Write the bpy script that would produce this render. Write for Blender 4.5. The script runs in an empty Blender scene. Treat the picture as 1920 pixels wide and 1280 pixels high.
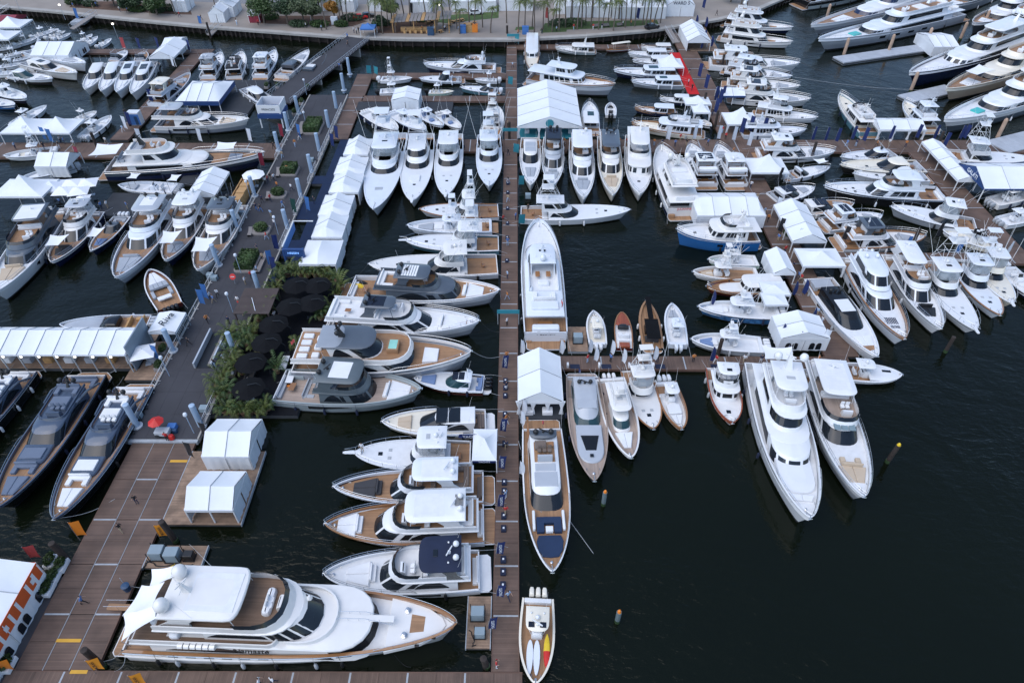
import bpy, math, random
from mathutils import Vector
R = math.radians
rnd = random.Random(7)
sc = bpy.context.scene
col = sc.collection
# ---------------------------------------------------------------- camera, sky, sun, exposure
FPX, CAM_H, YAW = 1280.0, 70.0, R(0.2)
PITCH = math.atan(1185 / 1280)
cam = bpy.data.objects.new('camera', bpy.data.cameras.new('camera')); col.objects.link(cam)
cam.data.sensor_width = 36; cam.data.lens = 24; cam.data.clip_end = 3000; cam.data.clip_start = 1
cam.location = (0, 0, CAM_H); cam.rotation_euler = (R(90) - PITCH, 0, YAW)
sc.camera = cam
SUN_EL, SUN_AZ = R(58), R(-125)
w = bpy.data.worlds.new('World'); sc.world = w; w.use_nodes = True
wn = w.node_tree.nodes; wl = w.node_tree.links
sky = wn.new('ShaderNodeTexSky'); sky.sky_type = 'NISHITA'; sky.sun_disc = False
sky.sun_elevation = SUN_EL; sky.sun_rotation = SUN_AZ; sky.air_density = 1.0; sky.dust_density = 0.9; sky.ozone_density = 2.6
wl.new(sky.outputs[0], wn['Background'].inputs[0]); wn['Background'].inputs[1].default_value = 0.15
sun = bpy.data.objects.new('sun', bpy.data.lights.new('sun', 'SUN')); col.objects.link(sun)
sun.data.energy = 1.5; sun.data.angle = R(75); sun.data.color = (1.0, 0.98, 0.96)
sd = Vector((math.sin(SUN_AZ) * math.cos(SUN_EL), math.cos(SUN_AZ) * math.cos(SUN_EL), math.sin(SUN_EL)))
sun.rotation_euler = (-sd).to_track_quat('-Z', 'Y').to_euler(); sun.location = sd * 300
vs = sc.view_settings; vs.view_transform = 'Standard'; vs.look = 'None'; vs.gamma = 1.0; vs.exposure = 0.5
sc.cycles.max_bounces = 6; sc.cycles.diffuse_bounces = 2; sc.cycles.glossy_bounces = 3; sc.cycles.use_denoising = True

# ---------------------------------------------------------------- survey: photo measurements to metres on the site
_f = Vector((-math.sin(YAW) * math.cos(PITCH), math.cos(YAW) * math.cos(PITCH), -math.sin(PITCH)))
_u = Vector((-math.sin(YAW) * math.sin(PITCH), math.cos(YAW) * math.sin(PITCH), math.cos(PITCH)))
_r = Vector((math.cos(YAW), math.sin(YAW), 0))
def P(px, py, z=0.0):
  d = _f + _r * ((px - 960) / FPX) + _u * ((640 - py) / FPX)
  k = (z - CAM_H) / d.z
  return Vector((d.x * k, d.y * k, z))

# ---------------------------------------------------------------- materials
M = {}
def mat(name, rgb, rough=0.5, metal=0.0, var=0.06, vscale=0.7, coat=0.0, bump=0.0, bscale=8.0, stripes=None, spec=None, alpha=None):
  """principled with soft object-space colour variation; stripes = (axis, period, dark, bumpdepth, groove width)"""
  m = bpy.data.materials.new(name); m.use_nodes = True; M[name] = m
  n, l = m.node_tree.nodes, m.node_tree.links
  b = n['Principled BSDF']
  b.inputs['Roughness'].default_value = rough; b.inputs['Metallic'].default_value = metal
  b.inputs['Coat Weight'].default_value = coat
  if spec is not None: b.inputs['Specular IOR Level'].default_value = spec
  tc = n.new('ShaderNodeTexCoord'); co = tc.outputs['Object']
  no = n.new('ShaderNodeTexNoise'); no.inputs['Scale'].default_value = vscale; no.inputs['Detail'].default_value = 5
  l.new(co, no.inputs['Vector'])
  mr = n.new('ShaderNodeMapRange'); mr.inputs[1].default_value = 0.3; mr.inputs[2].default_value = 0.7
  mr.inputs[3].default_value = 1 - var; mr.inputs[4].default_value = 1 + var
  l.new(no.outputs[0], mr.inputs[0])
  mx = n.new('ShaderNodeVectorMath'); mx.operation = 'SCALE'; mx.inputs[0].default_value = rgb
  l.new(mr.outputs[0], mx.inputs['Scale'])
  out = mx.outputs[0]
  h = None
  if stripes:
    ax, per, dark, bd, gw = stripes
    sp = n.new('ShaderNodeSeparateXYZ'); l.new(co, sp.inputs[0])
    dv = n.new('ShaderNodeMath'); dv.operation = 'DIVIDE'; dv.inputs[1].default_value = per; l.new(sp.outputs[ax], dv.inputs[0])
    fr = n.new('ShaderNodeMath'); fr.operation = 'FRACT'; l.new(dv.outputs[0], fr.inputs[0])
    lt = n.new('ShaderNodeMath'); lt.operation = 'GREATER_THAN'; lt.inputs[1].default_value = gw; l.new(fr.outputs[0], lt.inputs[0])
    fl = n.new('ShaderNodeMath'); fl.operation = 'FLOOR'; l.new(dv.outputs[0], fl.inputs[0])
    wn_ = n.new('ShaderNodeTexWhiteNoise'); wn_.noise_dimensions = '1D'; l.new(fl.outputs[0], wn_.inputs['W'])
    m2 = n.new('ShaderNodeMapRange'); m2.inputs[3].default_value = 0.86; m2.inputs[4].default_value = 1.14; l.new(wn_.outputs[0], m2.inputs[0])
    m3 = n.new('ShaderNodeMapRange'); m3.inputs[3].default_value = dark; m3.inputs[4].default_value = 1.0; l.new(lt.outputs[0], m3.inputs[0])
    mu = n.new('ShaderNodeMath'); mu.operation = 'MULTIPLY'; l.new(m2.outputs[0], mu.inputs[0]); l.new(m3.outputs[0], mu.inputs[1])
    s2 = n.new('ShaderNodeVectorMath'); s2.operation = 'SCALE'; l.new(out, s2.inputs[0]); l.new(mu.outputs[0], s2.inputs['Scale'])
    out = s2.outputs[0]; h = lt.outputs[0]; bump = bd
  l.new(out, b.inputs['Base Color'])
  if bump:
    bp = n.new('ShaderNodeBump'); bp.inputs['Strength'].default_value = 1.0; bp.inputs['Distance'].default_value = bump
    if h is None:
      nb = n.new('ShaderNodeTexNoise'); nb.inputs['Scale'].default_value = bscale; nb.inputs['Detail'].default_value = 3; l.new(co, nb.inputs['Vector']); h = nb.outputs[0]
    l.new(h, bp.inputs['Height']); l.new(bp.outputs[0], b.inputs['Normal'])
  if alpha is not None: b.inputs['Alpha'].default_value = alpha
  return m
mat('white', (0.74, 0.755, 0.77), 0.22, var=0.025, coat=0.3)
mat('cream', (0.78, 0.73, 0.62), 0.25, var=0.03, coat=0.3)
mat('nonskid', (0.72, 0.73, 0.74), 0.6, var=0.05, vscale=1.5, bump=0.004, bscale=40)
mat('cream_deck', (0.74, 0.69, 0.58), 0.6, var=0.05)
mat('grey_gel', (0.30, 0.33, 0.37), 0.28, var=0.04, coat=0.3)
mat('white_warm', (0.75, 0.74, 0.72), 0.2, var=0.03, coat=0.3)
mat('white_cool', (0.70, 0.74, 0.79), 0.2, var=0.03, coat=0.3)
mat('steel_blue', (0.065, 0.09, 0.135), 0.18, var=0.06, coat=0.3)
mat('cushion_slate', (0.13, 0.165, 0.23), 0.8, var=0.06)
mat('silver', (0.42, 0.45, 0.49), 0.25, var=0.04, coat=0.4)
mat('slate', (0.085, 0.105, 0.13), 0.28, var=0.06, coat=0.4)
mat('sage', (0.30, 0.35, 0.36), 0.3, var=0.04, coat=0.3)
mat('sage_dark', (0.10, 0.125, 0.14), 0.35, var=0.06)
mat('navy_gel', (0.010, 0.018, 0.055), 0.12, var=0.1, coat=0.5)
mat('blue_gel', (0.02, 0.13, 0.36), 0.15, var=0.06, coat=0.5)
mat('teal_gel', (0.10, 0.22, 0.27), 0.18, var=0.06, coat=0.4)
mat('black_gel', (0.012, 0.013, 0.015), 0.12, var=0.1, coat=0.5)
mat('maroon_gel', (0.10, 0.018, 0.015), 0.15, var=0.1, coat=0.5)
mat('seafoam_gel', (0.45, 0.62, 0.52), 0.2, var=0.04)
mat('purple_gel', (0.10, 0.055, 0.28), 0.15, var=0.3, vscale=0.4, coat=0.4)
mat('bluefish_gel', (0.05, 0.16, 0.34), 0.15, var=0.6, vscale=1.6, coat=0.4)
mat('bottom_paint', (0.016, 0.018, 0.022), 0.6, var=0.1)
mat('glass', (0.010, 0.014, 0.019), 0.06, var=0.15, coat=0.0)
mat('glass_teal', (0.02, 0.055, 0.065), 0.06, var=0.15)
mat('glass_pale', (0.20, 0.27, 0.30), 0.08, var=0.1)
mat('clear_vinyl', (0.42, 0.48, 0.52), 0.1, var=0.15, alpha=0.45)
mat('teak', (0.33, 0.185, 0.095), 0.55, var=0.10, vscale=1.2, stripes=(1, 0.14, 0.72, 0.002, 0.12))
mat('teak_grey', (0.37, 0.29, 0.24), 0.6, var=0.10, stripes=(1, 0.14, 0.75, 0.002, 0.12))
mat('teak_dark', (0.20, 0.125, 0.08), 0.6, var=0.12, stripes=(1, 0.14, 0.75, 0.002, 0.12))
mat('varnish', (0.30, 0.145, 0.06), 0.2, var=0.12, coat=0.5)
mat('mahogany', (0.30, 0.075, 0.03), 0.12, var=0.15, coat=0.7, stripes=(1, 0.12, 0.6, 0.0, 0.06))
mat('cushion_white', (0.74, 0.75, 0.76), 0.75, var=0.05)
mat('cushion_grey', (0.36, 0.39, 0.43), 0.8, var=0.06)
mat('cushion_dark', (0.045, 0.045, 0.05), 0.8, var=0.1)
mat('cushion_brown', (0.16, 0.125, 0.105), 0.8, var=0.08)
mat('cushion_tan', (0.52, 0.42, 0.31), 0.8, var=0.06)
mat('cushion_navy', (0.010, 0.028, 0.075), 0.8, var=0.12)
mat('cushion_blue', (0.16, 0.24, 0.42), 0.8, var=0.06)
mat('canvas_navy', (0.010, 0.017, 0.045), 0.85, var=0.15)
mat('canvas_black', (0.006, 0.0065, 0.008), 0.9, var=0.2, spec=0.15)
mat('canvas_white', (0.80, 0.81, 0.83), 0.7, var=0.04, bump=0.02, bscale=2.0)
mat('tent_white', (0.74, 0.77, 0.80), 0.55, var=0.03, vscale=0.5, bump=0.03, bscale=0.9)
mat('tent_blue', (0.02, 0.06, 0.19), 0.6, var=0.08)
mat('tent_grey', (0.22, 0.27, 0.32), 0.6, var=0.08)
mat('tent_orange', (0.62, 0.10, 0.02), 0.6, var=0.06)
mat('steel', (0.62, 0.63, 0.64), 0.2, metal=0.8, var=0.03)
mat('tube_white', (0.78, 0.79, 0.80), 0.3, var=0.02)
mat('black', (0.014, 0.015, 0.017), 0.4, var=0.15)
mat('black_gloss', (0.010, 0.011, 0.013), 0.15, var=0.1)
mat('solar', (0.012, 0.016, 0.028), 0.15, var=0.2)
mat('rubber_grey', (0.40, 0.42, 0.44), 0.6, var=0.05)
mat('yellow', (0.75, 0.52, 0.03), 0.5)
mat('lime', (0.55, 0.75, 0.05), 0.5)
mat('orange', (0.75, 0.22, 0.02), 0.55)
mat('red', (0.55, 0.02, 0.015), 0.5)
mat('crimson', (0.22, 0.02, 0.04), 0.6)
mat('red_carpet', (0.50, 0.010, 0.012), 0.95, var=0.12, vscale=2)
mat('flag_navy', (0.014, 0.030, 0.13), 0.7, var=0.06)
mat('flag_blue', (0.05, 0.16, 0.42), 0.7, var=0.06)
mat('flag_teal', (0.03, 0.24, 0.30), 0.7, var=0.06)
mat('flag_white', (0.70, 0.74, 0.80), 0.7, var=0.04)
mat('flag_green', (0.01, 0.06, 0.05), 0.7, var=0.06)
mat('flag_black', (0.013, 0.014, 0.018), 0.7)
mat('flag_orange', (0.80, 0.30, 0.02), 0.7, var=0.05)
mat('flag_red', (0.55, 0.09, 0.09), 0.7)
mat('jacuzzi', (0.30, 0.62, 0.52), 0.1, var=0.1)
mat('pool_teal', (0.05, 0.45, 0.42), 0.3)
mat('dock_brown', (0.125, 0.080, 0.060), 0.7, var=0.32, vscale=0.3, stripes=(1, 0.17, 0.72, 0.004, 0.14))
mat('dock_brown_x', (0.125, 0.080, 0.060), 0.7, var=0.32, vscale=0.3, stripes=(0, 0.17, 0.72, 0.004, 0.14))
mat('dock_wood', (0.26, 0.175, 0.12), 0.75, var=0.35, vscale=0.9, stripes=(1, 0.15, 0.55, 0.006, 0.12))
mat('dock_edge', (0.13, 0.075, 0.055), 0.7, var=0.12)
mat('dock_float', (0.06, 0.065, 0.07), 0.8, var=0.15)
mat('joint_white', (0.34, 0.37, 0.40), 0.5, var=0.12, vscale=2)
mat('joint_yellow', (0.62, 0.33, 0.03), 0.6, var=0.1)
mat('promenade', (0.043, 0.043, 0.050), 0.8, var=0.14, vscale=0.35, bump=0.004, bscale=6)
mat('concrete', (0.36, 0.345, 0.32), 0.85, var=0.14, vscale=0.3)
mat('concrete_float', (0.38, 0.41, 0.45), 0.8, var=0.10, vscale=0.6)
mat('bench_grey', (0.24, 0.22, 0.21), 0.75, var=0.1)
mat('pave', (0.27, 0.235, 0.205), 0.85, var=0.13, vscale=0.15)
mat('road_grey', (0.20, 0.20, 0.21), 0.85, var=0.1, vscale=0.2)
mat('deck_black', (0.007, 0.008, 0.011), 0.85, var=0.3, vscale=0.4, spec=0.15)
mat('carpet_blue', (0.004, 0.017, 0.055), 0.95, var=0.14, vscale=1.0)
mat('carpet_dark', (0.035, 0.040, 0.048), 0.95, var=0.14)
mat('rattan', (0.055, 0.05, 0.048), 0.8, var=0.15)
mat('pergola_brown', (0.075, 0.055, 0.05), 0.7, var=0.1)
mat('timber', (0.46, 0.27, 0.11), 0.6, var=0.15, vscale=2)
mat('piling_blue', (0.34, 0.45, 0.58), 0.45, var=0.08)
mat('piling_dark', (0.035, 0.026, 0.022), 0.85, var=0.3, vscale=2)
mat('piling_tan', (0.46, 0.32, 0.23), 0.7, var=0.15)
mat('piling_grey', (0.13, 0.17, 0.18), 0.7, var=0.25, vscale=3)
mat('galv', (0.50, 0.54, 0.58), 0.4, metal=0.3, var=0.06)
mat('transformer', (0.24, 0.31, 0.35), 0.45, var=0.08)
mat('bluebin', (0.02, 0.06, 0.13), 0.5)
mat('pot', (0.30, 0.18, 0.11), 0.8, var=0.15)
mat('soil', (0.06, 0.04, 0.03), 0.95)
mat('grass', (0.06, 0.10, 0.028), 0.9, var=0.25, vscale=0.6, bump=0.05, bscale=5)
mat('mulch', (0.10, 0.055, 0.035), 0.95, var=0.25)
mat('leaf', (0.035, 0.070, 0.014), 0.6, var=0.45, vscale=1.2)
mat('leaf_dark', (0.025, 0.052, 0.018), 0.6, var=0.45, vscale=0.8)
mat('leaf_palm', (0.075, 0.10, 0.015), 0.55, var=0.45, vscale=1.5)
mat('leaf_olive', (0.06, 0.085, 0.035), 0.6, var=0.4, vscale=0.9)
mat('leaf_autumn', (0.30, 0.14, 0.02), 0.6, var=0.4, vscale=0.9)
mat('bark', (0.13, 0.105, 0.085), 0.9, var=0.2, vscale=3)
mat('skin', (0.45, 0.27, 0.19), 0.6)
for nm, c in dict(cl_white=(0.7, 0.72, 0.75), cl_blue=(0.10, 0.2, 0.45), cl_navy=(0.02, 0.03, 0.07), cl_red=(0.5, 0.03, 0.03), cl_black=(0.015, 0.015, 0.018), cl_khaki=(0.35, 0.28, 0.19), cl_pale=(0.35, 0.48, 0.65), cl_orange=(0.55, 0.2, 0.05), hair=(0.03, 0.02, 0.015), hair_grey=(0.3, 0.28, 0.26)).items():
  mat(nm, c, 0.8)
# lamps that are lit
def lampmat(name, rgb, s):
  m = mat(name, rgb, 0.4); b = m.node_tree.nodes['Principled BSDF']
  b.inputs['Emission Color'].default_value = (*rgb, 1); b.inputs['Emission Strength'].default_value = s
lampmat('lamp_lit', (1.0, 0.93, 0.8), 3.0)
lampmat('sign_lit', (0.25, 0.5, 1.0), 0.8)

# ---------------------------------------------------------------- mesh building
def clamp(x, a=0.0, b=1.0): return a if x < a else b if x > b else x
class MB:
  def __init__(s): s.v = []; s.f = []; s.m = []; s.cur = 0
  def grid(s, rows, closed=False, flip=False):
    b = len(s.v); n = len(rows[0])
    for r in rows: s.v += [tuple(p) for p in r]
    for i in range(len(rows) - 1):
      for j in range(n if closed else n - 1):
        a, c = b + i * n + j, b + i * n + (j + 1) % n
        q = (a, c, c + n, a + n)
        s.f.append(q[::-1] if flip else q); s.m.append(s.cur)
    return b
  def poly(s, pts, flip=False):
    b = len(s.v); s.v += [tuple(p) for p in pts]
    t = tuple(range(b, b + len(pts))); s.f.append(t[::-1] if flip else t); s.m.append(s.cur)
  def loft(s, rings, caps=True):
    s.grid(rings, closed=True)
    if caps: s.poly(rings[0], True); s.poly(rings[-1])
  def box(s, x0, x1, y0, y1, z0, z1):
    r = lambda z: [(x0, y0, z), (x1, y0, z), (x1, y1, z), (x0, y1, z)]
    s.loft([r(z0), r(z1)])
  def rbox(s, x0, x1, y0, y1, z0, z1, b=0.08, c=None, taper=0.0):
    """box with cut corners and a rounded top edge"""
    if x1 < x0: x0, x1 = x1, x0
    if y1 < y0: y0, y1 = y1, y0
    c = b if c is None else c
    lim = 0.45 * min(x1 - x0, y1 - y0); b = min(b, lim, 0.9 * (z1 - z0)); c = min(c, lim)
    def r(z, i, k):
      a0, a1, c0, c1 = x0 + i, x1 - i, y0 + i, y1 - i
      d = max(0.005, c - i * 0.4)
      e = d * 0.3
      return [(a0 + d, c0, z), (a1 - d, c0, z), (a1 - e, c0 + e, z), (a1, c0 + d, z), (a1, c1 - d, z), (a1 - e, c1 - e, z), (a1 - d, c1, z), (a0 + d, c1, z), (a0 + e, c1 - e, z), (a0, c1 - d, z), (a0, c0 + d, z), (a0 + e, c0 + e, z)]
    s.loft([r(z0, taper * 0, 0), r(z1 - b, taper, 0), r(z1 - b * 0.3, taper + b * 0.3, 0), r(z1, taper + b, 0)])
  def tube(s, pts, r, n=5, r2=None, cap=True):
    pts = [Vector(p) for p in pts]; rings = []
    for i, p in enumerate(pts):
      d = (pts[min(i + 1, len(pts) - 1)] - pts[max(i - 1, 0)]).normalized()
      a = d.orthogonal().normalized() if abs(d.z) > 0.95 else d.cross(Vector((0, 0, 1))).normalized()
      c = d.cross(a)
      rr = r if r2 is None else r + (r2 - r) * i / (len(pts) - 1)
      rings.append([p + (a * math.cos(k * 2 * math.pi / n) + c * math.sin(k * 2 * math.pi / n)) * rr for k in range(n)])
    s.loft(rings, cap)
  def lathe(s, cx, cy, prof, n=12):
    rings = [[(cx + r * math.cos(k * 2 * math.pi / n), cy + r * math.sin(k * 2 * math.pi / n), z) for k in range(n)] for r, z in prof]
    s.loft(rings)
  def build(s, name, mats, parent=None, ang=35, smooth=True):
    me = bpy.data.meshes.new(name); me.from_pydata(s.v, [], s.f)
    mats = mats if isinstance(mats, (list, tuple)) else [mats]
    for m in mats: me.materials.append(M[m])
    if len(mats) > 1: me.polygons.foreach_set('material_index', s.m)
    if smooth:
      me.polygons.foreach_set('use_smooth', [True] * len(me.polygons)); me.set_sharp_from_angle(angle=R(ang))
    return link(name, me, parent)
def link(name, me, parent=None):
  o = bpy.data.objects.new(name, me); col.objects.link(o)
  if parent is not None: o.parent = parent
  return o
def one(name, m, parent, fn, *a, **k):
  b = MB(); getattr(b, fn)(*a, **k); return b.build(name, m, parent)
def tag(o, label=None, cat=None, group=None, kind=None):
  if label: o['label'] = label
  if cat: o['category'] = cat
  if group: o['group'] = group
  if kind: o['kind'] = kind
  return o
def empty(name, loc, rz=0.0, **k):
  o = bpy.data.objects.new(name, None); col.objects.link(o); o.empty_display_size = 0.3
  o.location = loc; o.rotation_euler = (0, 0, rz); return tag(o, **k)
def copy_tree(o, parent=None):
  c = o.copy(); col.objects.link(c); c.parent = parent
  for ch in [x for x in KIDS.get(o.name, [])]: copy_tree(ch, c)
  return c
KIDS = {}
def remember(root):
  KIDS[root.name] = list(root.children)
  for c in root.children: remember(c)
# lettering: meshes made once, before the scene grows
TXT = {}
def text_mesh(s, bold=False, shear=0.0):
  k = (s, bold, shear)
  if k not in TXT:
    c = bpy.data.curves.new('lettering', 'FONT'); c.body = s; c.align_x = 'CENTER'; c.align_y = 'CENTER'; c.extrude = 0.01; c.shear = shear
    if bold: c.offset = 0.02
    c.resolution_u = 2
    o = bpy.data.objects.new('lettering', c); col.objects.link(o)
    dg = bpy.context.evaluated_depsgraph_get()
    me = bpy.data.meshes.new_from_object(o.evaluated_get(dg)); me.name = 'lettering'
    bpy.data.objects.remove(o); TXT[k] = me
  return TXT[k]
for t in ['Namasté', 'Passion', 'YACHTS', 'Riva', 'WARD 5', 'GALATI', 'JULIANNE', 'MORAN', 'PRINCESS', 'HEESEN', 'Luna']:
  text_mesh(t, t in ('YACHTS', 'GALATI', 'MORAN', 'Namasté'), 0.25 if t in ('Namasté', 'Passion', 'Riva', 'Luna') else 0)
def lettering(s, m, parent, o, xd, size, nrm):
  """words lying in the plane with normal nrm, reading along xd, centred at o (parent space)"""
  k = next(kk for kk in TXT if kk[0] == s)
  me = TXT[k].copy(); me.materials.clear(); me.materials.append(M[m])
  ob = link('lettering', me, parent)
  X = Vector(xd).normalized(); Z = Vector(nrm).normalized(); Y = Z.cross(X)
  from mathutils import Matrix
  mt = Matrix((X, Y, Z)).transposed().to_4x4(); mt.translation = Vector(o)
  ob.matrix_local = mt @ Matrix.Scale(size, 4)
  return ob
# ---------------------------------------------------------------- boats: a kit of parts, +x towards the bow, z = 0 at the waterline
class Cab:
  """rounded-nose outline that rises from t=0 to t=1; u runs port aft -> nose -> starboard aft"""
  US = 0.37
  def __init__(s, xa, xf, w, z0, z1, rake=0.0, raka=0.0, tum=0.1, nose=None, n=2.4, wa=None):
    s.xa, s.xf, s.w, s.z0, s.z1, s.rake, s.raka, s.tum, s.n = xa, xf, w, z0, z1, rake, raka, tum, n
    s.nose = min(nose if nose is not None else w, 0.9 * (xf - xa)); s.wa = w if wa is None else wa
  def pt(s, u, t, ins=0.0):
    xa = s.xa + s.raka * t + ins; xf = s.xf - s.rake * t - ins
    k = 1 - s.tum * t; w = s.w * k - ins; wa = s.wa * k - ins
    xm = xf - min(s.nose, 0.9 * (xf - xa)); z = s.z0 + (s.z1 - s.z0) * t
    if u <= s.US: q = u / s.US; return Vector((xa + (xm - xa) * q, wa + (w - wa) * q, z))
    if u >= 1 - s.US: q = (1 - u) / s.US; return Vector((xa + (xm - xa) * q, -wa - (w - wa) * q, z))
    a = (u - s.US) / (1 - 2 * s.US) * math.pi; c, d = math.cos(a), math.sin(a); e = 2 / s.n
    return Vector((xm + (xf - xm) * abs(d) ** e, w * math.copysign(abs(c) ** e, c), z))
  def us(s, k=11, m=4):
    return [s.US * i / m for i in range(m)] + [s.US + (1 - 2 * s.US) * i / (k - 1) for i in range(k)] + [1 - s.US * (m - 1 - i) / m for i in range(m)]
  def body(s, mb, crown=0.08, ts=(0, 1), edge=0.06, k=11):
    U = s.us(k)
    rings = [[s.pt(u, t) for u in U] for t in ts]
    top = [s.pt(u, 1, edge) + Vector((0, 0, crown * 0.6)) for u in U]
    rings.append(top)
    cx = sum(p.x for p in top) / len(top)
    rings.append([Vector((cx + (p.x - cx) * 0.5, p.y * 0.5, p.z + crown * 0.4)) for p in top])
    mb.grid(rings, closed=True, flip=True); mb.poly(rings[-1], True); mb.poly(rings[0])
  def pane(s, mb, u0, u1, t0, t1, nu=6, off=0.025, th=0.04):
    T0 = t0 if callable(t0) else (lambda q: t0); T1 = t1 if callable(t1) else (lambda q: t1)
    patch(mb, s.pt, u0, u1, T0, T1, nu, 2, off, th)
def patch(mb, fn, u0, u1, T0, T1, nu, nv, off, th=0.04):
  rows = []
  for j in range(nv + 1):
    row = []
    for i in range(nu + 1):
      q = i / nu; u = u0 + (u1 - u0) * q; a, b = T0(q), T1(q); t = a + (b - a) * j / nv
      p = fn(u, t); e = 1e-3
      du = fn(min(u + e, 1), t) - fn(max(u - e, 0), t); dv = fn(u, t + e) - fn(u, t - e)
      nn = dv.cross(du)
      nn = nn.normalized() if nn.length > 1e-12 else Vector((0, 0, 1))
      row.append((p, nn))
    rows.append(row)
  c = rows[nv // 2][nu // 2]
  sg = 1
  out = [[p + nn * off * sg for p, nn in r] for r in rows]
  mb.grid(out, flip=True)
  rim = out[0] + [r[-1] for r in out[1:]] + out[-1][-2::-1] + [r[0] for r in out[-2:0:-1]]
  rin = [(p - nn * th) for p, nn in (rows[0] + [r[-1] for r in rows[1:]] + rows[-1][-2::-1] + [r[0] for r in rows[-2:0:-1]])]
  mb.grid([rim, rin], closed=True)

class Boat:
  def __init__(s, name, bow, stern, label, cat='yacht', group=None, B=None, zb=None, zs=0.45, Lmul=1.0):
    A = P(*stern, zs); zz = 1.6
    for _ in range(4):
      Q = P(*bow, zz); s.L = (Vector((Q.x, Q.y)) - Vector((A.x, A.y))).length
      zz = zb if zb else clamp(0.088 * s.L + 0.5, 0.9, 4.8)
    s.zb = zz; s.rz = math.atan2(Q.y - A.y, Q.x - A.x); s.A = A
    s.B = B or s.L * (0.34 if s.L < 9 else 0.32 if s.L < 13 else 0.295 if s.L < 20 else 0.26 if s.L < 27 else 0.215)
    s.root = empty(name, (A.x, A.y, 0), s.rz, label=label, cat=cat, group=group)
    s.wt = rnd.choice(('white', 'white', 'white_warm', 'white_cool'))
  def add(s, name, m, mb, parent=None):
    if m == 'white': m = s.wt
    elif isinstance(m, list): m = [s.wt if x == 'white' else x for x in m]
    return mb.build(name, m, parent or s.root)
  # ---- hull and decks
  def hull(s, color='white', fs=None, bw=0.45, cap='white', boot='bottom_paint', x0=0.05, ws=0.9, s0=0.42, p=2.1, e=0.85, flb=0.35, rake=0.07, capw=0.14, band=None, sheer=1.5, second=None):
    L = s.L; s.x0 = x0 * L; s.fs = fs if fs else s.zb * 0.62; s.bw = bw; s.capw = capw
    hbm = s.B / 2
    def hb(q):
      if q < s0: return hbm * (ws + (1 - ws) * math.sin(math.pi / 2 * q / s0))
      return max(0.015 * hbm, hbm * (1 - ((q - s0) / (1 - s0)) ** p) ** e)
    s.hb = hb
    s.zs = lambda q: s.fs + (s.zb - s.fs) * q ** sheer
    def pt(q, t, sg=1):
      g = clamp((q - 0.55) / 0.45) ** 1.4; fl = 0.96 - (0.96 - flb) * q ** 2.2
      tt = clamp(t)
      x = s.x0 + (L - s.x0) * q - rake * L * (1 - tt) * g
      y = hb(q) * (fl + (1 - fl) * tt ** 0.8)
      if t < 0: return Vector((x - 0.05 * L * g, sg * y * 0.75, t * 0.7))
      return Vector((x, sg * y, s.zs(q) * t))
    s.hpt = pt
    qs = [0, .06, .12, .2, .3, .4, .5, .58, .66, .73, .79, .84, .88, .915, .945, .97, .988, 1.0]; s.qs = qs
    mb = MB(); ts = [-0.6, 0.0, 0.13, 0.5, 0.78, 1.0]
    mats = [color, boot, second or color]
    for sg in (1, -1):
      for k in range(len(ts) - 1):
        mb.cur = 1 if k <= 1 else (2 if second and k == 2 else 0)
        mb.grid([[pt(q, ts[k], sg) for q in qs], [pt(q, ts[k + 1], sg) for q in qs]], flip=sg > 0)
    mb.cur = 0
    for k in range(len(ts) - 1):   # transom and stem close the two sides
      mb.cur = 1 if k <= 1 else 0
      mb.poly([pt(0, ts[k], 1), pt(0, ts[k], -1), pt(0, ts[k + 1], -1), pt(0, ts[k + 1], 1)], True)
      mb.poly([pt(1, ts[k], 1), pt(1, ts[k], -1), pt(1, ts[k + 1], -1), pt(1, ts[k + 1], 1)])
    s.hullo = s.add('hull', mats, mb)
    mb = MB()
    qi = [max(q, 0.012) for q in qs]
    inner = lambda q: max(hb(q) - capw, 0.004)
    s.inner = inner
    rows = []
    for sg in (1, -1):
      o_ = [pt(q, 1, sg) + Vector((0, 0, 0.004)) for q in qs]
      i_ = [Vector((min(pt(q, 1).x, L - capw * 1.3), sg * inner(q), s.zs(q) + 0.03)) for q in qi]
      i2 = [Vector((p_.x, p_.y, p_.z - bw - 0.1)) for p_ in i_]
      lo = [p_ - Vector((0, 0, 0.10)) + Vector((0, sg * 0.035, 0)) for p_ in o_]
      o2 = [p_ + Vector((0, sg * 0.035, 0)) for p_ in o_]
      mb.grid([lo, o2, i_, i2], flip=sg < 0)
    s.capo = s.add('cap_rail', cap, mb)
    rm = rnd.choice(('steel', 'black', 'rubber_grey')); fm = rnd.choice(('black', 'canvas_navy', 'white', 'rubber_grey'))
    if L > 10:
      for sg in (1, -1):
        s.fenders((.22, .48) if L < 18 else (.16, .36, .58), sg, fm)
        mb = MB(); y_ = sg * hb(.02); mb.tube([(s.x0 + .3, y_ * .95, s.zs(0) + .05), (s.x0 * .4 - .2, y_ * 1.05, .95), (-1.3, y_ * 1.15, .6)], .022, 4); s.add('stern_line', 'rubber_grey', mb)
    for sg in (1, -1):
      mb = MB(); mb.tube([pt(q, .84, sg) + Vector((0, sg * .01, 0)) for q in qs[:-1]], .045, 4); s.add('rub_rail', rm, mb)
    return s
  def dz(s, q): return s.zs(q) - s.bw
  def q(s, x): return clamp((x - s.x0) / (s.L - s.x0))
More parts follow.
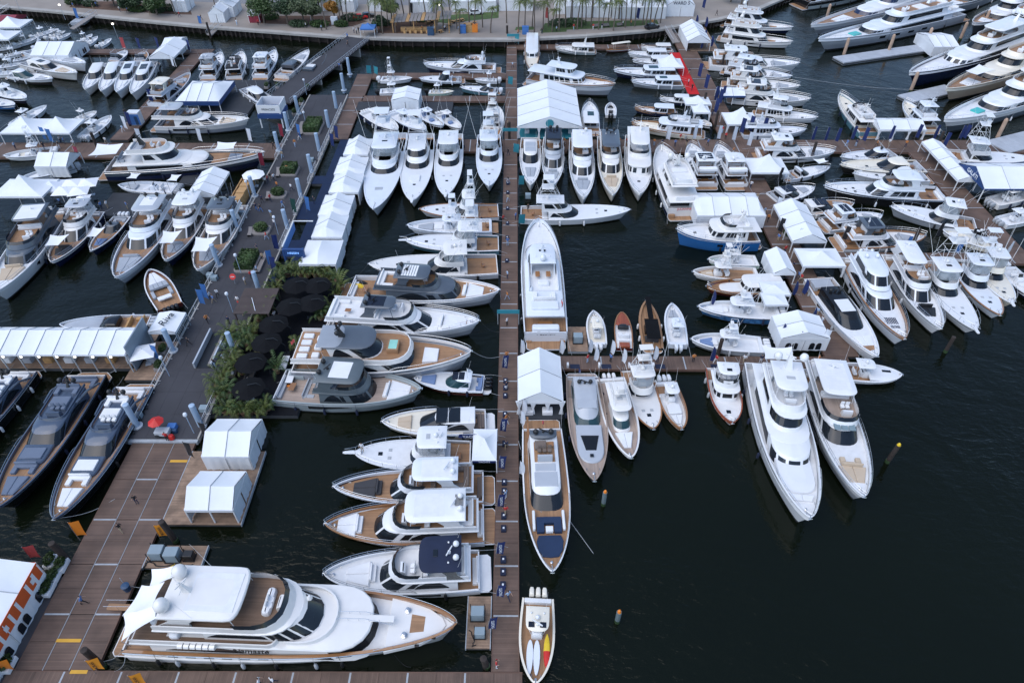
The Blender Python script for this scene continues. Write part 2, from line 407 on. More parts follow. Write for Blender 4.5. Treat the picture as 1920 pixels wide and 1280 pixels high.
  def deckstrip(s, name, m, qa, qb, zf, inset=0.0, camber=0.04):
    n = 14; mb = MB(); rows = []
    for i in range(n + 1):
      q = qa + (qb - qa) * i / n; x = min(s.x0 + (s.L - s.x0) * q, s.L - s.capw); y = max(s.inner(q) - inset, 0.004) + 0.02
      z = zf(q)
      rows.append([(x, y, z), (x, y * 0.5, z + camber * 0.75), (x, 0, z + camber), (x, -y * 0.5, z + camber * 0.75), (x, -y, z)])
    mb.grid(rows)
    return s.add(name, m, mb)
  def decks(s, m='nonskid', sc_=0.22, zc=None, mc=None, aft_wall=True):
    zc = zc if zc is not None else s.fs * 0.55
    s.zc = zc; s.scx = s.x0 + (s.L - s.x0) * sc_
    s.deckstrip('foredeck', m, sc_, 1.0, s.dz)
    if sc_ > 0:
      s.deckstrip('cockpit_sole', mc or m, 0.0, sc_ + 0.002, lambda q: zc, camber=0.0)
      y = s.inner(sc_); mb = MB(); z1 = s.dz(sc_)
      mb.poly([(s.scx, y, zc), (s.scx, -y, zc), (s.scx, -y, z1 + .03), (s.scx, y, z1 + .03)], True); s.add('bulkhead', 'white', mb)
      mb = MB(); y = s.inner(0); mb.box(s.x0 + 0.01, s.x0 + 0.16, -y, y, zc - 0.1, s.zs(0) - 0.02); s.add('transom', 'white', mb)
    return s
  def platform(s, m='teak', w=0.86, z=0.42, base='white', round_=0.35, ext=0.0):
    mb = MB(); y = s.B / 2 * w; x = s.x0 + 0.05
    def ring(zz, i): return [(x, y - i, zz), (x, -y + i, zz), (round_ - ext, -y + i, zz), (i - ext, -y + round_ + i, zz), (i - ext, y - round_ - i, zz), (round_ - ext, y - i, zz)]
    mb.loft([ring(z - 0.28, 0.1)[::-1], ring(z, 0)[::-1]]); p = s.add('swim_platform', base, mb)
    mb = MB(); mb.loft([ring(z + .002, 0.09)[::-1], ring(z + 0.02, 0.1)[::-1]]); s.add('platform_deck', m, mb, p)
    return s
  def hullwin(s, spans, t0=0.45, t1=0.68, m='glass', sides=(1, -1), taper=0.0):
    for sg in sides:
      for a, b in spans:
        mb = MB(); fn = (lambda u, t, sg=sg: s.hpt(u, t, sg))
        k = (b - a)
        lo = (lambda q: t0 + taper * (t1 - t0) * (0.5 - 0.5 * math.cos(math.pi * q)) * 0.6); hi = (lambda q: t1 - taper * (t1 - t0) * max(0, (q - 0.75) / 0.25) ** 2 * 0.5)
        if sg > 0: patch(mb, lambda u, t: s.hpt(u, t, 1), a, b, lo, hi, 8 if k > .1 else 3, 1, 0.03, 0.01)
        else: patch(mb, lambda u, t: s.hpt(u, t, -1), a, b, lo, hi, 8 if k > .1 else 3, 1, -0.03, -0.01)
        s.add('hull_window', m, mb, s.hullo)
    return s
  def rail(s, qa=0.45, qb=0.985, h=0.75, m='steel', r=0.028, step=1.6, mid=False, inset=0.07, pulpit=0.0):
    mb = MB(); n = 16
    L_, R_ = [], []
    qq = [qa + (qb - qa) * i / n for i in range(n + 1)]
    path = lambda sg, hh: [Vector((s.x0 + (s.L - s.x0) * q, sg * max(s.hb(q) - inset, 0.04), s.zs(q) + hh * min(1, (q - qa) / 0.05 + 0.25))) for q in qq]
    tip = [Vector((s.L + pulpit, 0, s.zs(1) + h))]
    for hh in ([h, h * 0.5] if mid else [h]):
      a, b = path(1, hh), path(-1, hh)
      mb.tube(a + [Vector((s.L + pulpit, 0, s.zs(1) + hh))] + b[::-1], r, 4, cap=False)
    acc = 0
    for i in range(1, n + 1):
      acc += (s.L - s.x0) * (qb - qa) / n
      if acc >= step or i == n:
        acc = 0
        for sg in (1, -1):
          p = path(sg, h)[i]; mb.tube([(p.x, p.y, s.zs(qq[i]) - 0.05), p], r * 0.8, 4)
    s.add('bow_rail', m, mb); return s
  def pulpit(s, l=0.9, m='white'):
    mb = MB(); z = s.zs(1)
    r = lambda x, w: [(x, -w, z - 0.03), (x, w, z - 0.03), (x, w, z + 0.09), (x, -w, z + 0.09)]
    mb.loft([r(s.L - 0.9, 0.38), r(s.L - 0.1, 0.25), r(s.L + l * 0.8, 0.2), r(s.L + l, 0.1)]); s.add('bow_pulpit', m, mb); return s
  def anchor(s, m='steel'):
    q = 0.94; x = s.x0 + (s.L - s.x0) * q; z = s.dz(q) + 0.04
    mb = MB(); mb.lathe(x, 0, [(0.16, z), (0.16, z + 0.12), (0.10, z + 0.16), (0.13, z + 0.28), (0.09, z + 0.32)], 8); s.add('windlass', m, mb)
    mb = MB(); z = s.zs(1) + 0.05; mb.tube([(x + 0.25, 0, s.dz(q) + .12), (s.L - 0.3, 0, z), (s.L + 0.12, 0, z - 0.05)], 0.05, 5); mb.tube([(s.L + .08, -.22, z - .16), (s.L + 0.16, 0, z - 0.1), (s.L + .08, .22, z - .16)], 0.045, 5); s.add('anchor', m, mb)
    for sg in (1, -1):
      mb = MB(); qq = 0.9; xx = s.x0 + (s.L - s.x0) * qq; y = sg * max(s.inner(qq) - .22, .15); zz = s.dz(qq) + .03
      mb.tube([(xx - .16, y, zz + .12), (xx + .16, y, zz + .12)], 0.03, 5); mb.tube([(xx, y, zz), (xx, y, zz + .12)], .04, 5); s.add('cleat', m, mb)
    return s
  def fenders(s, qs=(0.2, 0.45), sg=1, m='black'):
    for q in qs:
      p = s.hpt(q, 0.55, sg); mb = MB(); y = p.y + sg * 0.22
      mb.lathe(p.x, y, [(0.05, 0.15), (0.17, 0.25), (0.19, 0.7), (0.17, 1.05), (0.05, 1.2)], 8); mb.tube([(p.x, y, 1.15), (p.x, s.hpt(q, 1, sg).y, s.zs(q) + .03)], 0.02, 4); s.add('fender', m, mb)
    return s
  # ---- superstructure
  def cabin(s, xa, xf, w, h, z0=None, rake=0.5, raka=0.0, tum=0.12, nose=None, n=2.5, wa=None, m='white', shield=(3, 0.25, 0.86), su=(0.385, 0.615), sides=((0.08, 0.34, 0.35, 0.82, 'swoosh'),), glass='glass', crown=0.1, name='cabin', gap=0.006, back=None, edge=0.08):
    L, hb = s.L, s.B / 2
    z0 = s.dz(s.q(xa * L)) - 0.05 if z0 is None else z0
    c = Cab(xa * L, xf * L, w * hb, z0, z0 + h, rake * h, raka * h, tum, (nose * hb if nose else None), n, (wa * hb if wa else None))
    mb = MB(); c.body(mb, crown, (0, 0.3, 0.65, 1), edge); o = s.add(name, m, mb)
    if shield:
      k, t0, t1 = shield
      for i in range(k):
        a = su[0] + (su[1] - su[0]) * i / k + (gap if i else 0); b = su[0] + (su[1] - su[0]) * (i + 1) / k - (gap if i < k - 1 else 0)
        mb = MB(); c.pane(mb, a, b, t0, t1, 4 if k > 1 else 10); s.add('windshield_pane', glass, mb, o)
    for u0, u1, t0, t1, st in sides:
      k = int(st[5:]) if st.startswith('panes') else 1
      for side in (0, 1):
        for i in range(k):
          a = u0 + (u1 - u0) * i / k + (0.005 if i else 0); b = u0 + (u1 - u0) * (i + 1) / k - (0.005 if i < k - 1 else 0)
          if side: a, b = 1 - b, 1 - a
          if st == 'swoosh':
            hi = (lambda q, t0=t0, t1=t1, side=side: t0 + (t1 - t0) * (1 - abs((1 - q if side else q) - 0.65) ** 2.0 * 2.2 * (1 if (1 - q if side else q) < .65 else 2.2)))
            mb = MB(); c.pane(mb, a, b, t0, hi, 8)
          else: mb = MB(); c.pane(mb, a, b, t0, t1, 3)
          s.add('side_window', glass, mb, o)
    if back:
      mb = MB(); x = c.xa + c.raka * 0.4 - 0.03; y = w * hb * 0.8; mb.box(x, x + 0.05, -y, y, z0 + h * 0.08, z0 + h * 0.85); s.add('saloon_door', 'glass', mb, o)
    c.o = o; return c
  def slab(s, name, m, xa, xf, w, z, th=0.14, nose=None, n=2.6, wa=None, crown=0.0, parent=None, edge=0.1):
    hb = s.B / 2; c = Cab(xa * s.L, xf * s.L, w * hb, z, z + th * 0.6, 0, 0, 0.0, nose * hb if nose else None, n, wa * hb if wa else None)
    mb = MB(); c.body(mb, crown + th * 0.4, (0, 1), edge); c.o = s.add(name, m, mb, parent); return c
  def coaming(s, xa, xf, w, z, h=0.75, rake=0.3, tum=-0.04, th=0.12, m='white', floor='teak', nose=None, n=2.5, screen=None, u0=0.0, wa=None, raka=0.0):
    L, hb = s.L, s.B / 2
    c = Cab(xa * L, xf * L, w * hb, z, z + h, rake * h, raka * h, tum, nose * hb if nose else None, n, wa * hb if wa else None)
    U = [u for u in c.us(11) if u0 <= u <= 1 - u0]; mb = MB()
    mb.grid([[c.pt(u, 0) for u in U], [c.pt(u, 1) for u in U], [c.pt(u, 1, th) for u in U], [c.pt(u, 0.05, th) for u in U]], flip=True)
    for u, f in ((U[0], False), (U[-1], True)): mb.poly([c.pt(u, 0), c.pt(u, 1), c.pt(u, 1, th), c.pt(u, 0.05, th)], f)
    c.o = s.add('flybridge_coaming', m, mb)
    mb = MB(); ring = [c.pt(u, 0.0, th * 0.5) + Vector((0, 0, .07)) for u in c.us(9)]; mb.poly(ring, True); s.add('flybridge_sole', floor, mb)
    if screen:
      d = Cab(c.xa, c.xf - rake * h, c.w * (1 - tum), z + h, z + h + 0.42, 0.35, 0, 0.05, c.nose, n); mb = MB(); d.pane(mb, 0.33, 0.67, 0, 1, 12, 0.0, 0.03); s.add('wind_screen', screen, mb)
    return c
  def hardtop(s, xa, xf, w, z, m='white', zlo=None, legs='arch', legm=None, wa=None, nose=None, th=0.16, n=3.2, panel=None, lx=None, lw=0.9, crown=0.06, edge=0.1):
    c = s.slab('hardtop', m, xa, xf, w, z, th, nose, n, wa, crown, edge=edge)
    hb, L = s.B / 2, s.L; legm = legm or m
    if zlo is not None:
      if legs == 'arch':
        for sg in (1, -1):
          mb = MB(); x = (lx if lx is not None else xa + 0.25 * (xf - xa)) * L; y = sg * w * hb * lw; l = 0.22 * (xf - xa) * L
          r = lambda zz, dx, k: [(x + dx - l * k, y - .07, zz), (x + dx + l * k, y - .07, zz), (x + dx + l * k, y + .07, zz), (x + dx - l * k, y + .07, zz)]
          mb.loft([r(zlo, -l * .5, 1.0), r((zlo + z) / 2, -l * .1, .6), r(z + .02, l * 0.3, 0.8)]); s.add('arch_leg', legm, mb)
        for sg in (1, -1):
          mb = MB(); x = (xf - 0.12 * (xf - xa)) * L; mb.tube([(x + .3, sg * w * hb * lw, zlo), (x, sg * w * hb * .88, z + .02)], 0.045, 5); s.add('hardtop_post', legm, mb)
      else:
        for fx in (0.1, 0.85):
          for sg in (1, -1):
            mb = MB(); x = (xa + fx * (xf - xa)) * L; mb.tube([(x - .1, sg * w * hb * lw, zlo), (x, sg * w * hb * 0.86, z + .02)], 0.04, 5); s.add('hardtop_post', legm, mb)
    zt = z + th + crown * .7
    if not panel and L > 9 and rnd.random() < .65: s.box('roof_hatch', rnd.choice(('glass', 'nonskid', 'rubber_grey')), xa + .55 * (xf - xa), xa + .55 * (xf - xa) + .5 / L, -.16, .16, zt - .05, .12, .03, c.o)
    for sg in (1, -1):
      if L > 9 and not isinstance(panel, tuple): s.dome(xa + .3 * (xf - xa), sg * w * .55, zt - .04, .11, 'white', 'gps_antenna', .06)
    if panel:
      pm, a, b, pw, k = panel
      for i in range(k):
        x0 = (xa + (xf - xa) * (a + (b - a) * i / k)) * L + .03; x1 = (xa + (xf - xa) * (a + (b - a) * (i + 1) / k)) * L - .03
        mb = MB(); zz = z + th + crown * .72; mb.rbox(x0, x1, -pw * w * hb, pw * w * hb, z + th * .5, zz + .02, 0.03); s.add('roof_panel', pm, mb, c.o)
    return c
  def box(s, name, m, x0, x1, y0, y1, z, h, b=0.08, parent=None, taper=0.0):
    """x in fractions of length, y in fractions of half beam"""
    hb = s.B / 2; mb = MB(); mb.rbox(x0 * s.L, x1 * s.L, y0 * hb, y1 * hb, z, z + h, b, taper=taper); return s.add(name, m, mb, parent)
  def pad(s, x0, x1, w0, w1, z=None, m='cushion_grey', h=0.22, split=2, name='sunpad', b=0.07):
    """sun pad that narrows from w0 (aft) to w1 (forward)"""
    hb = s.B / 2; L = s.L
    z = s.dz(s.q((x0 + x1) / 2 * L)) + 0.02 if z is None else z
    for i in range(split):
      ya0, ya1 = -w0 + 2 * w0 * i / split, -w0 + 2 * w0 * (i + 1) / split; yb0, yb1 = -w1 + 2 * w1 * i / split, -w1 + 2 * w1 * (i + 1) / split
      g = 0.012
      mb = MB()
      def r(zz, k):
        return [(x0 * L + k, ya0 * hb + g + k, zz), (x1 * L - k, yb0 * hb + g + k, zz), (x1 * L - k, yb1 * hb - g - k, zz), (x0 * L + k, ya1 * hb - g - k, zz)]
      mb.loft([r(z - .1, 0), r(z + h - b, 0), r(z + h, b)]); s.add(name, m, mb)
    return s
  def sofa(s, x0, x1, w, z, m='cushion_grey', face=1, wings=True, depth=0.6, base='white'):
    """U sofa across the boat; face=+1 opens towards the bow"""
    hb = s.B / 2; L = s.L; mb = MB(); X0, X1, y = x0 * L, x1 * L, w * hb
    a, b = (X0, X0 + depth) if face > 0 else (X1 - depth, X1)
    o = MB(); o.rbox(a, b, -y, y, z, z + 0.42, .06); so = s.add('sofa', m, o)
    o = MB(); t = (a - .02, a + .18) if face > 0 else (b - .18, b + .02); o.rbox(*t, -y, y, z, z + 0.8, .06); s.add('sofa_back', m, o, so)
    if wings:
      for sg in (1, -1):
        o = MB(); xs_ = (b, X1) if face > 0 else (X0, a); o.rbox(*xs_, sg * y - sg * depth, sg * y, z, z + .42, .06); s.add('sofa_wing', m, o, so)
    return s
  def table(s, x, y, z, lx=0.9, ly=0.7, m='varnish', h=0.62):
    hb = s.B / 2; mb = MB(); mb.rbox(x * s.L - lx / 2, x * s.L + lx / 2, y * hb - ly / 2, y * hb + ly / 2, z + h - .06, z + h, .03); t = s.add('table', m, mb)
    mb = MB(); mb.tube([(x * s.L, y * hb, z), (x * s.L, y * hb, z + h - .05)], .06, 6); s.add('table_leg', 'steel', mb, t); return s
  def helm(s, x, z, y=0.0, n=2, w=1.3, m='white', seat='cushion_white', gl=True, sp=0.62):
    hb = s.B / 2; X = x * s.L; yc = y * hb; mb = MB()
    r = lambda zz, a, b: [(X + a, yc - w / 2, zz), (X + b, yc - w / 2, zz), (X + b, yc + w / 2, zz), (X + a, yc + w / 2, zz)]
    mb.loft([r(z, 0, .7), r(z + .65, .05, .65), r(z + 0.95, .32, .55)]); h = s.add('helm_console', m, mb)
    if gl: mb = MB(); mb.poly([(X + .10, yc - w * .4, z + .70), (X + .10, yc + w * .4, z + .70), (X + .31, yc + w * .4, z + .945), (X + .31, yc - w * .4, z + .945)], True); s.add('instrument_panel', 'black_gloss', mb, h)
    for i in range(n):
      yy = yc + (i - (n - 1) / 2) * sp; mb = MB(); mb.rbox(X - .95, X - .45, yy - .25, yy + .25, z + .35, z + .6, .06); q = s.add('helm_seat', seat, mb)
      mb = MB(); mb.rbox(X - 1.02, X - .88, yy - .25, yy + .25, z + .5, z + 1.15, .05); s.add('seat_back', seat, mb, q)
      mb = MB(); mb.tube([(X - .7, yy, z - .02), (X - .7, yy, z + .36)], .07, 6); s.add('pedestal', 'steel', mb, q)
    return s
  def dome(s, x, y, z, r=0.32, m='white', name='radar_dome', ped=0.15):
    hb = s.B / 2; X, Y = x * s.L, y * hb; mb = MB()
    mb.lathe(X, Y, [(r * .45, z), (r * .4, z + ped), (r * .85, z + ped + .05), (r, z + ped + r * .5), (r * .96, z + ped + r * .95), (r * .75, z + ped + r * 1.4), (r * .4, z + ped + r * 1.68), (0.02, z + ped + r * 1.75)], 12)
    s.add(name, m, mb); return s
  def radar(s, x, z, m='white', l=1.3, y=0.0, ang=0.5):
    hb = s.B / 2; mb = MB(); X, Y = x * s.L, y * hb; mb.lathe(X, Y, [(.18, z), (.16, z + .3), (.1, z + .34)], 8); o = s.add('radar_pedestal', m, mb)
    c_, d_ = math.cos(ang), math.sin(ang); mb = MB()
    pr = lambda t, k: [(X + d_ * t - c_ * .07 * k, Y + c_ * t + d_ * .07 * k, z + .34), (X + d_ * t + c_ * .07 * k, Y + c_ * t - d_ * .07 * k, z + .34), (X + d_ * t + c_ * .05 * k, Y + c_ * t - d_ * .05 * k, z + .46), (X + d_ * t - c_ * .05 * k, Y + c_ * t + d_ * .05 * k, z + .46)]
    mb.loft([pr(-l / 2, .6), pr(-l * .45, 1), pr(l * .45, 1), pr(l / 2, .6)]); s.add('radar_scanner', m, mb, o); return s
  def mast(s, x, z, h=1.8, m='white', w=0.5, lean=-0.4, domes=0, dm='white', dr=0.3, ds=0.9):
    hb = s.B / 2; X = x * s.L; mb = MB()
    r = lambda zz, dx, a, b: [(X + dx - a, -b, zz), (X + dx + a, -b, zz), (X + dx + a, b, zz), (X + dx - a, b, zz)]
    mb.loft([r(z, 0, .45, w / 2), r(z + h * .5, lean * .5, .25, w * .3), r(z + h, lean, .12, .08)]); o = s.add('mast', m, mb)
    mb = MB(); mb.tube([(X + lean * .5, -ds, z + h * .52), (X + lean * .5, ds, z + h * .52)], .06, 5); s.add('spreader', m, mb, o)
    s.radar(x + lean * .6 / s.L, z + h * .6, m)
    mb = MB(); mb.tube([(X + lean, 0, z + h), (X + lean * 1.3, 0, z + h + 1.3)], .02, 4); s.add('antenna', m, mb, o)
    for i in range(domes): s.dome(x + lean * .5 / s.L, (ds if i else -ds) / hb, z + h * .52, dr, dm, 'satellite_dome')
    return s
  def whips(s, x, z, w, l=3.0, m='tube_white', n=2):
    for i in range(n):
      sg = 1 if i else -1; mb = MB(); y = sg * w * s.B / 2; mb.tube([(x * s.L, y, z), (x * s.L - .25 * l, y + sg * .1, z + l)], .016, 4, r2=.008); s.add('antenna', m, mb)
    return s
  def tower(s, x0, x1, w, z, h=4.0, m='tube_white', top=0.55, canopy=True):
    """tuna tower: four splayed legs, rungs, braces, buggy top"""
    hb = s.B / 2; X0, X1, Y = x0 * s.L, x1 * s.L, w * hb; xm = (X0 + X1) / 2 - .2; lx, ly = (X1 - X0) * .22, Y * top
    mb = MB(); r = .035
    for a, sx in ((X0, -1), (X1, 1)):
      for sg in (1, -1): mb.tube([(a, sg * Y, z - .1), (xm + sx * lx, sg * ly, z + h)], r, 5)
    for k in (0.35, 0.68):
      pts = [((X0 if sx < 0 else X1) * (1 - k) + (xm + sx * lx) * k, sg * (Y * (1 - k) + ly * k), z + h * k) for sx, sg in ((-1, 1), (1, 1), (1, -1), (-1, -1))]
      mb.tube(pts + [pts[0]], r * .8, 4, cap=False)
    for sg in (1, -1):
      mb.tube([(X0, sg * Y, z), (xm + lx * .4, sg * (ly + .1), z + h * .68)], r * .7, 4); mb.tube([(X1, sg * Y, z), (xm - lx * .6, sg * (ly + .1), z + h * .68)], r * .7, 4)
    for i in range(1, 11):
      k = i / 11; a = X0 * (1 - k) + (xm - lx) * k; y = Y * (1 - k) + ly * k; mb.tube([(a, y - .02, z + h * k), (a + .02, y - .42, z + h * k)], r * .6, 4)
    t = s.add('tuna_tower', m, mb)
    mb = MB(); mb.rbox(xm - lx - .1, xm + lx + .15, -ly - .1, ly + .1, z + h, z + h + .12, .05); s.add('tower_platform', 'white', mb, t)
    mb = MB(); mb.rbox(xm + lx * .3, xm + lx + .1, -ly * .6, ly * .6, z + h + .1, z + h + .95, .08); s.add('tower_helm', 'white', mb, t)
    mb = MB(); zz = z + h + 1.0; mb.tube([(xm - lx, ly, z + h), (xm - lx, ly, zz), (xm - lx, -ly, zz), (xm - lx, -ly, z + h)], .03, 4, cap=False); mb.tube([(xm - lx, ly, zz), (xm + lx, ly, zz), (xm + lx, -ly, zz), (xm - lx, -ly, zz)], .03, 4); s.add('tower_rail', m, mb, t)
    if canopy:
      mb = MB(); mb.rbox(xm - lx * .9, xm + lx * 1.1, -ly * 1.1, ly * 1.1, zz + .9, zz + 1.02, .05)
      s.add('tower_canopy', 'white', mb, t)
      mb = MB()
      for sx in (-1, 1):
        for sg in (1, -1): mb.tube([(xm + sx * lx * .85, sg * ly, zz), (xm + sx * lx * .85, sg * ly, zz + .92)], .025, 4)
      s.add('canopy_post', m, mb, t)
    return s
  def outriggers(s, x, w, z, l=9.0, up=0.8, out=0.25, m='tube_white'):
    for sg in (1, -1):
      y = sg * w * s.B / 2; mb = MB(); e = Vector((x * s.L - l * .45, y + sg * l * out, z + l * up)); st = Vector((x * s.L, y, z))
      mb.tube([st, (st + e) / 2 + Vector((.1, 0, .1)), e], .032, 4, r2=.014); s.add('outrigger', m, mb)
    return s
  def outboards(s, n=2, m='white', z=0.5, sp=0.72, scale=1.0, x=None):
    X = s.x0 * 1.0 - 0.1 if x is None else x
    for i in range(n):
      y = (i - (n - 1) / 2) * sp; mb = MB(); k = scale
      def r(zz, a, b, w): return [(X - a * k, y - w * .6 * k, zz), (X - a * .75 * k, y - w * k, zz), (X - b * 1.2 * k, y - w * k, zz), (X - b * k, y - w * .6 * k, zz), (X - b * k, y + w * .6 * k, zz), (X - b * 1.2 * k, y + w * k, zz), (X - a * .75 * k, y + w * k, zz), (X - a * k, y + w * .6 * k, zz)]
      mb.loft([r(z, .95, .2, .2), r(z + .25 * k, 1.1, .12, .26), r(z + .62 * k, 1.1, .1, .27), r(z + .8 * k, 1.0, .2, .22), r(z + .86 * k, .8, .35, .12)]); o = s.add('outboard_motor', m, mb)
      mb = MB(); mb.loft([r(-.4, .75, .35, .08), r(z + .03, .8, .25, .14)]); s.add('motor_leg', m, mb, o)
      mb = MB(); mb.box(X - .25, X + .15, y - .13, y + .13, z - .1, z + .3); s.add('motor_bracket', 'black', mb, o)
    return s
  def ttop(s, xa, xf, w, z, zlo, m='white', wa=None, th=0.1):
    s.hardtop(xa, xf, w, z, m, None, th=th, wa=wa, n=3.0)
    hb = s.B / 2
    for fx in (0.22, 0.78):
      for sg in (1, -1):
        mb = MB(); x = (xa + (xf - xa) * fx) * s.L; mb.tube([(x + (.15 if fx < .5 else -.1), sg * min(.62, w * hb * .6), zlo), (x, sg * w * hb * .78, z - .25), (x, sg * w * hb * .7, z + .03)], .032, 5); s.add('top_post', 'tube_white', mb)
    return s
  def chair(s, x, y, z, m='white'):
    hb = s.B / 2; X, Y = x * s.L, y * hb; mb = MB(); mb.tube([(X, Y, z), (X, Y, z + .45)], .08, 6); mb.rbox(X - .3, X + .3, Y - .32, Y + .32, z + .45, z + .6, .05); mb.rbox(X + .22, X + .34, Y - .3, Y + .3, z + .55, z + 1.1, .04); s.add('fighting_chair', m, mb); return s
  def hatch(s, x, y=0.0, w=0.6, m='glass', z=None, l=None):
    hb = s.B / 2; X = x * s.L; z = s.dz(s.q(X)) + .03 if z is None else z; l = l or w; mb = MB(); mb.rbox(X - l / 2, X + l / 2, y * hb - w / 2, y * hb + w / 2, z - .03, z + .05, .03); s.add('deck_hatch', m, mb); return s
  def sail(s, x0, x1, w0, w1, z, sag=0.25, m='canvas_white', poles=True, dz=0.0, name='awning'):
    hb = s.B / 2; n = 8; mb = MB(); rows = []
    for i in range(n + 1):
      a = i / n; x = (x0 + (x1 - x0) * a) * s.L; w = (w0 + (w1 - w0) * a) * hb
      pin = 1 - .12 * math.sin(math.pi * a)
      rows.append([Vector((x - (1 if i == n else -1 if i == 0 else 0) * .3 * math.sin(math.pi * j / n) * (1 if x1 > x0 else -1), (-w + 2 * w * j / n) * pin, z + dz * a - sag * (math.sin(math.pi * j / n) * .6 + math.sin(math.pi * a) * .4))) for j in range(n + 1)])
    mb.grid(rows); mb.grid([[p - Vector((0, 0, .02)) for p in r] for r in rows], flip=True); o = s.add(name, m, mb)
    if poles:
      for sg in (1, -1):
        mb = MB(); X = x1 * s.L; mb.tube([(X, sg * w1 * hb, s.dz(s.q(X))), (X, sg * w1 * hb, z + dz)], .03, 4); s.add('awning_pole', 'black', mb, o)
    return s
  def flag(s, x, y, z, m='flag_blue', l=0.9, h=1.6):
    hb = s.B / 2; mb = MB(); X, Y = x * s.L, y * hb; mb.tube([(X, Y, z), (X, Y, z + h)], .02, 4); st = s.add('flag_staff', 'steel', mb)
    mb = MB(); rows = [[Vector((X - .02 - l * i / 5 * .7, Y + .12 * math.sin(i * 1.4), z + h - .6 * j - .12 * i)) for i in range(6)] for j in (0, 1)]; mb.grid(rows); mb.grid([[p + Vector((0, .012, 0)) for p in r] for r in rows], flip=True); s.add('flag_cloth', m, mb, st); return s
# ---------------------------------------------------------------- boat types
def flyb(bow, stern, label, name='flybridge_yacht', cat='yacht', group=None, B=None, zb=None, hull='white', deck='nonskid', mc='teak', cap='white', top='white',
         ht='white', htx=(0.2, 0.44), htw=0.72, htp=None, cab=(0.22, 0.68), cw=0.8, fl=(0.1, 0.5), fw=0.74, pad='cushion_grey', padx=(0.74, 0.86), dom=1, domm='white', hw=((0.3, 0.62),), rake=1.15,
         rail=0.4, second=None, floor='teak', glass='glass', shield=3, legm=None, seat='cushion_white', screen='glass', mastm='white', bowsofa=True, boot='bottom_paint', zs=0.45, sides=None, whip=True, sunroof=None, plat=0.07, platm='teak', x0=None, e=0.7, p=2.2, bw=0.45, hmul=1.0, sail=None):
  b = Boat(name, bow, stern, label, cat, group, B, zb, zs); L = b.L; big = L > 14
  b.hull(hull, bw=bw if big else 0.2, cap=cap, x0=plat, second=second, boot=boot, e=e, p=p).decks(deck, 0.2, None, mc).platform(platm)
  if hw: b.hullwin(hw, 0.42, 0.7, taper=1.0)
  z1 = b.dz(b.q(cab[0] * L)); ch = (1.85 if big else 1.35) * hmul
  c = b.cabin(cab[0], cab[1], cw, ch, z1 - .05, rake, 0.0, 0.14, nose=1.0, m=top, shield=(shield, 0.18, 0.9), glass=glass, back=True,
        sides=sides or ((0.06, 0.30, 0.3, 0.86, 'swoosh'), (0.31, 0.365, 0.35, 0.8, 'pane')))
  zr = z1 + ch
  b.slab('upper_deck', top, fl[0], fl[1] + 0.03, fw + .05, zr - .05, 0.16, nose=0.9)
  if sunroof: b.box('sunroof', 'glass', cab[1] - .26, cab[1] - .17, -.4, .4, zr, .14, .03)
  fh = 0.7 if big else 0.45
  b.coaming(fl[0] + 0.01, fl[1] + .04, fw, zr + .1, fh, 0.6, 0.0, m=top, floor=floor, screen=screen, nose=0.85)
  zf = zr + .15
  b.helm(fl[1] - .07, zf, 0.25, 2, 1.2, seat=seat); b.sofa(fl[0] + .03, fl[0] + .12, fw * .8, zf, seat, 1); b.sofa(fl[1] - .2, fl[1] - .12, fw * .8, zf, seat, 1, wings=False)
  if big: b.table(fl[0] + .13, -.2, zf)
  if ht:
    zt = zf + (1.95 if big else 1.5)
    b.hardtop(htx[0], htx[1], htw, zt, ht, zf, legm=legm or ht, panel=htp, nose=0.5)
    zt += .22
    if dom: b.dome(htx[0] + .03, .3, zt, .34, domm)
    if dom > 1: b.dome(htx[0] + .03, -.3, zt, .34, domm)
    if big: b.radar(htx[0] + .07, zt, mastm)
  else:
    b.mast(fl[0] + .05, zf + .5, 1.5, mastm, domes=dom, dm=domm)
    zt = zf + 1
  if whip: b.whips(htx[0] + .02, zt, htw * .8, 2.5)
  if pad: b.pad(padx[0], padx[1], .56, .3, None, pad)
  elif pad is None: b.hatch(.76, .2, .5); b.hatch(.76, -.2, .5); b.hatch(.83, 0, .5)
  if bowsofa and big and pad: b.sofa(padx[0] - .05, padx[0] - .005, .38, b.dz(b.q((padx[0] - .03) * L)), pad, -1, wings=False)
  if sail: b.sail(padx[0] - .04, padx[1] + .03, .62, .42, b.zs(.85) + 2.0)
  if rail: b.rail(rail, mid=big)
  b.anchor(); b.sofa(plat + .01, plat + .06, .6, b.zc, seat, 1, wings=False)
  if big: b.table(plat + .09, 0, b.zc, .8, 1.4)
  return b

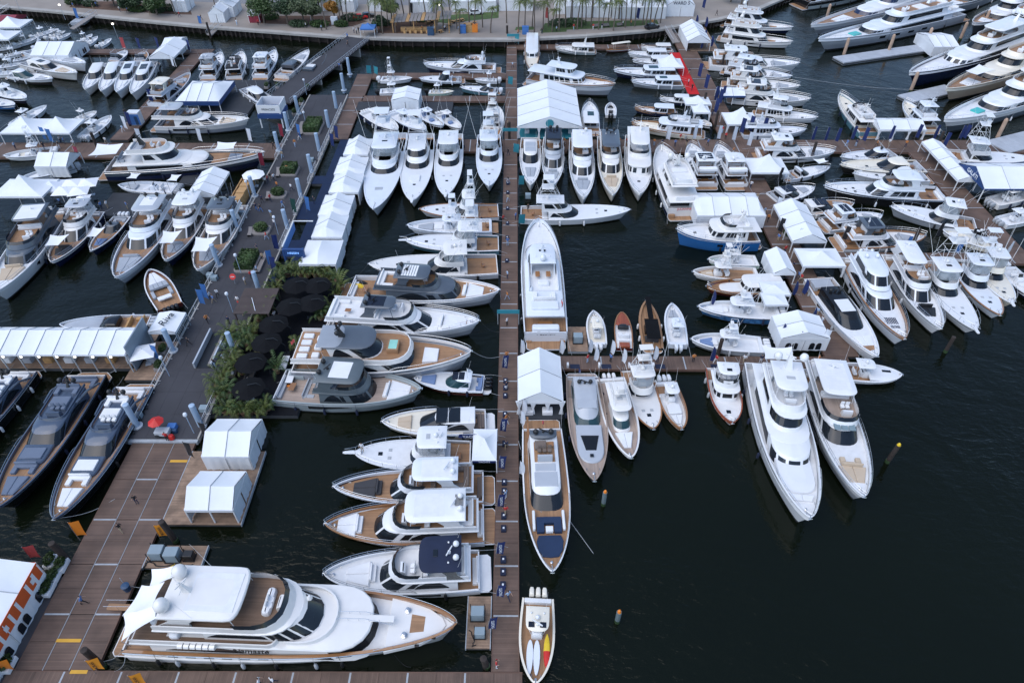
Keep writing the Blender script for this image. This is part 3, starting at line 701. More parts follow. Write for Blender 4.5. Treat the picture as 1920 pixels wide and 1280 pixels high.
def sport(bow, stern, label, name='sportfishing_boat', cat='boat', group=None, B=None, zb=None, hull='white', cap='white', boot='bottom_paint', tower=0, rigs=8.0, cab=(0.28, 0.58), fly=(0.26, 0.47), ht=(0.22, 0.44), encl=False, pulpit=0, rail=0, mc='teak', top='white', deck='white', hatches=1, mask=True, second=None, radar=True, htw=0.7, vinyl=True, padm=None, chair=True, cover=None, cw=.78):
  b = Boat(name, bow, stern, label, cat, group, B, zb, 0.8); L = b.L
  b.hull(hull, fs=b.zb * 0.52, bw=0.06, cap=cap, x0=0.01, boot=boot, second=second, capw=.16, e=.7, p=2.3, sheer=1.8, flb=.25, rake=.09)
  b.decks(deck, 0.26, 0.55, mc)
  z1 = b.dz(b.q(cab[0] * L)); ch = 1.25 if L > 13 else .95
  b.cabin(cab[0], cab[1], cw, ch, z1 - .08, 1.5, 0, 0.14, nose=1.1, m=top, shield=(1, .12, .92) if mask else (3, .25, .9), su=(.36, .64), back=True, sides=((0.05, .345, .3, .88, 'swoosh'),))
  zr = z1 + ch - .05
  if encl:
    b.cabin(fly[0], fly[1] + .03, cw * .82, 1.7, zr, .9, 0, .16, nose=.8, m=top, shield=(1, .35, .9), su=(.375, .625), sides=((.08, .355, .38, .86, 'pane'),), name='enclosed_bridge')
    zt = zr + 1.75; b.box('cabin_roof', top, fly[0] - .05, fly[1] - .03, -cw * .72, cw * .72, zt - .08, .14, .06)
  else:
    b.coaming(fly[0], fly[1] + .04, cw * .88, zr, .8, .5, .02, m=top, floor='nonskid', nose=.8)
    b.helm(fly[0] + .08, zr + .05, 0, 2, .9)
    zt = zr + 2.35
    b.hardtop(ht[0], ht[1], htw, zt, 'white' if not cover else cover, zr + .7, legs='posts', nose=.35, th=.12)
    if vinyl:
      c = Cab(ht[0] * L + .2, ht[1] * L + .1, htw * b.B / 2 * .93, zr + .78, zt + .02, .1, 0, .02, .4 * b.B / 2, 2.8); mb = MB(); c.pane(mb, .1, .9, 0, 1, 18, 0, .01); b.add('vinyl_enclosure', 'clear_vinyl', mb)
    zt += .12
  if radar: b.dome(ht[0] + .09, 0, zt, .3); b.radar(ht[0] + .05, zt, l=1.0)
  b.whips(ht[0] + .02, zt, htw * .8, 3.5)
  if tower: b.tower(ht[0] - .01, ht[1] - .03, htw * .95, zt - .1, tower)
  if rigs: b.outriggers(fly[1] - .04, cw * .9, zr + .5, rigs)
  if pulpit: b.pulpit(pulpit)
  if rail: b.rail(rail, pulpit=pulpit * .8)
  if hatches: b.hatch(.78, 0, .55, 'glass'); b.hatch(.7, .25, .45, 'rubber_grey'); b.hatch(.7, -.25, .45, 'rubber_grey')
  if padm: b.box('foredeck_locker', padm, .66, .74, -.3, .3, b.dz(.7) + .02, .3)
  if chair: b.chair(.12, 0, .55, 'varnish')
  b.box('mezzanine', 'white', cab[0] - .055, cab[0] - .002, -.7, .7, .5, .75); b.anchor()
  return b

def expr(bow, stern, label, name='express_cruiser', cat='yacht', group=None, B=None, zb=None, hull='white', deck='nonskid', mc='teak', cap='white', top='white', cab=(0.24, 0.62), cw=0.76, rake=1.7, roof=None, pad='cushion_grey', padx=(0.68, 0.84), ob=0, obm='white', hw=((0.3, 0.55),), rail=0.45, second=None, glass='glass', aftpad='cushion_grey', domes=0, domm='black', boot='bottom_paint', platm='teak', side=(.05, .345, .3, .88, 'swoosh'), ch=None, split=2, whip=True, plat=.08, arch=True, sail=None, hatch=None, shieldt=(.1, .92), e=.7, bw=.25):
  b = Boat(name, bow, stern, label, cat, group, B, zb, 0.4); L = b.L
  b.hull(hull, bw=bw if L > 12 else .08, cap=cap, x0=plat, second=second, boot=boot, e=e).decks(deck, .22, None, mc).platform(platm)
  if hw: b.hullwin(hw, .45, .7, taper=1.0)
  z1 = b.dz(b.q(cab[0] * L)); h = ch or (1.5 if L > 16 else 1.35)
  c = b.cabin(cab[0], cab[1], cw, h, z1 - .06, rake, -.25, .16, nose=1.1, m=top, shield=(1, *shieldt), su=(.37, .63), sides=(side,), glass=glass, back=True)
  zr = z1 + h + .02
  if roof:
    rm, a, d, w, k = roof
    for i in range(k): b.box('sunroof', rm, a + (d - a) * i / k + .003, a + (d - a) * (i + 1) / k - .003, -w, w, zr - .08, .15, .04)
  if domes:
    for i in range(domes): b.dome(cab[0] + .05, (.3 if i else -.3) if domes > 1 else 0, zr, .3, domm)
    b.radar(cab[0] + .05, zr, domm)
  if pad: b.pad(padx[0], padx[1], .5, .32, None, pad, split=split)
  if hatch: b.hatch(hatch)
  if rail: b.rail(rail, h=.55)
  if sail: b.sail(padx[0] - .05, padx[1] + .03, .62, .4, b.zs(.8) + 1.9)
  if ob: b.outboards(ob, obm, .55)
  b.sofa(.12, .2, .62, b.zc, aftpad, 1)
  if L > 14: b.table(.19, 0, b.zc); b.box('aft_sunpad', aftpad, .095, .15, -.5, .5, b.zc + .35, .3)
  b.anchor()
  if whip: b.whips(cab[0] + .03, zr, .5, 2.0)
  return b

def cc(bow, stern, label, name='center_console', cat='boat', group=None, B=None, zb=None, hull='white', sole='nonskid', ob=2, obm='white', ttop='white', tower=0, rigs=0, boot='bottom_paint', pad='cushion_white', tx=(.3, .52), console=True, second=None, x0=.09, cap='white', coffin=True, tw=.55, hard=False, stripe=None, bowseat='cushion_white', zt=2.15, boxes=0):
  b = Boat(name, bow, stern, label, cat, group, B, zb, 0.5); L = b.L
  b.hull(hull, fs=b.zb * .72, bw=.55, cap=cap, x0=x0, boot=boot, second=second, capw=.2, e=.68, p=2.2, rake=.08)
  b.decks(sole, .0, .4, sole)
  y = b.inner(0); mb = MB(); mb.rbox(b.x0 + .02, b.x0 + .5, -y, y, .3, b.zs(0) + .02, .06); b.add('transom', 'white', mb)
  zd = b.dz(.4)
  b.helm(tx[0] + .09, zd, 0, 3 if L > 10.5 else 2, .95 if L > 9 else .8, seat=pad, sp=.5)
  b.box('console', 'white', tx[0] + .12, tx[1] - .01, -.34, .34, zd, 1.05, .2, taper=.08)
  mb = MB(); X = (tx[0] + .13) * L; mb.grid([[(X + .3, -.4, zd + 1.0), (X + .3, .4, zd + 1.0)], [(X + .05, -.38, zd + 1.6), (X + .05, .38, zd + 1.6)]]); b.add('windscreen', 'glass', mb)
  if coffin: b.box('console_seat', pad, tx[1], tx[1] + .09, -.3, .3, zd, .5, .1)
  if bowseat:
    b.pad(.72, .88, .5, .2, b.dz(.8) + .02, bowseat, .3, 2, 'bow_seat')
  if ttop:
    b.ttop(tx[0], tx[1], tw, zd + zt, zd, ttop)
    b.whips(tx[0] + .03, zd + zt + .1, tw * .7, 2.5); b.dome((tx[0] + tx[1]) / 2, 0, zd + zt + .1, .25)
    if tower: b.tower(tx[0] + .01, tx[1] - .03, tw * .75, zd + zt, tower, top=.7, canopy=tower > 1.4)
    if rigs: b.outriggers((tx[0] + tx[1]) / 2, tw * .9, zd + zt, rigs, .85, .2)
  if ob: b.outboards(ob, obm, .5, sp=.68 if ob < 4 else .62, x=b.x0 - .05)
  b.anchor()
  return b

def trawl(bow, stern, label, name='trawler_yacht', cat='yacht', group=None, B=None, zb=None, hull='white', deck='nonskid', top='white', cab=(.2, .62), cw=.78, up=(.3, .52), upw=.6, fly=True, roof=None, rail=.3, mc='teak', cap='white', panes=5, shield=5, second=None, mast=True, hard=True, upper_encl=False, boot='bottom_paint', tender=False, hw=None, bimini=None, hatch=.78, pad=None, plat=.05, ch=1.95, dom=0):
  b = Boat(name, bow, stern, label, cat, group, B, zb, .4); L = b.L
  b.hull(hull, bw=.5, cap=cap, x0=plat, second=second, boot=boot, e=.72, p=2.3, sheer=1.8).decks(deck, .18, None, mc).platform('teak')
  if hw: b.hullwin(hw, .45, .65)
  z1 = b.dz(b.q(cab[0] * L)); zf = b.dz(b.q(cab[1] * L)); h = ch if L > 12 else 1.6
  b.cabin(cab[0], cab[1], cw, h + (zf - z1) * .6, z1 - .05, .35, 0, .06, nose=.75, m=top, shield=(shield, .5, .9), su=(.375, .625), sides=((.05, .35, .45, .88, 'panes%d' % panes),), gap=.008, n=3.4, back=True)
  zr = z1 + h + (zf - z1) * .6
  b.slab('upper_deck', top, cab[0] - .14, cab[1] - .02, cw + .04, zr - .06, .16, nose=.6)
  if upper_encl:
    b.cabin(up[0], up[1], upw, 1.7, zr + .08, .35, 0, .08, nose=.5, m=top, shield=(shield, .4, .88), sides=((.05, .35, .4, .86, 'panes3'),), gap=.008, n=3.4, name='pilothouse'); zt = zr + 1.8
    b.slab('pilothouse_roof', top, up[0] - .1, up[1] + .01, upw + .05, zt - .05, .14, nose=.5)
  elif fly:
    b.coaming(up[0] - .08, up[1] + .02, upw + .1, zr + .08, .7, .3, 0, m=top, floor='nonskid', nose=.6, screen='glass'); b.helm(up[1] - .06, zr + .12); b.sofa(up[0] - .06, up[0], upw * .9, zr + .12, 'cushion_white')
    zt = zr + .9
    if bimini: zt = zr + 2.2; b.hardtop(up[0] - .04, up[1] - .02, upw + .08, zt, bimini, zr + .8, legs='posts'); zt += .2
  else: zt = zr + .1
  if roof: b.box('sunroof', roof, cab[0] + .1, cab[1] - .1, -.35, .35, zt - .02 if upper_encl else zr + .06, .1, .03)
  if mast: b.mast((up[0] + .02) if fly or upper_encl else cab[0] + .1, zt, 1.8, domes=dom)
  if tender:
    x = cab[0] - .02; mb = MB()
    for sg in (1, -1): mb.tube([((x - .07) * L, sg * .6, zr + .45), ((x + .04) * L, sg * .6, zr + .45), ((x + .09) * L, sg * .15, zr + .5)], .22, 7)
    mb.rbox((x - .06) * L, (x + .06) * L, -.5, .5, zr + .2, zr + .4, .05); b.add('tender', 'rubber_grey', mb)
  if pad: b.pad(.74, .85, .4, .28, None, pad)
  elif hatch: b.hatch(hatch)
  b.rail(rail, mid=True); b.anchor(); b.whips(cab[0] + .1, zt, .4, 2.5)
  return b

def bigy(bow, stern, label, name='superyacht', cat='yacht', group=None, B=None, zb=None, hull='white', deck='teak', top='white', cap='white', second=None, hw=None, cab=(.16, .72), up=(.2, .58), top3=(.25, .48), dom=2, mastm='white', pad='cushion_white', bowitem=None, hard=None, rake=.9, boot='bottom_paint', bw=.8, glass='glass', shield=1, sail=None, cw=.82, h1=2.1, floor='teak', bowpad=(.78, .86), awn=False, rail=.5, e=.66, plat=.06):
  bowpad = bowpad if pad else None; pad = pad or 'cushion_white'
  b = Boat(name, bow, stern, label, cat, group, B, zb, .6); L = b.L
  b.hull(hull, bw=bw, cap=cap, x0=plat, second=second, boot=boot, e=e).decks(deck, .16, None, deck).platform('teak')
  if hw: b.hullwin(hw, .45, .66)
  z1 = b.dz(b.q(cab[0] * L))
  b.cabin(cab[0], cab[1], cw, h1, z1 - .05, rake, 0, .06, nose=1.0, m=top, shield=(shield, .25, .88), sides=((.05, .34, .3, .82, 'pane'),), glass=glass, back=True)
  z2 = z1 + h1
  b.slab('upper_deck', top, cab[0] - .08, up[1] + .06, cw + .04, z2 - .05, .2, nose=.9)
  b.cabin(up[0], up[1], cw * .84, 2.0, z2 + .1, rake, 0, .1, nose=.9, m=top, shield=(1, .25, .88), sides=((.05, .34, .32, .82, 'pane'),), glass=glass, name='upper_cabin', back=True)
  z3 = z2 + 2.1
  mb = MB()
  b.slab('sun_deck', top, cab[0], up[1] - .02, cw * .88, z3 - .05, .2, nose=.9)
  b.coaming(cab[0] + .02, up[1] - .05, cw * .8, z3 + .14, .8, .5, 0, m=top, floor=floor, nose=.8, screen=None)
  b.sofa(cab[0] + .04, cab[0] + .1, cw * .5, z3 + .2, pad, 1); b.helm(up[1] - .12, z3 + .15, 0, 2); b.box('sunpad', pad, up[1] - .26, up[1] - .2, -.4, .4, z3 + .15, .4)
  if hard:
    b.hardtop(top3[0], top3[1], cw * .78, z3 + 2.3, hard, z3 + .2, nose=.5, th=.22); zt = z3 + 2.55
  else: zt = z3 + .9
  b.mast(top3[0] + .05, zt, 2.2, mastm, .9, -.7, dom, 'white', .55, 1.6)
  b.sofa(cab[0] - .06, cab[0] - .02, cw * .6, z2 + .15, pad, 1)
  if bowpad and pad: b.pad(bowpad[0], bowpad[1], .42, .3, None, pad, .35)
  if bowitem: b.box('deck_pool', bowitem, .74, .79, -.25, .25, b.dz(.76) + .02, .35)
  if sail: b.sail(.72, .84, .5, .36, b.zs(.8) + 2.0)
  if rail: b.rail(rail, h=.6)
  b.anchor()
  return b
# ---------------------------------------------------------------- water, docks, seawall, land
def water():
  m = mat('water', (0.0035, 0.0055, 0.0026), 0.07, var=0.2, vscale=0.02)
  n, l = m.node_tree.nodes, m.node_tree.links; b = n['Principled BSDF']; b.inputs['IOR'].default_value = 1.33; b.inputs['Specular Tint'].default_value = (1.0, 0.96, 0.84, 1)
  tc = n.new('ShaderNodeTexCoord')
  prev = None
  for sc_, st, dist, sx in ((0.16, 0.6, 0.4, 1.3), (0.7, 0.7, 0.13, 1.9), (2.4, 0.6, 0.022, 1.7)):
    mp = n.new('ShaderNodeMapping'); mp.inputs['Scale'].default_value = (1, sx, 1); mp.inputs['Rotation'].default_value = (0, 0, R(12 * sx)); l.new(tc.outputs['Object'], mp.inputs[0])
    t = n.new('ShaderNodeTexNoise'); t.inputs['Scale'].default_value = sc_; t.inputs['Detail'].default_value = 4; t.inputs['Distortion'].default_value = 0.6; l.new(mp.outputs[0], t.inputs['Vector'])
    bp = n.new('ShaderNodeBump'); bp.inputs['Strength'].default_value = st; bp.inputs['Distance'].default_value = dist; l.new(t.outputs[0], bp.inputs['Height'])
    if prev: l.new(prev.outputs[0], bp.inputs['Normal'])
    prev = bp
  l.new(prev.outputs[0], b.inputs['Normal'])
  wnd = n.new('ShaderNodeTexNoise'); wnd.inputs['Scale'].default_value = 0.03; wnd.inputs['Detail'].default_value = 3; l.new(tc.outputs['Object'], wnd.inputs['Vector'])
  for bp in [x for x in n if x.type == 'BUMP']:
    mr = n.new('ShaderNodeMapRange'); mr.inputs[1].default_value = .35; mr.inputs[2].default_value = .65; mr.inputs[3].default_value = .25; mr.inputs[4].default_value = 1.0; l.new(wnd.outputs[0], mr.inputs[0]); l.new(mr.outputs[0], bp.inputs['Strength'])
  mb = MB(); mb.poly([(-900, -200, 0), (900, -200, 0), (900, 900, 0), (-900, 900, 0)]); o = mb.build('water', 'water'); tag(o, 'dark green harbour water with small ripples', 'water', kind='structure')
def dock_run(x0, x1, y0, y1, along='y', sec=5.7, z=0.55, m=None, joints=True, label='brown composite floating dock', name='dock', edge='dock_edge', lanes=1, joint='joint_white', thick=.4):
  """floating dock: float body, deck sections with joint strips between, edge boards"""
  cx, cy = (x0 + x1) / 2, (y0 + y1) / 2
  root = empty(name, (cx, cy, 0), 0, label=label, cat='dock', kind='structure')
  a0, a1, b0, b1 = x0 - cx, x1 - cx, y0 - cy, y1 - cy
  one('float', 'dock_float', root, 'box', a0 + .12, a1 - .12, b0 + .12, b1 - .12, -.2, z - .12)
  m = m or ('dock_brown' if along == 'y' else 'dock_brown_x')
  lo, hi = (b0, b1) if along == 'y' else (a0, a1); k = max(1, round((hi - lo) / sec)); st = (hi - lo) / k
  wl, wh = (a0, a1) if along == 'y' else (b0, b1)
  for ln in range(lanes):
    p0 = wl + .1 + (wh - wl - .2) * ln / lanes + (.06 if ln else 0); p1 = wl + .1 + (wh - wl - .2) * (ln + 1) / lanes - (.06 if ln < lanes - 1 else 0)
    for i in range(k):
      q0, q1 = lo + i * st + .04, lo + (i + 1) * st - .04; mid = (q0 + q1) / 2
      for r0, r1 in ((q0, mid - .012), (mid + .012, q1)):
        if along == 'y': one('deck_section', m, root, 'box', p0, p1, r0, r1, z - .15, z)
        else: one('deck_section', m, root, 'box', r0, r1, p0, p1, z - .15, z)
      if joints and i and (lanes == 1 or (i + ln) % 2):
        if along == 'y': one('joint_strip', joint, root, 'box', p0, p1, q0 - .13, q0 + .05, z - .1, z + .012)
        else: one('joint_strip', joint, root, 'box', q0 - .13, q0 + .05, p0, p1, z - .1, z + .012)
    if ln:
      if along == 'y': one('lane_strip', joint, root, 'box', p0 - .09, p0 - .03, b0, b1, z - .1, z + .008)
  for e0, e1 in ((wl, wl + .1), (wh - .1, wh)):
    if along == 'y': one('edge_board', edge, root, 'box', e0, e1, b0, b1, z - thick, z + .02)
    else: one('edge_board', edge, root, 'box', a0, a1, e0, e1, z - thick, z + .02)
  return root
def slab_thing(name, x0, x1, y0, y1, z, m, label, edge=None, cat='platform', kind='structure', lo=-.3):
  root = empty(name, ((x0 + x1) / 2, (y0 + y1) / 2, 0), 0, label=label, cat=cat, kind=kind); w_, d_ = (x1 - x0) / 2, (y1 - y0) / 2
  one('float_body', edge or 'dock_float', root, 'box', -w_ + .02, w_ - .02, -d_ + .02, d_ - .02, lo, z - .06); one('deck_panel', m, root, 'box', -w_, w_, -d_, d_, z - .055, z); return root

WX = lambda px, py, z=0: P(px, py, z).x
WY = lambda px, py, z=0: P(px, py, z).y
CD0, CD1 = WX(921, 1252, .5), WX(974, 1252, .5)          # centre dock edges
WL, WR = WX(265, 775, .8), WX(441, 664, .8)              # promenade edges
def docks():
  Z = .55
  yT0, yT1 = WY(1300, 693, Z), WY(1300, 668, Z)            # T dock
  yX0, yX1 = WY(1100, 285, Z), WY(1100, 262, Z)            # cross dock
  yS0, yS1 = WY(300, 1285, Z) - 3, WY(300, 1257, Z)          # near dock at the bottom edge
  yB = WY(958, 76, Z)
  dock_run(CD0, CD1, yS1 + .02, yX0 - .02, label='long brown centre dock running away from the camera, near half')
  dock_run(CD0, CD1, yX0 + .0, yB, label='long brown centre dock running away from the camera, far half')
  dock_run(WX(22, 1257), CD1 + .3, yS0, yS1, 'x', label='brown dock along the bottom edge of the view')
  w0, w1 = WX(250, 828, Z), WX(367, 830, Z)
  dock_run(w0, w1, yS1 + .02, WY(300, 830, Z), lanes=3, sec=5.2, label='wide three-lane brown dock at lower left')
  dock_run(w1 + .02, WX(452, 985, Z), WY(300, 983, Z), WY(300, 845, Z), m='dock_wood', joints=False, edge='joint_white', label='weathered wooden finger under the two boxy white tents', sec=8)
  dock_run(CD1 + .02, WX(1600, 690, Z), yT0, yT1, 'x', label='brown T dock across the middle right')
  rx0, rx1 = WX(1545, 640, Z), WX(1596, 640, Z)
  rx0 = rx1 - 5.0
  dock_run(rx0, rx1, yT1 + .02, yX0 - .02, label='brown main dock on the right, near part')
  dock_run(rx0, rx1, yX1 + .02, WY(1300, 62, Z), label='brown main dock on the right, far part', sec=7)
  dock_run(CD1 + .02, 175, yX0, yX1, 'x', sec=8, label='brown cross dock right of the centre dock')
  dock_run(WR + 9, CD0 - .02, yX0, yX1, 'x', sec=8, label='brown cross dock left of the centre dock')
  dock_run(-150, WL - .1, WY(100, 296, Z), WY(100, 268, Z), 'x', sec=8, label='brown cross dock at far left')
  dock_run(rx1 + .02, 170, WY(1700, 494, Z), WY(1700, 474, Z), 'x', sec=7, label='brown lower cross dock at right')
  fx = WX(1880, 455, Z); dock_run(fx - 2.5, fx + 2.5, WY(1700, 474, Z) + .02, yX0 - .02, sec=7, label='brown narrow dock at the right edge')
  dock_run(WX(660, 200, Z) - 2, WX(660, 200, Z) + 2, yX1 + .02, WY(690, 139, Z), sec=7, label='pale brown dock beside the gangway')
  dock_run(WX(660, 200, Z) + 2.02, CD0 - .02, WY(800, 147, Z), WY(800, 137, Z), 'x', sec=8, label='upper finger dock under the seawall')
  dock_run(WX(680, 182, Z), CD0 - .02, WY(800, 190, Z), WY(800, 180, Z), 'x', sec=8, label='finger dock beside the cube tent')
  dock_run(CD1 + .02, WX(1255, 90, Z), WY(1100, 92, Z), WY(1100, 84, Z), 'x', sec=9, label='upper finger dock right of the centre dock')
  slab_thing('platform', WX(672, 192, .6), WX(850, 192, .6), WY(760, 208, .6), WY(760, 191, .6), .6, 'carpet_dark', 'dark carpeted platform around the cube tent')
  slab_thing('fuel_float', WX(1063, 640), WX(1100, 640), WY(1080, 663), WY(1080, 617), .5, 'dock_wood', 'small wooden float with a utility box beside Passion', 'joint_white')
  dock_run(WX(872, 1215, .5), WX(921, 1215, .5) - .05, WY(900, 1216, .5), WY(900, 1117, .5), m='dock_wood', joints=False, edge='joint_white', label='small wooden float with power boxes by the centre dock', sec=9)
  dock_run(w1 + .02, WX(382, 1050, .5), WY(320, 1065, .5), WY(320, 1022, .5), m='dock_wood', joints=False, edge='joint_white', label='small wooden float with generators by the wide dock', sec=9)
  # concrete floats for the superyachts
  for (a, b_, w_, lb) in (((1572, 112), (1752, 86), 4.5, 'concrete finger float under the silver superyacht'), ((1697, 185), (1785, 165), 4.5, 'concrete finger float under the navy-hulled superyacht'), ((1870, 275), (1950, 255), 6, 'concrete float at the far right edge')):
    A, B_ = P(*a, .8), P(*b_, .8); d = B_ - A; L_ = d.length; root = empty('concrete_float', A, math.atan2(d.y, d.x), label=lb, cat='dock', kind='structure'); root.location.z = 0
    for i in range(5): one('float_unit', 'concrete_float', root, 'box', L_ * i / 5 + .02, L_ * (i + 1) / 5 - .02, -w_ / 2, w_ / 2, -.2, .8)
    one('rub_strip', 'dock_float', root, 'box', -.05, L_ + .05, -w_ / 2 - .06, w_ / 2 + .06, .1, .5)
  # promenade: wide dark concrete walkway, paving slabs
  root = empty('promenade', (0, 0, 0), 0, label='wide dark paved promenade running up the left side', cat='walkway', kind='structure')
  y0, y1 = WY(320, 822, .9), WY(560, 178, .9); n = 26; z = .9
  one('float_body', 'concrete', root, 'box', WL + .05, WR - .05, y0 + .02, y1, -.2, z - .1)
  for i in range(n):
    for j in range(4):
      a0 = WL + (WR - WL) * j / 4; one('paving_slab', 'promenade', root, 'box', a0 + .01, a0 + (WR - WL) / 4 - .01, y0 + (y1 - y0) * i / n + .012, y0 + (y1 - y0) * (i + 1) / n - .012, z - .1, z)
  for e in (WL - .12, WR - .1): one('kerb', 'concrete', root, 'box', e, e + .22, y0, y1, z - .5, z + .1)
  one('ramp_plate', 'joint_white', root, 'box', WL, WR, y0 - .5, y0 - .01, .3, .8)
  # gangway bridge up to the seawall
  A, B_ = P(520, 190, .9), P(672, 72, 2.6); d = B_ - A; L_ = Vector((d.x, d.y)).length
  g = empty('gangway', (A.x, A.y, 0), math.atan2(d.y, d.x), label='long dark gangway bridge with white railings up to the seawall', cat='gangway')
  wd = 3.6
  mb = MB(); rr = lambda x, zz: [(x, -wd, zz - .35), (x, wd, zz - .35), (x, wd, zz), (x, -wd, zz)]; mb.loft([rr(0, .95), rr(L_, 2.7)]); mb.build('bridge_deck', 'promenade', g)
  for sg in (1, -1):
    k = 26
    for i in range(k):
      a, b_ = L_ * i / k, L_ * (i + 1) / k; za, zc_ = .95 + 1.75 * i / k, .95 + 1.75 * (i + 1) / k; mb = MB()
      mb.tube([(a, sg * wd, za), (a, sg * wd, za + 1.1), (b_, sg * wd, zc_ + 1.1)], .05, 4); mb.tube([(a, sg * wd, za + .55), (b_, sg * wd, zc_ + .55)], .03, 4); mb.tube([(a, sg * wd, za + .1), (b_, sg * wd, zc_ + 1.0)], .025, 4); mb.build('railing_panel', 'galv', g)
  for i in (.35, .6, .85):
    one('bridge_pier', 'concrete', g, 'box', L_ * i - .3, L_ * i + .3, -wd, wd, -.5, .95 + 1.75 * i - .36)
  # blue carpet decks of the marquee stand and the black terrace
  bx = WX(487, 549, .6)
  for i, (pa, pb) in enumerate((((565, 330), (665, 345)), ((545, 378), (640, 412)), ((512, 450), (600, 480)), ((488, 505), (560, 528)))):
    x_0 = WR + .3; slab_thing('carpet_jetty', x_0, WX(pb[0], pb[1], .6), WY(*pb, .6), WY(*pa, .6), .62, 'carpet_blue', ['blue carpeted jetty farthest up the promenade', 'blue carpeted jetty second from the far end', 'blue carpeted jetty with two chairs', 'blue carpeted jetty next to the black terrace'][i])
  slab_thing('carpet_deck', WX(612, 400, .6) - 3.0, WX(612, 400, .6) + 2.5, WY(560, 508, .6), WY(600, 262, .6), .6, 'carpet_blue', 'blue carpeted deck under the white marquees')
  slab_thing('terrace', WX(430, 690, .7), WX(600, 640, .7), WY(480, 778, .7), WY(560, 530, .7), .7, 'deck_black', 'black floating terrace with dark parasols and potted palms')
  # red carpet
  rc = slab_thing('carpet_runner', WX(1290, 176, .6), WX(1311, 176, .6), WY(1340, 177, .6), WY(1270, 99, .6), .6, 'red_carpet', 'bright red carpet along the downeast cruisers')
  slab_thing('platform', WX(1286, 78, .6), WX(1338, 78, .6), WY(1300, 96, .6), WY(1300, 46, .6), .58, 'dock_wood', 'wooden platform under the seawall marquee')
  # dark decks of the left hand stands
  slab_thing('platform', WX(180, 400, .6), WL - .2, WY(300, 405, .6), WY(300, 362, .6), .62, 'carpet_dark', 'dark platform behind the bows-down yachts')
  slab_thing('platform', WX(0, 690, .6) - 8, WX(262, 690, .6), WY(100, 690, .6), WY(100, 625, .6), .6, 'dock_wood', 'wooden platform under the long white pavilion')
  slab_thing('platform', WX(240, 700, .6), WL - .3, WY(260, 712, .6), WY(260, 640, .6), .6, 'dock_wood', 'small platform with square parasol beside the promenade')
  slab_thing('platform', WX(385, 190, .6), WL - .1 if False else WX(500, 160, .6), WY(450, 215, .6), WY(450, 150, .6), .62, 'carpet_dark', 'dark platform with planters under the gangway foot')
  slab_thing('platform', WX(280, 420, .6), WX(440, 300, .6), WY(400, 345, .6), WY(400, 312, .6), .62, 'carpet_dark', 'dark platform under the grey-legged open tent')
  dock_run(-130, WX(400, 95, .6), WY(200, 100, .6), WY(200, 92, .6), 'x', sec=10, label='brown dock behind the express cruisers')
  fx2 = WX(289, 190, .6); dock_run(fx2 - 2, fx2 + 2, WY(250, 262, .6), WY(300, 101, .6), sec=8, label='brown dock between the cruisers and the navy-edged tent')

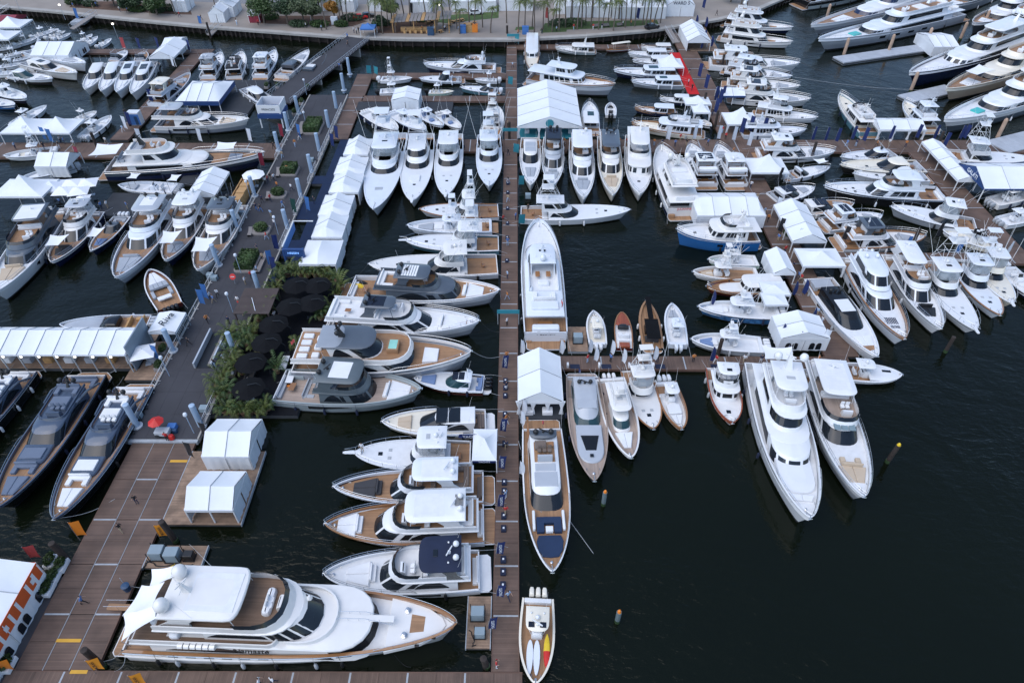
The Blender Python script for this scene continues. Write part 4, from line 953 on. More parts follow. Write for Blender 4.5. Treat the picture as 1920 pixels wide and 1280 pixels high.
def wallpts():
  pts = [(-60, 4), (15, 14), (100, 21), (185, 30), (300, 42), (400, 51), (480, 57), (640, 69), (760, 73), (960, 74), (1100, 67), (1220, 57), (1290, 46), (1350, 36), (1420, 18), (1480, -8), (1520, -40)]
  return [P(x, y, 2.2) for x, y in pts]
def land():
  W = wallpts()
  back = [Vector((p.x * 1.0, 700, 2.2)) for p in W]
  mb = MB(); mb.grid([W, back]); o = mb.build('ground', 'pave'); tag(o, 'pale paved waterfront beyond the seawall', 'pavement', kind='structure')
  wall = empty('seawall', (0, 0, 0), 0, label='curved concrete seawall with overhanging cap along the waterfront', cat='wall', kind='structure')
  for i in range(len(W) - 1):
    a, b = W[i], W[i + 1]; k = 3
    for j in range(k):
      p, q = a + (b - a) * (j / k), a + (b - a) * ((j + 1) / k); d = (q - p).normalized(); nrm = Vector((d.y, -d.x, 0))
      p, q = p + d * .02, q - d * .02
      mb = MB(); rg = lambda c: [c + nrm * .5 + Vector((0, 0, -.55)), c + nrm * .5 + Vector((0, 0, .02)), c - nrm * 1.2 + Vector((0, 0, .02)), c - nrm * 1.2 + Vector((0, 0, -.55))]
      mb.loft([rg(p), rg(q)]); mb.build('cap_block', 'concrete', wall)
      for t in (0.2, .5, .8):
        c = p + (q - p) * t; mb = MB(); mb.tube([(c.x, c.y, -.5), (c.x, c.y, 1.7)], .28, 6); mb.build('wall_pile', 'piling_dark', wall)
    mb = MB(); d = (b - a).normalized(); nrm = Vector((d.y, -d.x, 0)); mb.poly([a - nrm * .6 + Vector((0, 0, -3)), b - nrm * .6 + Vector((0, 0, -3)), b - nrm * .6 + Vector((0, 0, -.3)), a - nrm * .6 + Vector((0, 0, -.3))]); mb.build('wall_face', 'piling_dark', wall)
  def sheet(name, pts, m, z, lb, cat):
    mb = MB(); mb.poly([P(x, y, z) for x, y in pts]); o = mb.build(name, m); tag(o, lb, cat, kind='structure')
  sheet('road', [(700, 8), (1000, 20), (1000, -10), (640, -20), (300, -16), (330, 2), (560, 12)], 'road_grey', 2.206, 'grey road behind the planting', 'road')
  sheet('lawn', [(1012, 58), (1120, 54), (1235, 46), (1232, 38), (1110, 40), (1022, 44)], 'grass', 2.21, 'grass strip with benches under the palms', 'grass')
  sheet('lawn', [(1014, 62), (1062, 60), (1063, 55), (1016, 56)], 'grass', 2.214, 'small oval of grass near the seawall', 'grass')
  sheet('lawn', [(835, 44), (935, 34), (935, 22), (770, 34)], 'grass', 2.21, 'grass strip beside the road', 'grass')
  sheet('lawn', [(965, 57), (1002, 56), (1000, 50), (968, 51)], 'grass', 2.212, 'little grass patch at the head of the centre dock', 'grass')
  sheet('planting_bed', [(130, 14), (300, 26), (360, 28), (355, 14), (240, 2), (140, 4)], 'mulch', 2.21, 'mulched planting bed at upper left', 'flower bed')
  sheet('planting_bed', [(482, 44), (660, 50), (690, 40), (640, 30), (484, 30)], 'mulch', 2.212, 'mulched planting bed beside the gangway head', 'flower bed')
  sheet('planting_bed', [(700, 62), (800, 64), (820, 36), (712, 42)], 'mulch', 2.211, 'mulched bed around the beach bar', 'flower bed')
# ---------------------------------------------------------------- the fleet
def fleet_centre():
  # left side of the centre dock, from the near end
  b = flyb((607, 1074), (921, 1073), 'white motor yacht with a navy bimini over its flybridge and black hull stripe', hull='white', boot='black_gel', ht='canvas_navy', htx=(.17, .42), htw=.82, legm='steel', deck='nonskid', mc='teak', platm='nonskid', pad='cushion_white', padx=(.73, .87), dom=2, cab=(.2, .70), fl=(.12, .57), fw=.76, floor='nonskid', hw=((.25, .6),), e=.7, B=5.2)
  b = flyb((609, 981), (930, 985), 'white yacht with teak foredeck, two white domes and a slatted hardtop end', deck='teak', cap='varnish', pad='cushion_white', padx=(.82, .93), cab=(.22, .74), fl=(.1, .58), htx=(.17, .52), htw=.76, dom=2, htp=('nonskid', .35, .85, .7, 1), B=5.6, e=.72, hw=((.3, .42), (.5, .6)), rake=.9)
  for i in range(7): b.box('louvre', 'black', .185 + i * .007, .188 + i * .007, -.45, .1, b.dz(.2) + 1.85 + 2.3, .05, .01)
  b = flyb((625, 911), (928, 918), 'navy-hulled yacht with dark brown bow sunpads and teak side decks', hull='navy_gel', deck='teak', pad='cushion_dark', padx=(.74, .88), cab=(.26, .68), fl=(.13, .56), htx=(.22, .5), htw=.68, dom=2, htp=('nonskid', .1, .8, .75, 1), seat='cushion_brown', B=5.0, e=.75, hw=((.3, .6),))
  b = sport((664, 848), (885, 853), 'white convertible with a long bow pulpit and teak cockpit beside the small white tent', pulpit=1.4, rail=.5, cab=(.24, .56), fly=(.22, .47), ht=(.2, .45), htw=.72, rigs=0, B=4.9, chair=False, deck='nonskid', vinyl=True)
  b.table(.12, .1, .55, .8, 1.0); b.flag(.3, .5, 3, 'flag_blue')
  b = expr((716, 789), (928, 795), 'pearl coupe cruiser with a black glass roof and wraparound windscreen', cab=(.2, .72), cw=.74, roof=('glass', .3, .52, .55, 2), hull='cream', deck='cream_deck', pad='cushion_tan', padx=(.74, .86), rake=1.9, aftpad='cushion_brown', B=4.6, mc='teak_grey', platm='nonskid', hw=((.3, .55),), ch=1.6)
  lettering('Luna', 'black', b.root, (.05 * b.L + .3, -b.B * .2, b.fs + .1), (0, 1, 0), .5, (-.6, 0, .8))
  b = expr((776, 708), (922, 724), 'small blue and white express boat with three black outboards and sunroof', ob=3, obm='black_gloss', hull='black_gel', second='maroon_gel', pad='cushion_blue', padx=(.72, .9), roof=('solar', .34, .5, .4, 2), cab=(.28, .62), cw=.7, aftpad='cushion_blue', mc='nonskid', platm='nonskid', B=3.6, hw=None, rail=0, glass='glass_teal', rake=1.2, plat=.1)
  b.flag(.3, .4, 2.6, 'flag_white', 1.0, 2.0)
  # grey-green explorer
  b = flyb((790, 727), (522, 733), 'grey-green explorer yacht with dark upperworks and wide open aft deck', name='explorer_yacht', hull='sage', deck='teak_grey', mc='teak_grey', cap='sage', top='sage_dark', ht='sage_dark', htx=(.32, .62), htw=.74, htp=('cushion_white', .3, .75, .62, 1), cab=(.34, .7), fl=(.3, .62), fw=.7, pad='cushion_white', padx=(.78, .92), dom=2, domm='black', seat='cushion_grey', floor='teak_grey', mastm='black', platm='teak_grey', B=6.6, zb=3.0, hw=((.25, .55),), rail=0, e=.7, plat=.02, rake=.5, bw=.7)
  b.box('tender_crane', 'sage', .05, .16, .55, .8, b.zc, .7); b.box('rescue_board', 'orange', .05, .09, .1, .3, b.zc + .02, .15); b.sofa(.2, .28, .5, b.zc, 'cushion_grey')
  # white superyacht with spa pool
  b = Boat('superyacht', (884, 657), (545, 683), 'white superyacht with a foredeck spa pool and loungers on its upper aft deck', 'yacht', None, 7.6, 4.0, .5); L = b.L
  b.hull('grey_gel', bw=.8, cap='white', x0=.05, e=.7, boot='bottom_paint').decks('teak', .16, 1.5, 'teak').platform('teak')
  b.hullwin(((.22, .38), (.45, .6)), .45, .66)
  z1 = b.dz(.3); b.cabin(.2, .72, .84, 2.1, z1 - .1, 1.2, 0, .08, nose=1.0, shield=(1, .15, .9), sides=((.04, .34, .25, .85, 'swoosh'),), back=True)
  z2 = z1 + 2.0; b.slab('upper_deck', 'white', .06, .66, .86, z2 - .05, .22, nose=.9)
  b.coaming(.065, .69, .84, z2 + .14, .7, .5, 0, floor='teak', nose=.9)
  b.cabin(.27, .53, .62, 1.9, z2 + .15, 1.2, -.3, .12, nose=.8, m='white', shield=(1, .1, .9), sides=((.04, .34, .2, .85, 'swoosh'),), name='upper_cabin')
  z3 = z2 + 2.1; b.slab('hardtop', 'slate', .24, .5, .64, z3, .2, nose=.7); b.slab('roof_visor', 'grey_gel', .2, .33, .6, z3 + .1, .14, nose=.3)
  b.mast(.32, z3 + .25, 2.0, 'black', .5, -.5, 2, 'black', .35, 1.0)
  for i in range(4): b.pad(.085, .135, .0, .0, z2 + .2, 'cushion_white', .28, 1) if False else b.box('lounger', 'cushion_white', .085, .14, -.66 + i * .36, -.42 + i * .36, z2 + .2, .32, .1)
  for i in range(3): b.box('covered_seat', 'cushion_white', .165, .205, -.66 + i * .45, -.4 + i * .45, z2 + .2, .5, .14)
  b.box('spa_surround', 'teak', .555, .615, -.3, .3, z2 + .1, .9, .04); b.box('spa_water', 'jacuzzi', .563, .607, -.24, .24, z2 + .96, .06, .02)
  b.pad(.74, .82, .4, .34, None, 'cushion_white', .4, 1); b.rail(.55, h=.6); b.anchor(); b.box('seabob', 'lime', .03, .05, -.5, -.42, .45, .25); b.flag(.06, 0, z2, 'flag_red')
  b = flyb((899, 600), (600, 608), 'white yacht with black solar hardtop between the spa superyacht and grey-roofed yacht', deck='nonskid', pad='cushion_white', padx=(.78, .92), cab=(.3, .74), fl=(.08, .58), fw=.8, ht='slate', htx=(.3, .5), htw=.5, htp=('solar', .15, .7, .75, 1), dom=2, domm='black', mastm='black', floor='nonskid', legm='slate', B=6.2, zb=3.2, e=.7, hull='white', second='silver', hw=((.25, .5),), rake=1.4, rail=.6)
  b.pad(.86, .95, .3, .1, b.dz(.9) + .03, 'teak', .04, 1, 'bow_deck_panel')
  b = flyb((937, 542), (640, 549), 'white yacht with a slate grey roof, slatted sunroof and jet skis at its stern', deck='teak', mc='teak', pad='cushion_white', padx=(.8, .9), cab=(.32, .78), cw=.86, fl=(.24, .6), fw=.72, top='slate', ht='slate', htx=(.37, .58), htw=.62, htp=('cushion_white', .2, .65, .7, 6), dom=2, domm='black', mastm='black', legm='slate', hull='white', second='silver', B=6.4, zb=3.2, e=.65, hw=((.45, .6),), rail=0, rake=.8, floor='teak', seat='cushion_white')
  b.box('aft_sunpad', 'cushion_white', .26, .30, -.5, .5, b.dz(.3) + 2.0, .45); 
  for i, (m1, y) in enumerate((('yellow', .35), ('black', .62))):
    mb = MB(); X = .1 * b.L; Y = y * b.B / 2; mb.loft([[(X - 1.4, Y - .35, .9), (X + .8, Y - .4, .9), (X + 1.6, Y, .95), (X + .8, Y + .4, .9), (X - 1.4, Y + .35, .9)], [(X - 1.3, Y - .28, 1.25), (X + .7, Y - .3, 1.35), (X + 1.3, Y, 1.25), (X + .7, Y + .3, 1.35), (X - 1.3, Y + .28, 1.25)], [(X - 1.1, Y - .15, 1.5), (X + .1, Y - .15, 1.55), (X + .4, Y, 1.75), (X + .1, Y + .15, 1.55), (X - 1.1, Y + .15, 1.5)]])
    o = mb.build('jet_ski', m1, None); o.location = (b.A.x, b.A.y, 0); o.rotation_euler = (0, 0, b.rz); tag(o, '%s jet ski lying on the stern platform of the grey-roofed yacht' % ('yellow' if i == 0 else 'black'), 'jet ski')
  b = sport((691, 494), (935, 498), 'large white sportfisher with silver hull and open flybridge, stern to the centre dock', hull='silver', cab=(.3, .58), fly=(.27, .44), ht=(.24, .42), rigs=9, B=6.1, cap='white')
  b = sport((760, 450), (937, 457), 'white sportfisher with railed bow pulpit and blue hull side behind the large silver-hulled one', pulpit=1.2, rail=.5, tower=2.6, hull='teal_gel', cab=(.3, .55), B=5.2)
  b = cc((763, 421), (938, 430), 'open fishing boat with long grey bow seating and a tall tower', name='open_fishing_boat', ob=0, tower=2.6, tx=(.42, .62), sole='nonskid', bowseat='cushion_grey', rigs=7, B=4.6, cap='white')
  b.chair(.14, 0, b.dz(.14), 'varnish'); b.pad(.02, .2, .7, .8, b.dz(.1) + .02, 'teak', .03, 1, 'teak_sole')
  b = sport((786, 391), (936, 395), 'white sportfisher with varnished toe rail and upper tower, first below the bows facing down', cap='varnish', tower=2.4, cab=(.36, .58), fly=(.33, .46), ht=(.3, .46), B=5.0)
  # sportfishers with their bows towards the camera
  sport((700, 391), (737, 256), 'big white sportfisher next to the white marquees, grey hatch on foredeck', tower=4, hatches=0, cab=(.28, .6), B=7.2, cw=.8, rigs=12).hatch(.76, 0, 1.5, 'cushion_grey', l=1.1)
  sport((772, 376), (790, 256), 'white sportfisher with short pulpit, second from the marquees', tower=4, pulpit=.8, encl=True, B=6.5, rigs=12, padm='white')
  sport((835, 366), (846, 256), 'white sportfisher with twin masthead domes, third from the marquees', pulpit=.7, B=5.8, rigs=12)
  sport((917, 348), (917, 256), 'white sportfisher moored alone against the centre dock with black mask', tower=2.5, B=5.4, rigs=11, encl=False)
  # behind the cross dock
  G = 'center consoles in the covered basin'
  cc((745, 243), (683, 210), 'dark-hulled center console with four white outboards, nearest the light dock', ob=4, hull='navy_gel', group=G)
  cc((798, 243), (733, 213), 'dark-hulled center console partly hidden behind the sportfisher tower', ob=4, hull='navy_gel', group=G)
  cc((831, 235), (783, 211), 'black-hulled center console with pale blue seats, third of four', ob=3, hull='black_gel', group=G, pad='cushion_blue')
  cc((863, 240), (822, 215), 'smallest dark center console with a dark top, rightmost of four', ob=3, hull='black_gel', group=G, ttop='white', pad='cushion_blue')
  sport((933, 199), (920, 254), 'white sportfisher pointing away beside the centre dock with rolled canvas', tower=2, rigs=10, B=4.4)
  cc((778, 166), (706, 175), 'center console with white top and black outboards left of the cube tent', ob=2, obm='black')
  cc((850, 171), (800, 174), 'pale green center console with a cream top and teal outboard', hull='seafoam_gel', ob=1, obm='black', sole='cream_deck', cap='cream')
  expr((863, 163), (940, 173), 'dark-hulled walkaround with enclosed pilothouse and white outboards', hull='teal_gel', ob=2, pad=None, hatch=.75, cab=(.3, .56), rail=.5, hw=None)
  cc((772, 146), (709, 150), 'white center console with a tall half tower on the upper finger', ob=2, tower=1.6)
  expr((786, 146), (872, 152), 'black-bottomed white express fisherman with hardtop on the upper finger', boot='black_gel', second='black_gel', pad=None, hatch=.75, rail=0, cab=(.36, .6), ch=1.8, rake=.8, hw=None)
  cc((890, 148), (936, 152), 'small white center console at the end of the upper finger', ob=2)
  b = flyb((794, 118), (940, 132), 'white motor yacht with a navy lower hull below the seawall', second='navy_gel', boot='navy_gel', ht=None, cab=(.25, .68), fl=(.2, .45), pad=None, hw=((.35, .5),), rake=1.4)

def fleet_right():
  J = Boat('express_yacht', (1036, 1071), (1014, 787), 'white express yacht with teak decks, navy bow pad and sunken helm well', 'yacht', None, 5.5, 2.2, .4); b = J; L = b.L
  b.hull('white', bw=.35, cap='white', x0=.1, e=.7, p=2.4, ws=.92).decks('teak', .2, 1.0, 'teak').platform('teak', .9, ext=0)
  z1 = b.dz(.3); b.cabin(.2, .68, .72, 1.35, z1 - .05, 2.2, -.3, .14, nose=.7, m='white', shield=(1, .03, .8), su=(.37, .63), sides=((.05, .34, .3, .85, 'swoosh'),), n=3.0)
  zr = z1 + 1.35
  b.box('roof_panel', 'silver', .44, .53, -.5, .5, zr - .05, .16, .05); b.box('roof_hatch', 'silver', .385, .435, -.45, .45, zr - .05, .17, .04)
  b.box('helm_well', 'teak', .24, .375, -.46, .46, zr - .05, .17, .02); b.helm(.345, zr + .1, 0, 3, 1.8, 'silver', 'cushion_brown'); b.box('lounge', 'cushion_brown', .245, .3, -.42, .1, zr + .1, .45); b.table(.275, .32, zr + .1, .7, .6)
  b.slab('radar_arch', 'slate', .17, .23, .62, zr + .3, .35, nose=.3); b.dome(.2, .35, zr + .6, .36, 'black'); b.dome(.2, -.35, zr + .6, .36, 'black'); b.radar(.19, zr + .6, 'black'); b.flag(.16, 0, zr + .3, 'flag_red')
  mb = MB(); zz = b.dz(.83)
  for sg in (1, -1): b.box('bow_sofa', 'cushion_navy', .72, .785, sg * .2, sg * .52, zz, .5, .08)
  b.box('bow_sofa', 'cushion_navy', .70, .735, -.52, .52, zz, .52, .08); b.box('bow_table', 'white', .755, .785, -.15, .15, zz + .1, .45, .03)
  mb = MB(); rg = lambda z_, k: [(.80 * L + k, -1.25 + k, z_), (.83 * L, -1.5 + k, z_), (.88 * L, -1.35 + k, z_), (.915 * L - k, -.85 + k, z_), (.92 * L - k, 0, z_), (.915 * L - k, .85 - k, z_), (.88 * L, 1.35 - k, z_), (.83 * L, 1.5 - k, z_), (.80 * L + k, 1.25 - k, z_)]
  mb.loft([rg(zz - .1, 0), rg(zz + .25, 0), rg(zz + .32, .08)]); b.add('bow_sunpad', 'cushion_navy', mb)
  for sg in (1, -1): b.box('side_fairing', 'white', .66, .77, sg * .56, sg * .68, zz, .5, .1)
  b.rail(.5, h=.4); b.anchor(); b.box('passerelle', 'varnish', .02, .18, -.72, -.62, 1.5, .12, .02)
  # center console with kayaks
  b = cc((1004, 1281), (1009, 1110), 'cream center console with two paddle boards and a red and yellow kayak aboard', hull='cream', sole='teak', ob=3, cap='cream', ttop='cream', tx=(.27, .54), bowseat=None, coffin=False, zt=2.1, tw=.66, B=3.6, obm='cream')
  for i, y in enumerate((-.3, .02)):
    mb = MB(); X = .73 * b.L; Y = y * b.B / 2 * 1.2; zz = b.dz(.7) + .25
    rg = lambda z_, k: [(X + 1.75 * math.cos(a) * k, Y + .34 * math.sin(a) * k * (1 - .15 * math.cos(a)), z_ + .1 * math.cos(a) ** 4) for a in [j * math.pi / 8 for j in range(16)]]
    mb.loft([rg(zz, .92), rg(zz + .06, 1), rg(zz + .12, .95)]); o = mb.build('paddle_board', 'flag_white', None); o.location = (b.A.x, b.A.y, 0); o.rotation_euler = (0, 0, b.rz); tag(o, 'pale blue paddle board on the cream boat, %s' % ('next to the kayak' if i else 'nearest the dock'), 'paddle board')
  mb = MB(); X = .66 * b.L; Y = .58 * b.B / 2; zz = b.dz(.6) + .25
  xs = [-1.7, -1.3, -.7, 0, .7, 1.3, 1.7]; ws_ = [.04, .2, .3, .33, .3, .2, .04]
  for i in range(6):
    mb.cur = 0 if i >= 3 else 1
    rr = lambda k: [(X + xs[k], Y + ws_[k] * math.cos(a), zz + .1 + ws_[k] * .5 * math.sin(a) + (.12 if k in (0, 6) else 0)) for a in [j * math.pi / 4 for j in range(8)]]
    mb.grid([rr(i), rr(i + 1)], closed=True)
  o = mb.build('kayak', ['red', 'yellow'], None); o.location = (b.A.x, b.A.y, 0); o.rotation_euler = (0, 0, b.rz); tag(o, 'red and yellow kayak lying inside the cream center console', 'kayak')
  b.box('roof_panel', 'solar', .44, .5, .15, .5, b.dz(.4) + 2.15, .12, .02); b.box('roof_panel', 'solar', .44, .5, -.5, -.15, b.dz(.4) + 2.15, .12, .02); b.radar(.47, b.dz(.4) + 2.25, l=1.2)
  # below the T dock
  b = expr((1115, 900), (1090, 700), 'silver grey express yacht with black foredeck panel beside the white tent', hull='slate', cap='teak_grey', deck='teak_grey', top='silver', cab=(.16, .62), cw=.7, rake=2.3, shieldt=(.04, .62), pad=None, domes=2, hw=((.3, .6),), B=5.1, zb=2.3, ch=1.5, aftpad='cushion_grey', mc='teak_grey', platm='teak_grey', rail=0, roof=('silver', .36, .44, .5, 1), side=(.03, .33, .3, .8, 'swoosh'), e=.72, glass='glass_teal')
  b.slab('coachroof', 'silver', .55, .86, .66, b.dz(.7) - .05, .5, nose=.9, n=2.2); b.pad(.645, .765, .46, .26, b.dz(.7) + .42, 'black_gloss', .1, 1, 'foredeck_glass'); b.flag(.2, -.3, 3, 'flag_navy', 1.4, 2); b.hatch(.81, 0, .45, z=b.dz(.81) + .45)
  b = cc((1184, 857), (1139, 703), 'white sport boat with purple flank, three white outboards and teak bow lounge', name='sport_boat', ob=3, hull='purple_gel', sole='teak_grey', tx=(.26, .6), tw=.6, B=4.6, zb=1.9, tower=1.2, cap='white', zt=2.4, bowseat='cushion_white')
  b.cabin(.4, .72, .5, 1.2, b.dz(.5), 1.2, 0, .1, nose=.6, shield=(1, .35, .9), sides=(), name='console_cabin', glass='glass_teal')
  b = sport((1226, 803), (1190, 693), 'white sportfisher with a two-level tower and teak cockpit trim below the T dock', cap='varnish', tower=2.2, cab=(.3, .5), mask=False, rigs=8, B=4.5, ht=(.2, .42))
  b = cc((1279, 803), (1243, 711), 'white center console with teak cockpit and three white outboards below the T dock', ob=3, cap='varnish', sole='nonskid', tx=(.28, .5), B=3.4); b.pad(.1, .28, .7, .75, b.dz(.2) + .03, 'teak', .03, 1, 'teak_sole')
  b.box('bow_cabin', 'white', .52, .7, -.55, .55, b.dz(.6), .45, .15)
  b = trawl((1374, 792), (1347, 690), 'small white lobster-style boat with dark wheelhouse windows below the T dock', name='downeast_boat', cab=(.34, .62), shield=5, panes=2, fly=True, up=(.3, .5), hull='white', mast=False, rail=.9, B=4.3, cap='mahogany', ch=1.2, bimini='white')
  # big white yachts at the end of the T dock
  b = bigy((1520, 970), (1428, 684), 'long white superyacht with rounded bridge windows at the T dock end', cab=(.2, .76), up=(.24, .56), top3=(.26, .45), deck='nonskid', hull='white', hw=None, dom=2, pad='cushion_white', bowpad=(.87, .9), B=6.8, zb=4.0, shield=5, rake=.8, floor='nonskid', hard='white', cw=.74, rail=.7, e=.66)
  b.sail(.1, .2, .6, .6, b.dz(.2) + 5.2, .3, poles=False, name='deck_cover')
  for y in (-.12, .12): b.box('deck_rib', 'nonskid', .7, .86, y - .01, y + .01, b.dz(.78) + .12, .1, .03)
  b.slab('trunk_cabin', 'white', .6, .86, .62, b.dz(.7) - .05, .7, nose=.7)
  b = flyb((1621, 930), (1525, 691), 'white flybridge yacht with long pale slatted hardtop and bow lounge in cream', shield=1, B=5.8, zb=3.0, ht='white', htx=(.14, .42), htw=.74, htp=('nonskid', .1, .9, .7, 6), cab=(.2, .68), fl=(.06, .54), fw=.78, pad='cushion_tan', padx=(.8, .9), dom=0, hull='white', second='grey_gel', hw=((.3, .6),), floor='teak_grey', rake=1.3, bowsofa=False)
  b.sofa(.745, .8, .42, b.dz(.77), 'cushion_tan', -1)
  for i in range(3): b.box('skylight', 'glass_pale', .55, .6, -.45 + i * .31, -.18 + i * .31, b.dz(.5) + 1.8, .14, .02)
  b = cc((1692, 701), (1560, 698), 'white express fishing boat with varnished edge pointing right at the T dock end', name='express_fishing_boat', ob=0, tx=(.3, .56), boot='black_gel', second='black_gel', sole='teak', B=3.8, bowseat=None, coffin=False, cap='white', zt=2.2)
  b.slab('foredeck_cover', 'white', .5, .97, .8, b.zs(.75) - .2, .25, nose=1.6, n=2.0); b.hatch(.78, .2, .4, z=b.zs(.75) + .06, l=1.2)
  # bottom row small boats above the T dock
  cc((1113, 582), (1122, 655), 'small white boat with cream cover between the wooden float and the mahogany launch', ob=2, ttop='cream', B=2.9, sole='cream_deck', tx=(.3, .6))
  b = Boat('wooden_launch', (1166, 584), (1171, 657), 'varnished mahogany launch with cream cockpit seats', 'boat', None, 2.7, 1.1, .4)
  b.hull('maroon_gel', bw=.05, cap='varnish', x0=.03, e=.62, boot='white').decks('mahogany', .62, .55, 'cushion_white'); b.box('dash', 'mahogany', .6, .66, -.6, .6, .9, .3); b.cabin(.5, .66, .62, .45, .95, 1.2, 0, .1, nose=.5, shield=(1, .1, .95), sides=(), name='windscreen_frame', m='black'); b.sofa(.3, .42, .6, .5, 'cushion_white'); b.sofa(.16, .26, .6, .5, 'cushion_white', wings=False); b.box('engine_hatch', 'mahogany', .03, .15, -.6, .6, .7, .3)
  b = Boat('sport_tender', (1212, 563), (1225, 662), 'black sport tender with teak gunwales and dark awning over its bow', 'boat', None, 3.3, 1.4, .4)
  b.hull('black_gel', bw=.4, cap='teak', x0=.05, e=.7, capw=.3).decks('teak', 0, .5, 'teak').platform('teak'); b.cabin(.35, .58, .55, .9, b.dz(.4), 1.3, 0, .1, nose=.6, m='black_gloss', shield=(1, .1, .9)); b.box('roof_awning', 'canvas_black', .5, .97, -.24, .24, b.zs(.8) + 1.1, .08, .03); b.box('aft_canopy', 'canvas_black', .1, .5, -.62, .62, b.zs(.8) + 1.02, .08, .03); b.sofa(.2, .3, .6, b.dz(.2), 'cushion_dark')
  for x in (.2, .6, .93):
    mb = MB(); mb.tube([(x * b.L, 0, b.dz(x)), (x * b.L, 0, b.zs(.8) + 1.12)], .04, 5); b.add('awning_post', 'black', mb)
  b.anchor()
  cc((1260, 568), (1272, 658), 'white center console with pale grey bow lounge, rightmost above the T dock', ob=2, B=3.2, bowseat='cushion_grey', tx=(.28, .5))
  # passion
  b = Boat('superyacht', (1010, 409), (1024, 655), 'white superyacht named Passion with curved stern stairs alongside the centre dock', 'yacht', None, 6.8, 3.6, .5); L = b.L
  b.hull('white', bw=.6, cap='white', x0=.06, e=.58, ws=.94, p=2.6).decks('nonskid', .14, 1.6, 'teak').platform('teak')
  z1 = b.dz(.3); b.cabin(.2, .84, .8, 1.7, z1 - .05, 2.0, 0, .12, nose=1.0, shield=(1, .4, .55), sides=((.05, .3, .35, .7, 'swoosh'),)); z2 = z1 + 1.7
  b.slab('upper_deck', 'white', .13, .62, .84, z2 - .1, .25, nose=.6); b.coaming(.32, .66, .68, z2 + .12, .75, .5, 0, floor='nonskid', nose=.8, screen='glass_pale')
  b.hardtop(.46, .64, .6, z2 + 2.2, 'white', z2 + .2, nose=.7); b.dome(.48, 0, z2 + 2.45, .5); b.mast(.56, z2 + 2.4, 1.6, domes=0)
  for sg in (1, -1): b.box('flybridge_table', 'varnish', .415, .46, sg * .14, sg * .36, z2 + .7, .12, .1)
  b.box('spa_pool', 'nonskid', .355, .4, -.28, .28, z2 + .2, .5, .3); b.box('life_raft', 'white', .32, .345, .52, .68, z2 + .2, .5, .2); b.box('upper_locker', 'white', .17, .23, -.6, .6, z2 + .15, .35, .1); b.sofa(.24, .3, .5, z2 + .15, 'cushion_white')
  b.table(.125, 0, 1.6, 1.2, 2.2); b.box('transom_block', 'white', .065, .105, -.6, .6, .9, 1.9, .25); lettering('Passion', 'black', b.root, (.062 * L, 0, 2.0), (0, -1, 0), .95, (-1, 0, .35))
  for sg in (1, -1):
    for i in range(5): b.box('stair_tread', 'teak', .05 + .01 * i, .065 + .01 * i, sg * .62, sg * .86, .5 + i * .28, .12, .02)
  b.rail(.55, h=.5); b.anchor(); b.fenders((.15, .35, .55, .75), 1); b.flag(.2, -.75, z2, 'flag_red')
  b = sport((1182, 392), (974, 402), 'white enclosed-bridge sportfisher pointing right with a tower, beside the centre dock', encl=True, tower=2.6, B=5.2, cab=(.26, .56), fly=(.2, .43), ht=(.16, .4), hull='white', rigs=9, htw=.62)
  # row with bows towards the camera, right of the centre dock
  E = 'motor yachts moored bows out in the middle row'
  expr((995, 346), (994, 260), 'white express cruiser under a grey canopy, first right of the centre dock', group=E, roof=('silver', .28, .46, .5, 2), B=4.4)
  flyb((1036, 347), (1037, 260), 'yacht with dark flybridge canopy, second right of the centre dock', group=E, ht='black', top='silver', dom=2, domm='black', mastm='black', B=4.6, htp=('solar', .1, .9, .8, 2))
  flyb((1095, 370), (1087, 262), 'white yacht with grey bow seating and purple-tinted windscreen, third in the middle row', group=E, pad='cushion_grey', B=5.2, glass='glass', ht='white', htx=(.2, .48), htw=.78)
  flyb((1150, 364), (1138, 260), 'yacht with black hardtop and tan bow cushions, fourth in the middle row', group=E, ht='slate', pad='cushion_tan', dom=2, domm='black', mastm='black', B=5.0, hull='cream', deck='cream_deck', htx=(.22, .5))
  trawl((1200, 363), (1193, 260), 'white pilothouse trawler with upright windows, fifth in the middle row', group=E, B=5.6, hw=((.4, .6),), bimini='white', shield=6, up=(.25, .52), cab=(.18, .7), pad=None)
  b = bigy((1240, 271), (1284, 412), 'white raised-deck motor yacht showing its name and teak stairs at the stern', hull='white', second='navy_gel', deck='nonskid', B=6.8, cab=(.14, .7), up=(.3, .6), top3=(.4, .56), dom=2, pad=None, zb=3.4, floor='nonskid', h1=2.0, bowpad=None)
  lettering('JULIANNE', 'red', b.root, (.058 * b.L, 0, b.fs - .1), (0, -1, 0), .6, (-1, 0, .3)); b.box('transom_steps', 'teak', .03, .055, .5, .85, .5, .6, .05)
  b = flyb((1296, 269), (1326, 356), 'white yacht with solar panels on its hardtop, stern towards the wide tent', htp=('solar', .2, .8, .75, 3), B=5.2, dom=1); b.box('covered_tender', 'canvas_white', .09, .16, -.7, .7, 3.6, .6, .25)
  b = flyb((1347, 270), (1382, 357), 'white yacht with a covered tender on its boat deck, right of the solar-panelled one', B=5.2, dom=1); b.box('covered_tender', 'canvas_white', .09, .16, -.7, .7, 3.6, .6, .25)
  trawl((1269, 428), (1422, 452), 'trawler with bright royal blue hull and white superstructure', hull='blue_gel', boot='blue_gel', B=5.6, zb=3.4, cab=(.2, .64), up=(.25, .5), bimini=None, hw=((.45, .52), (.2, .24)), dom=1)

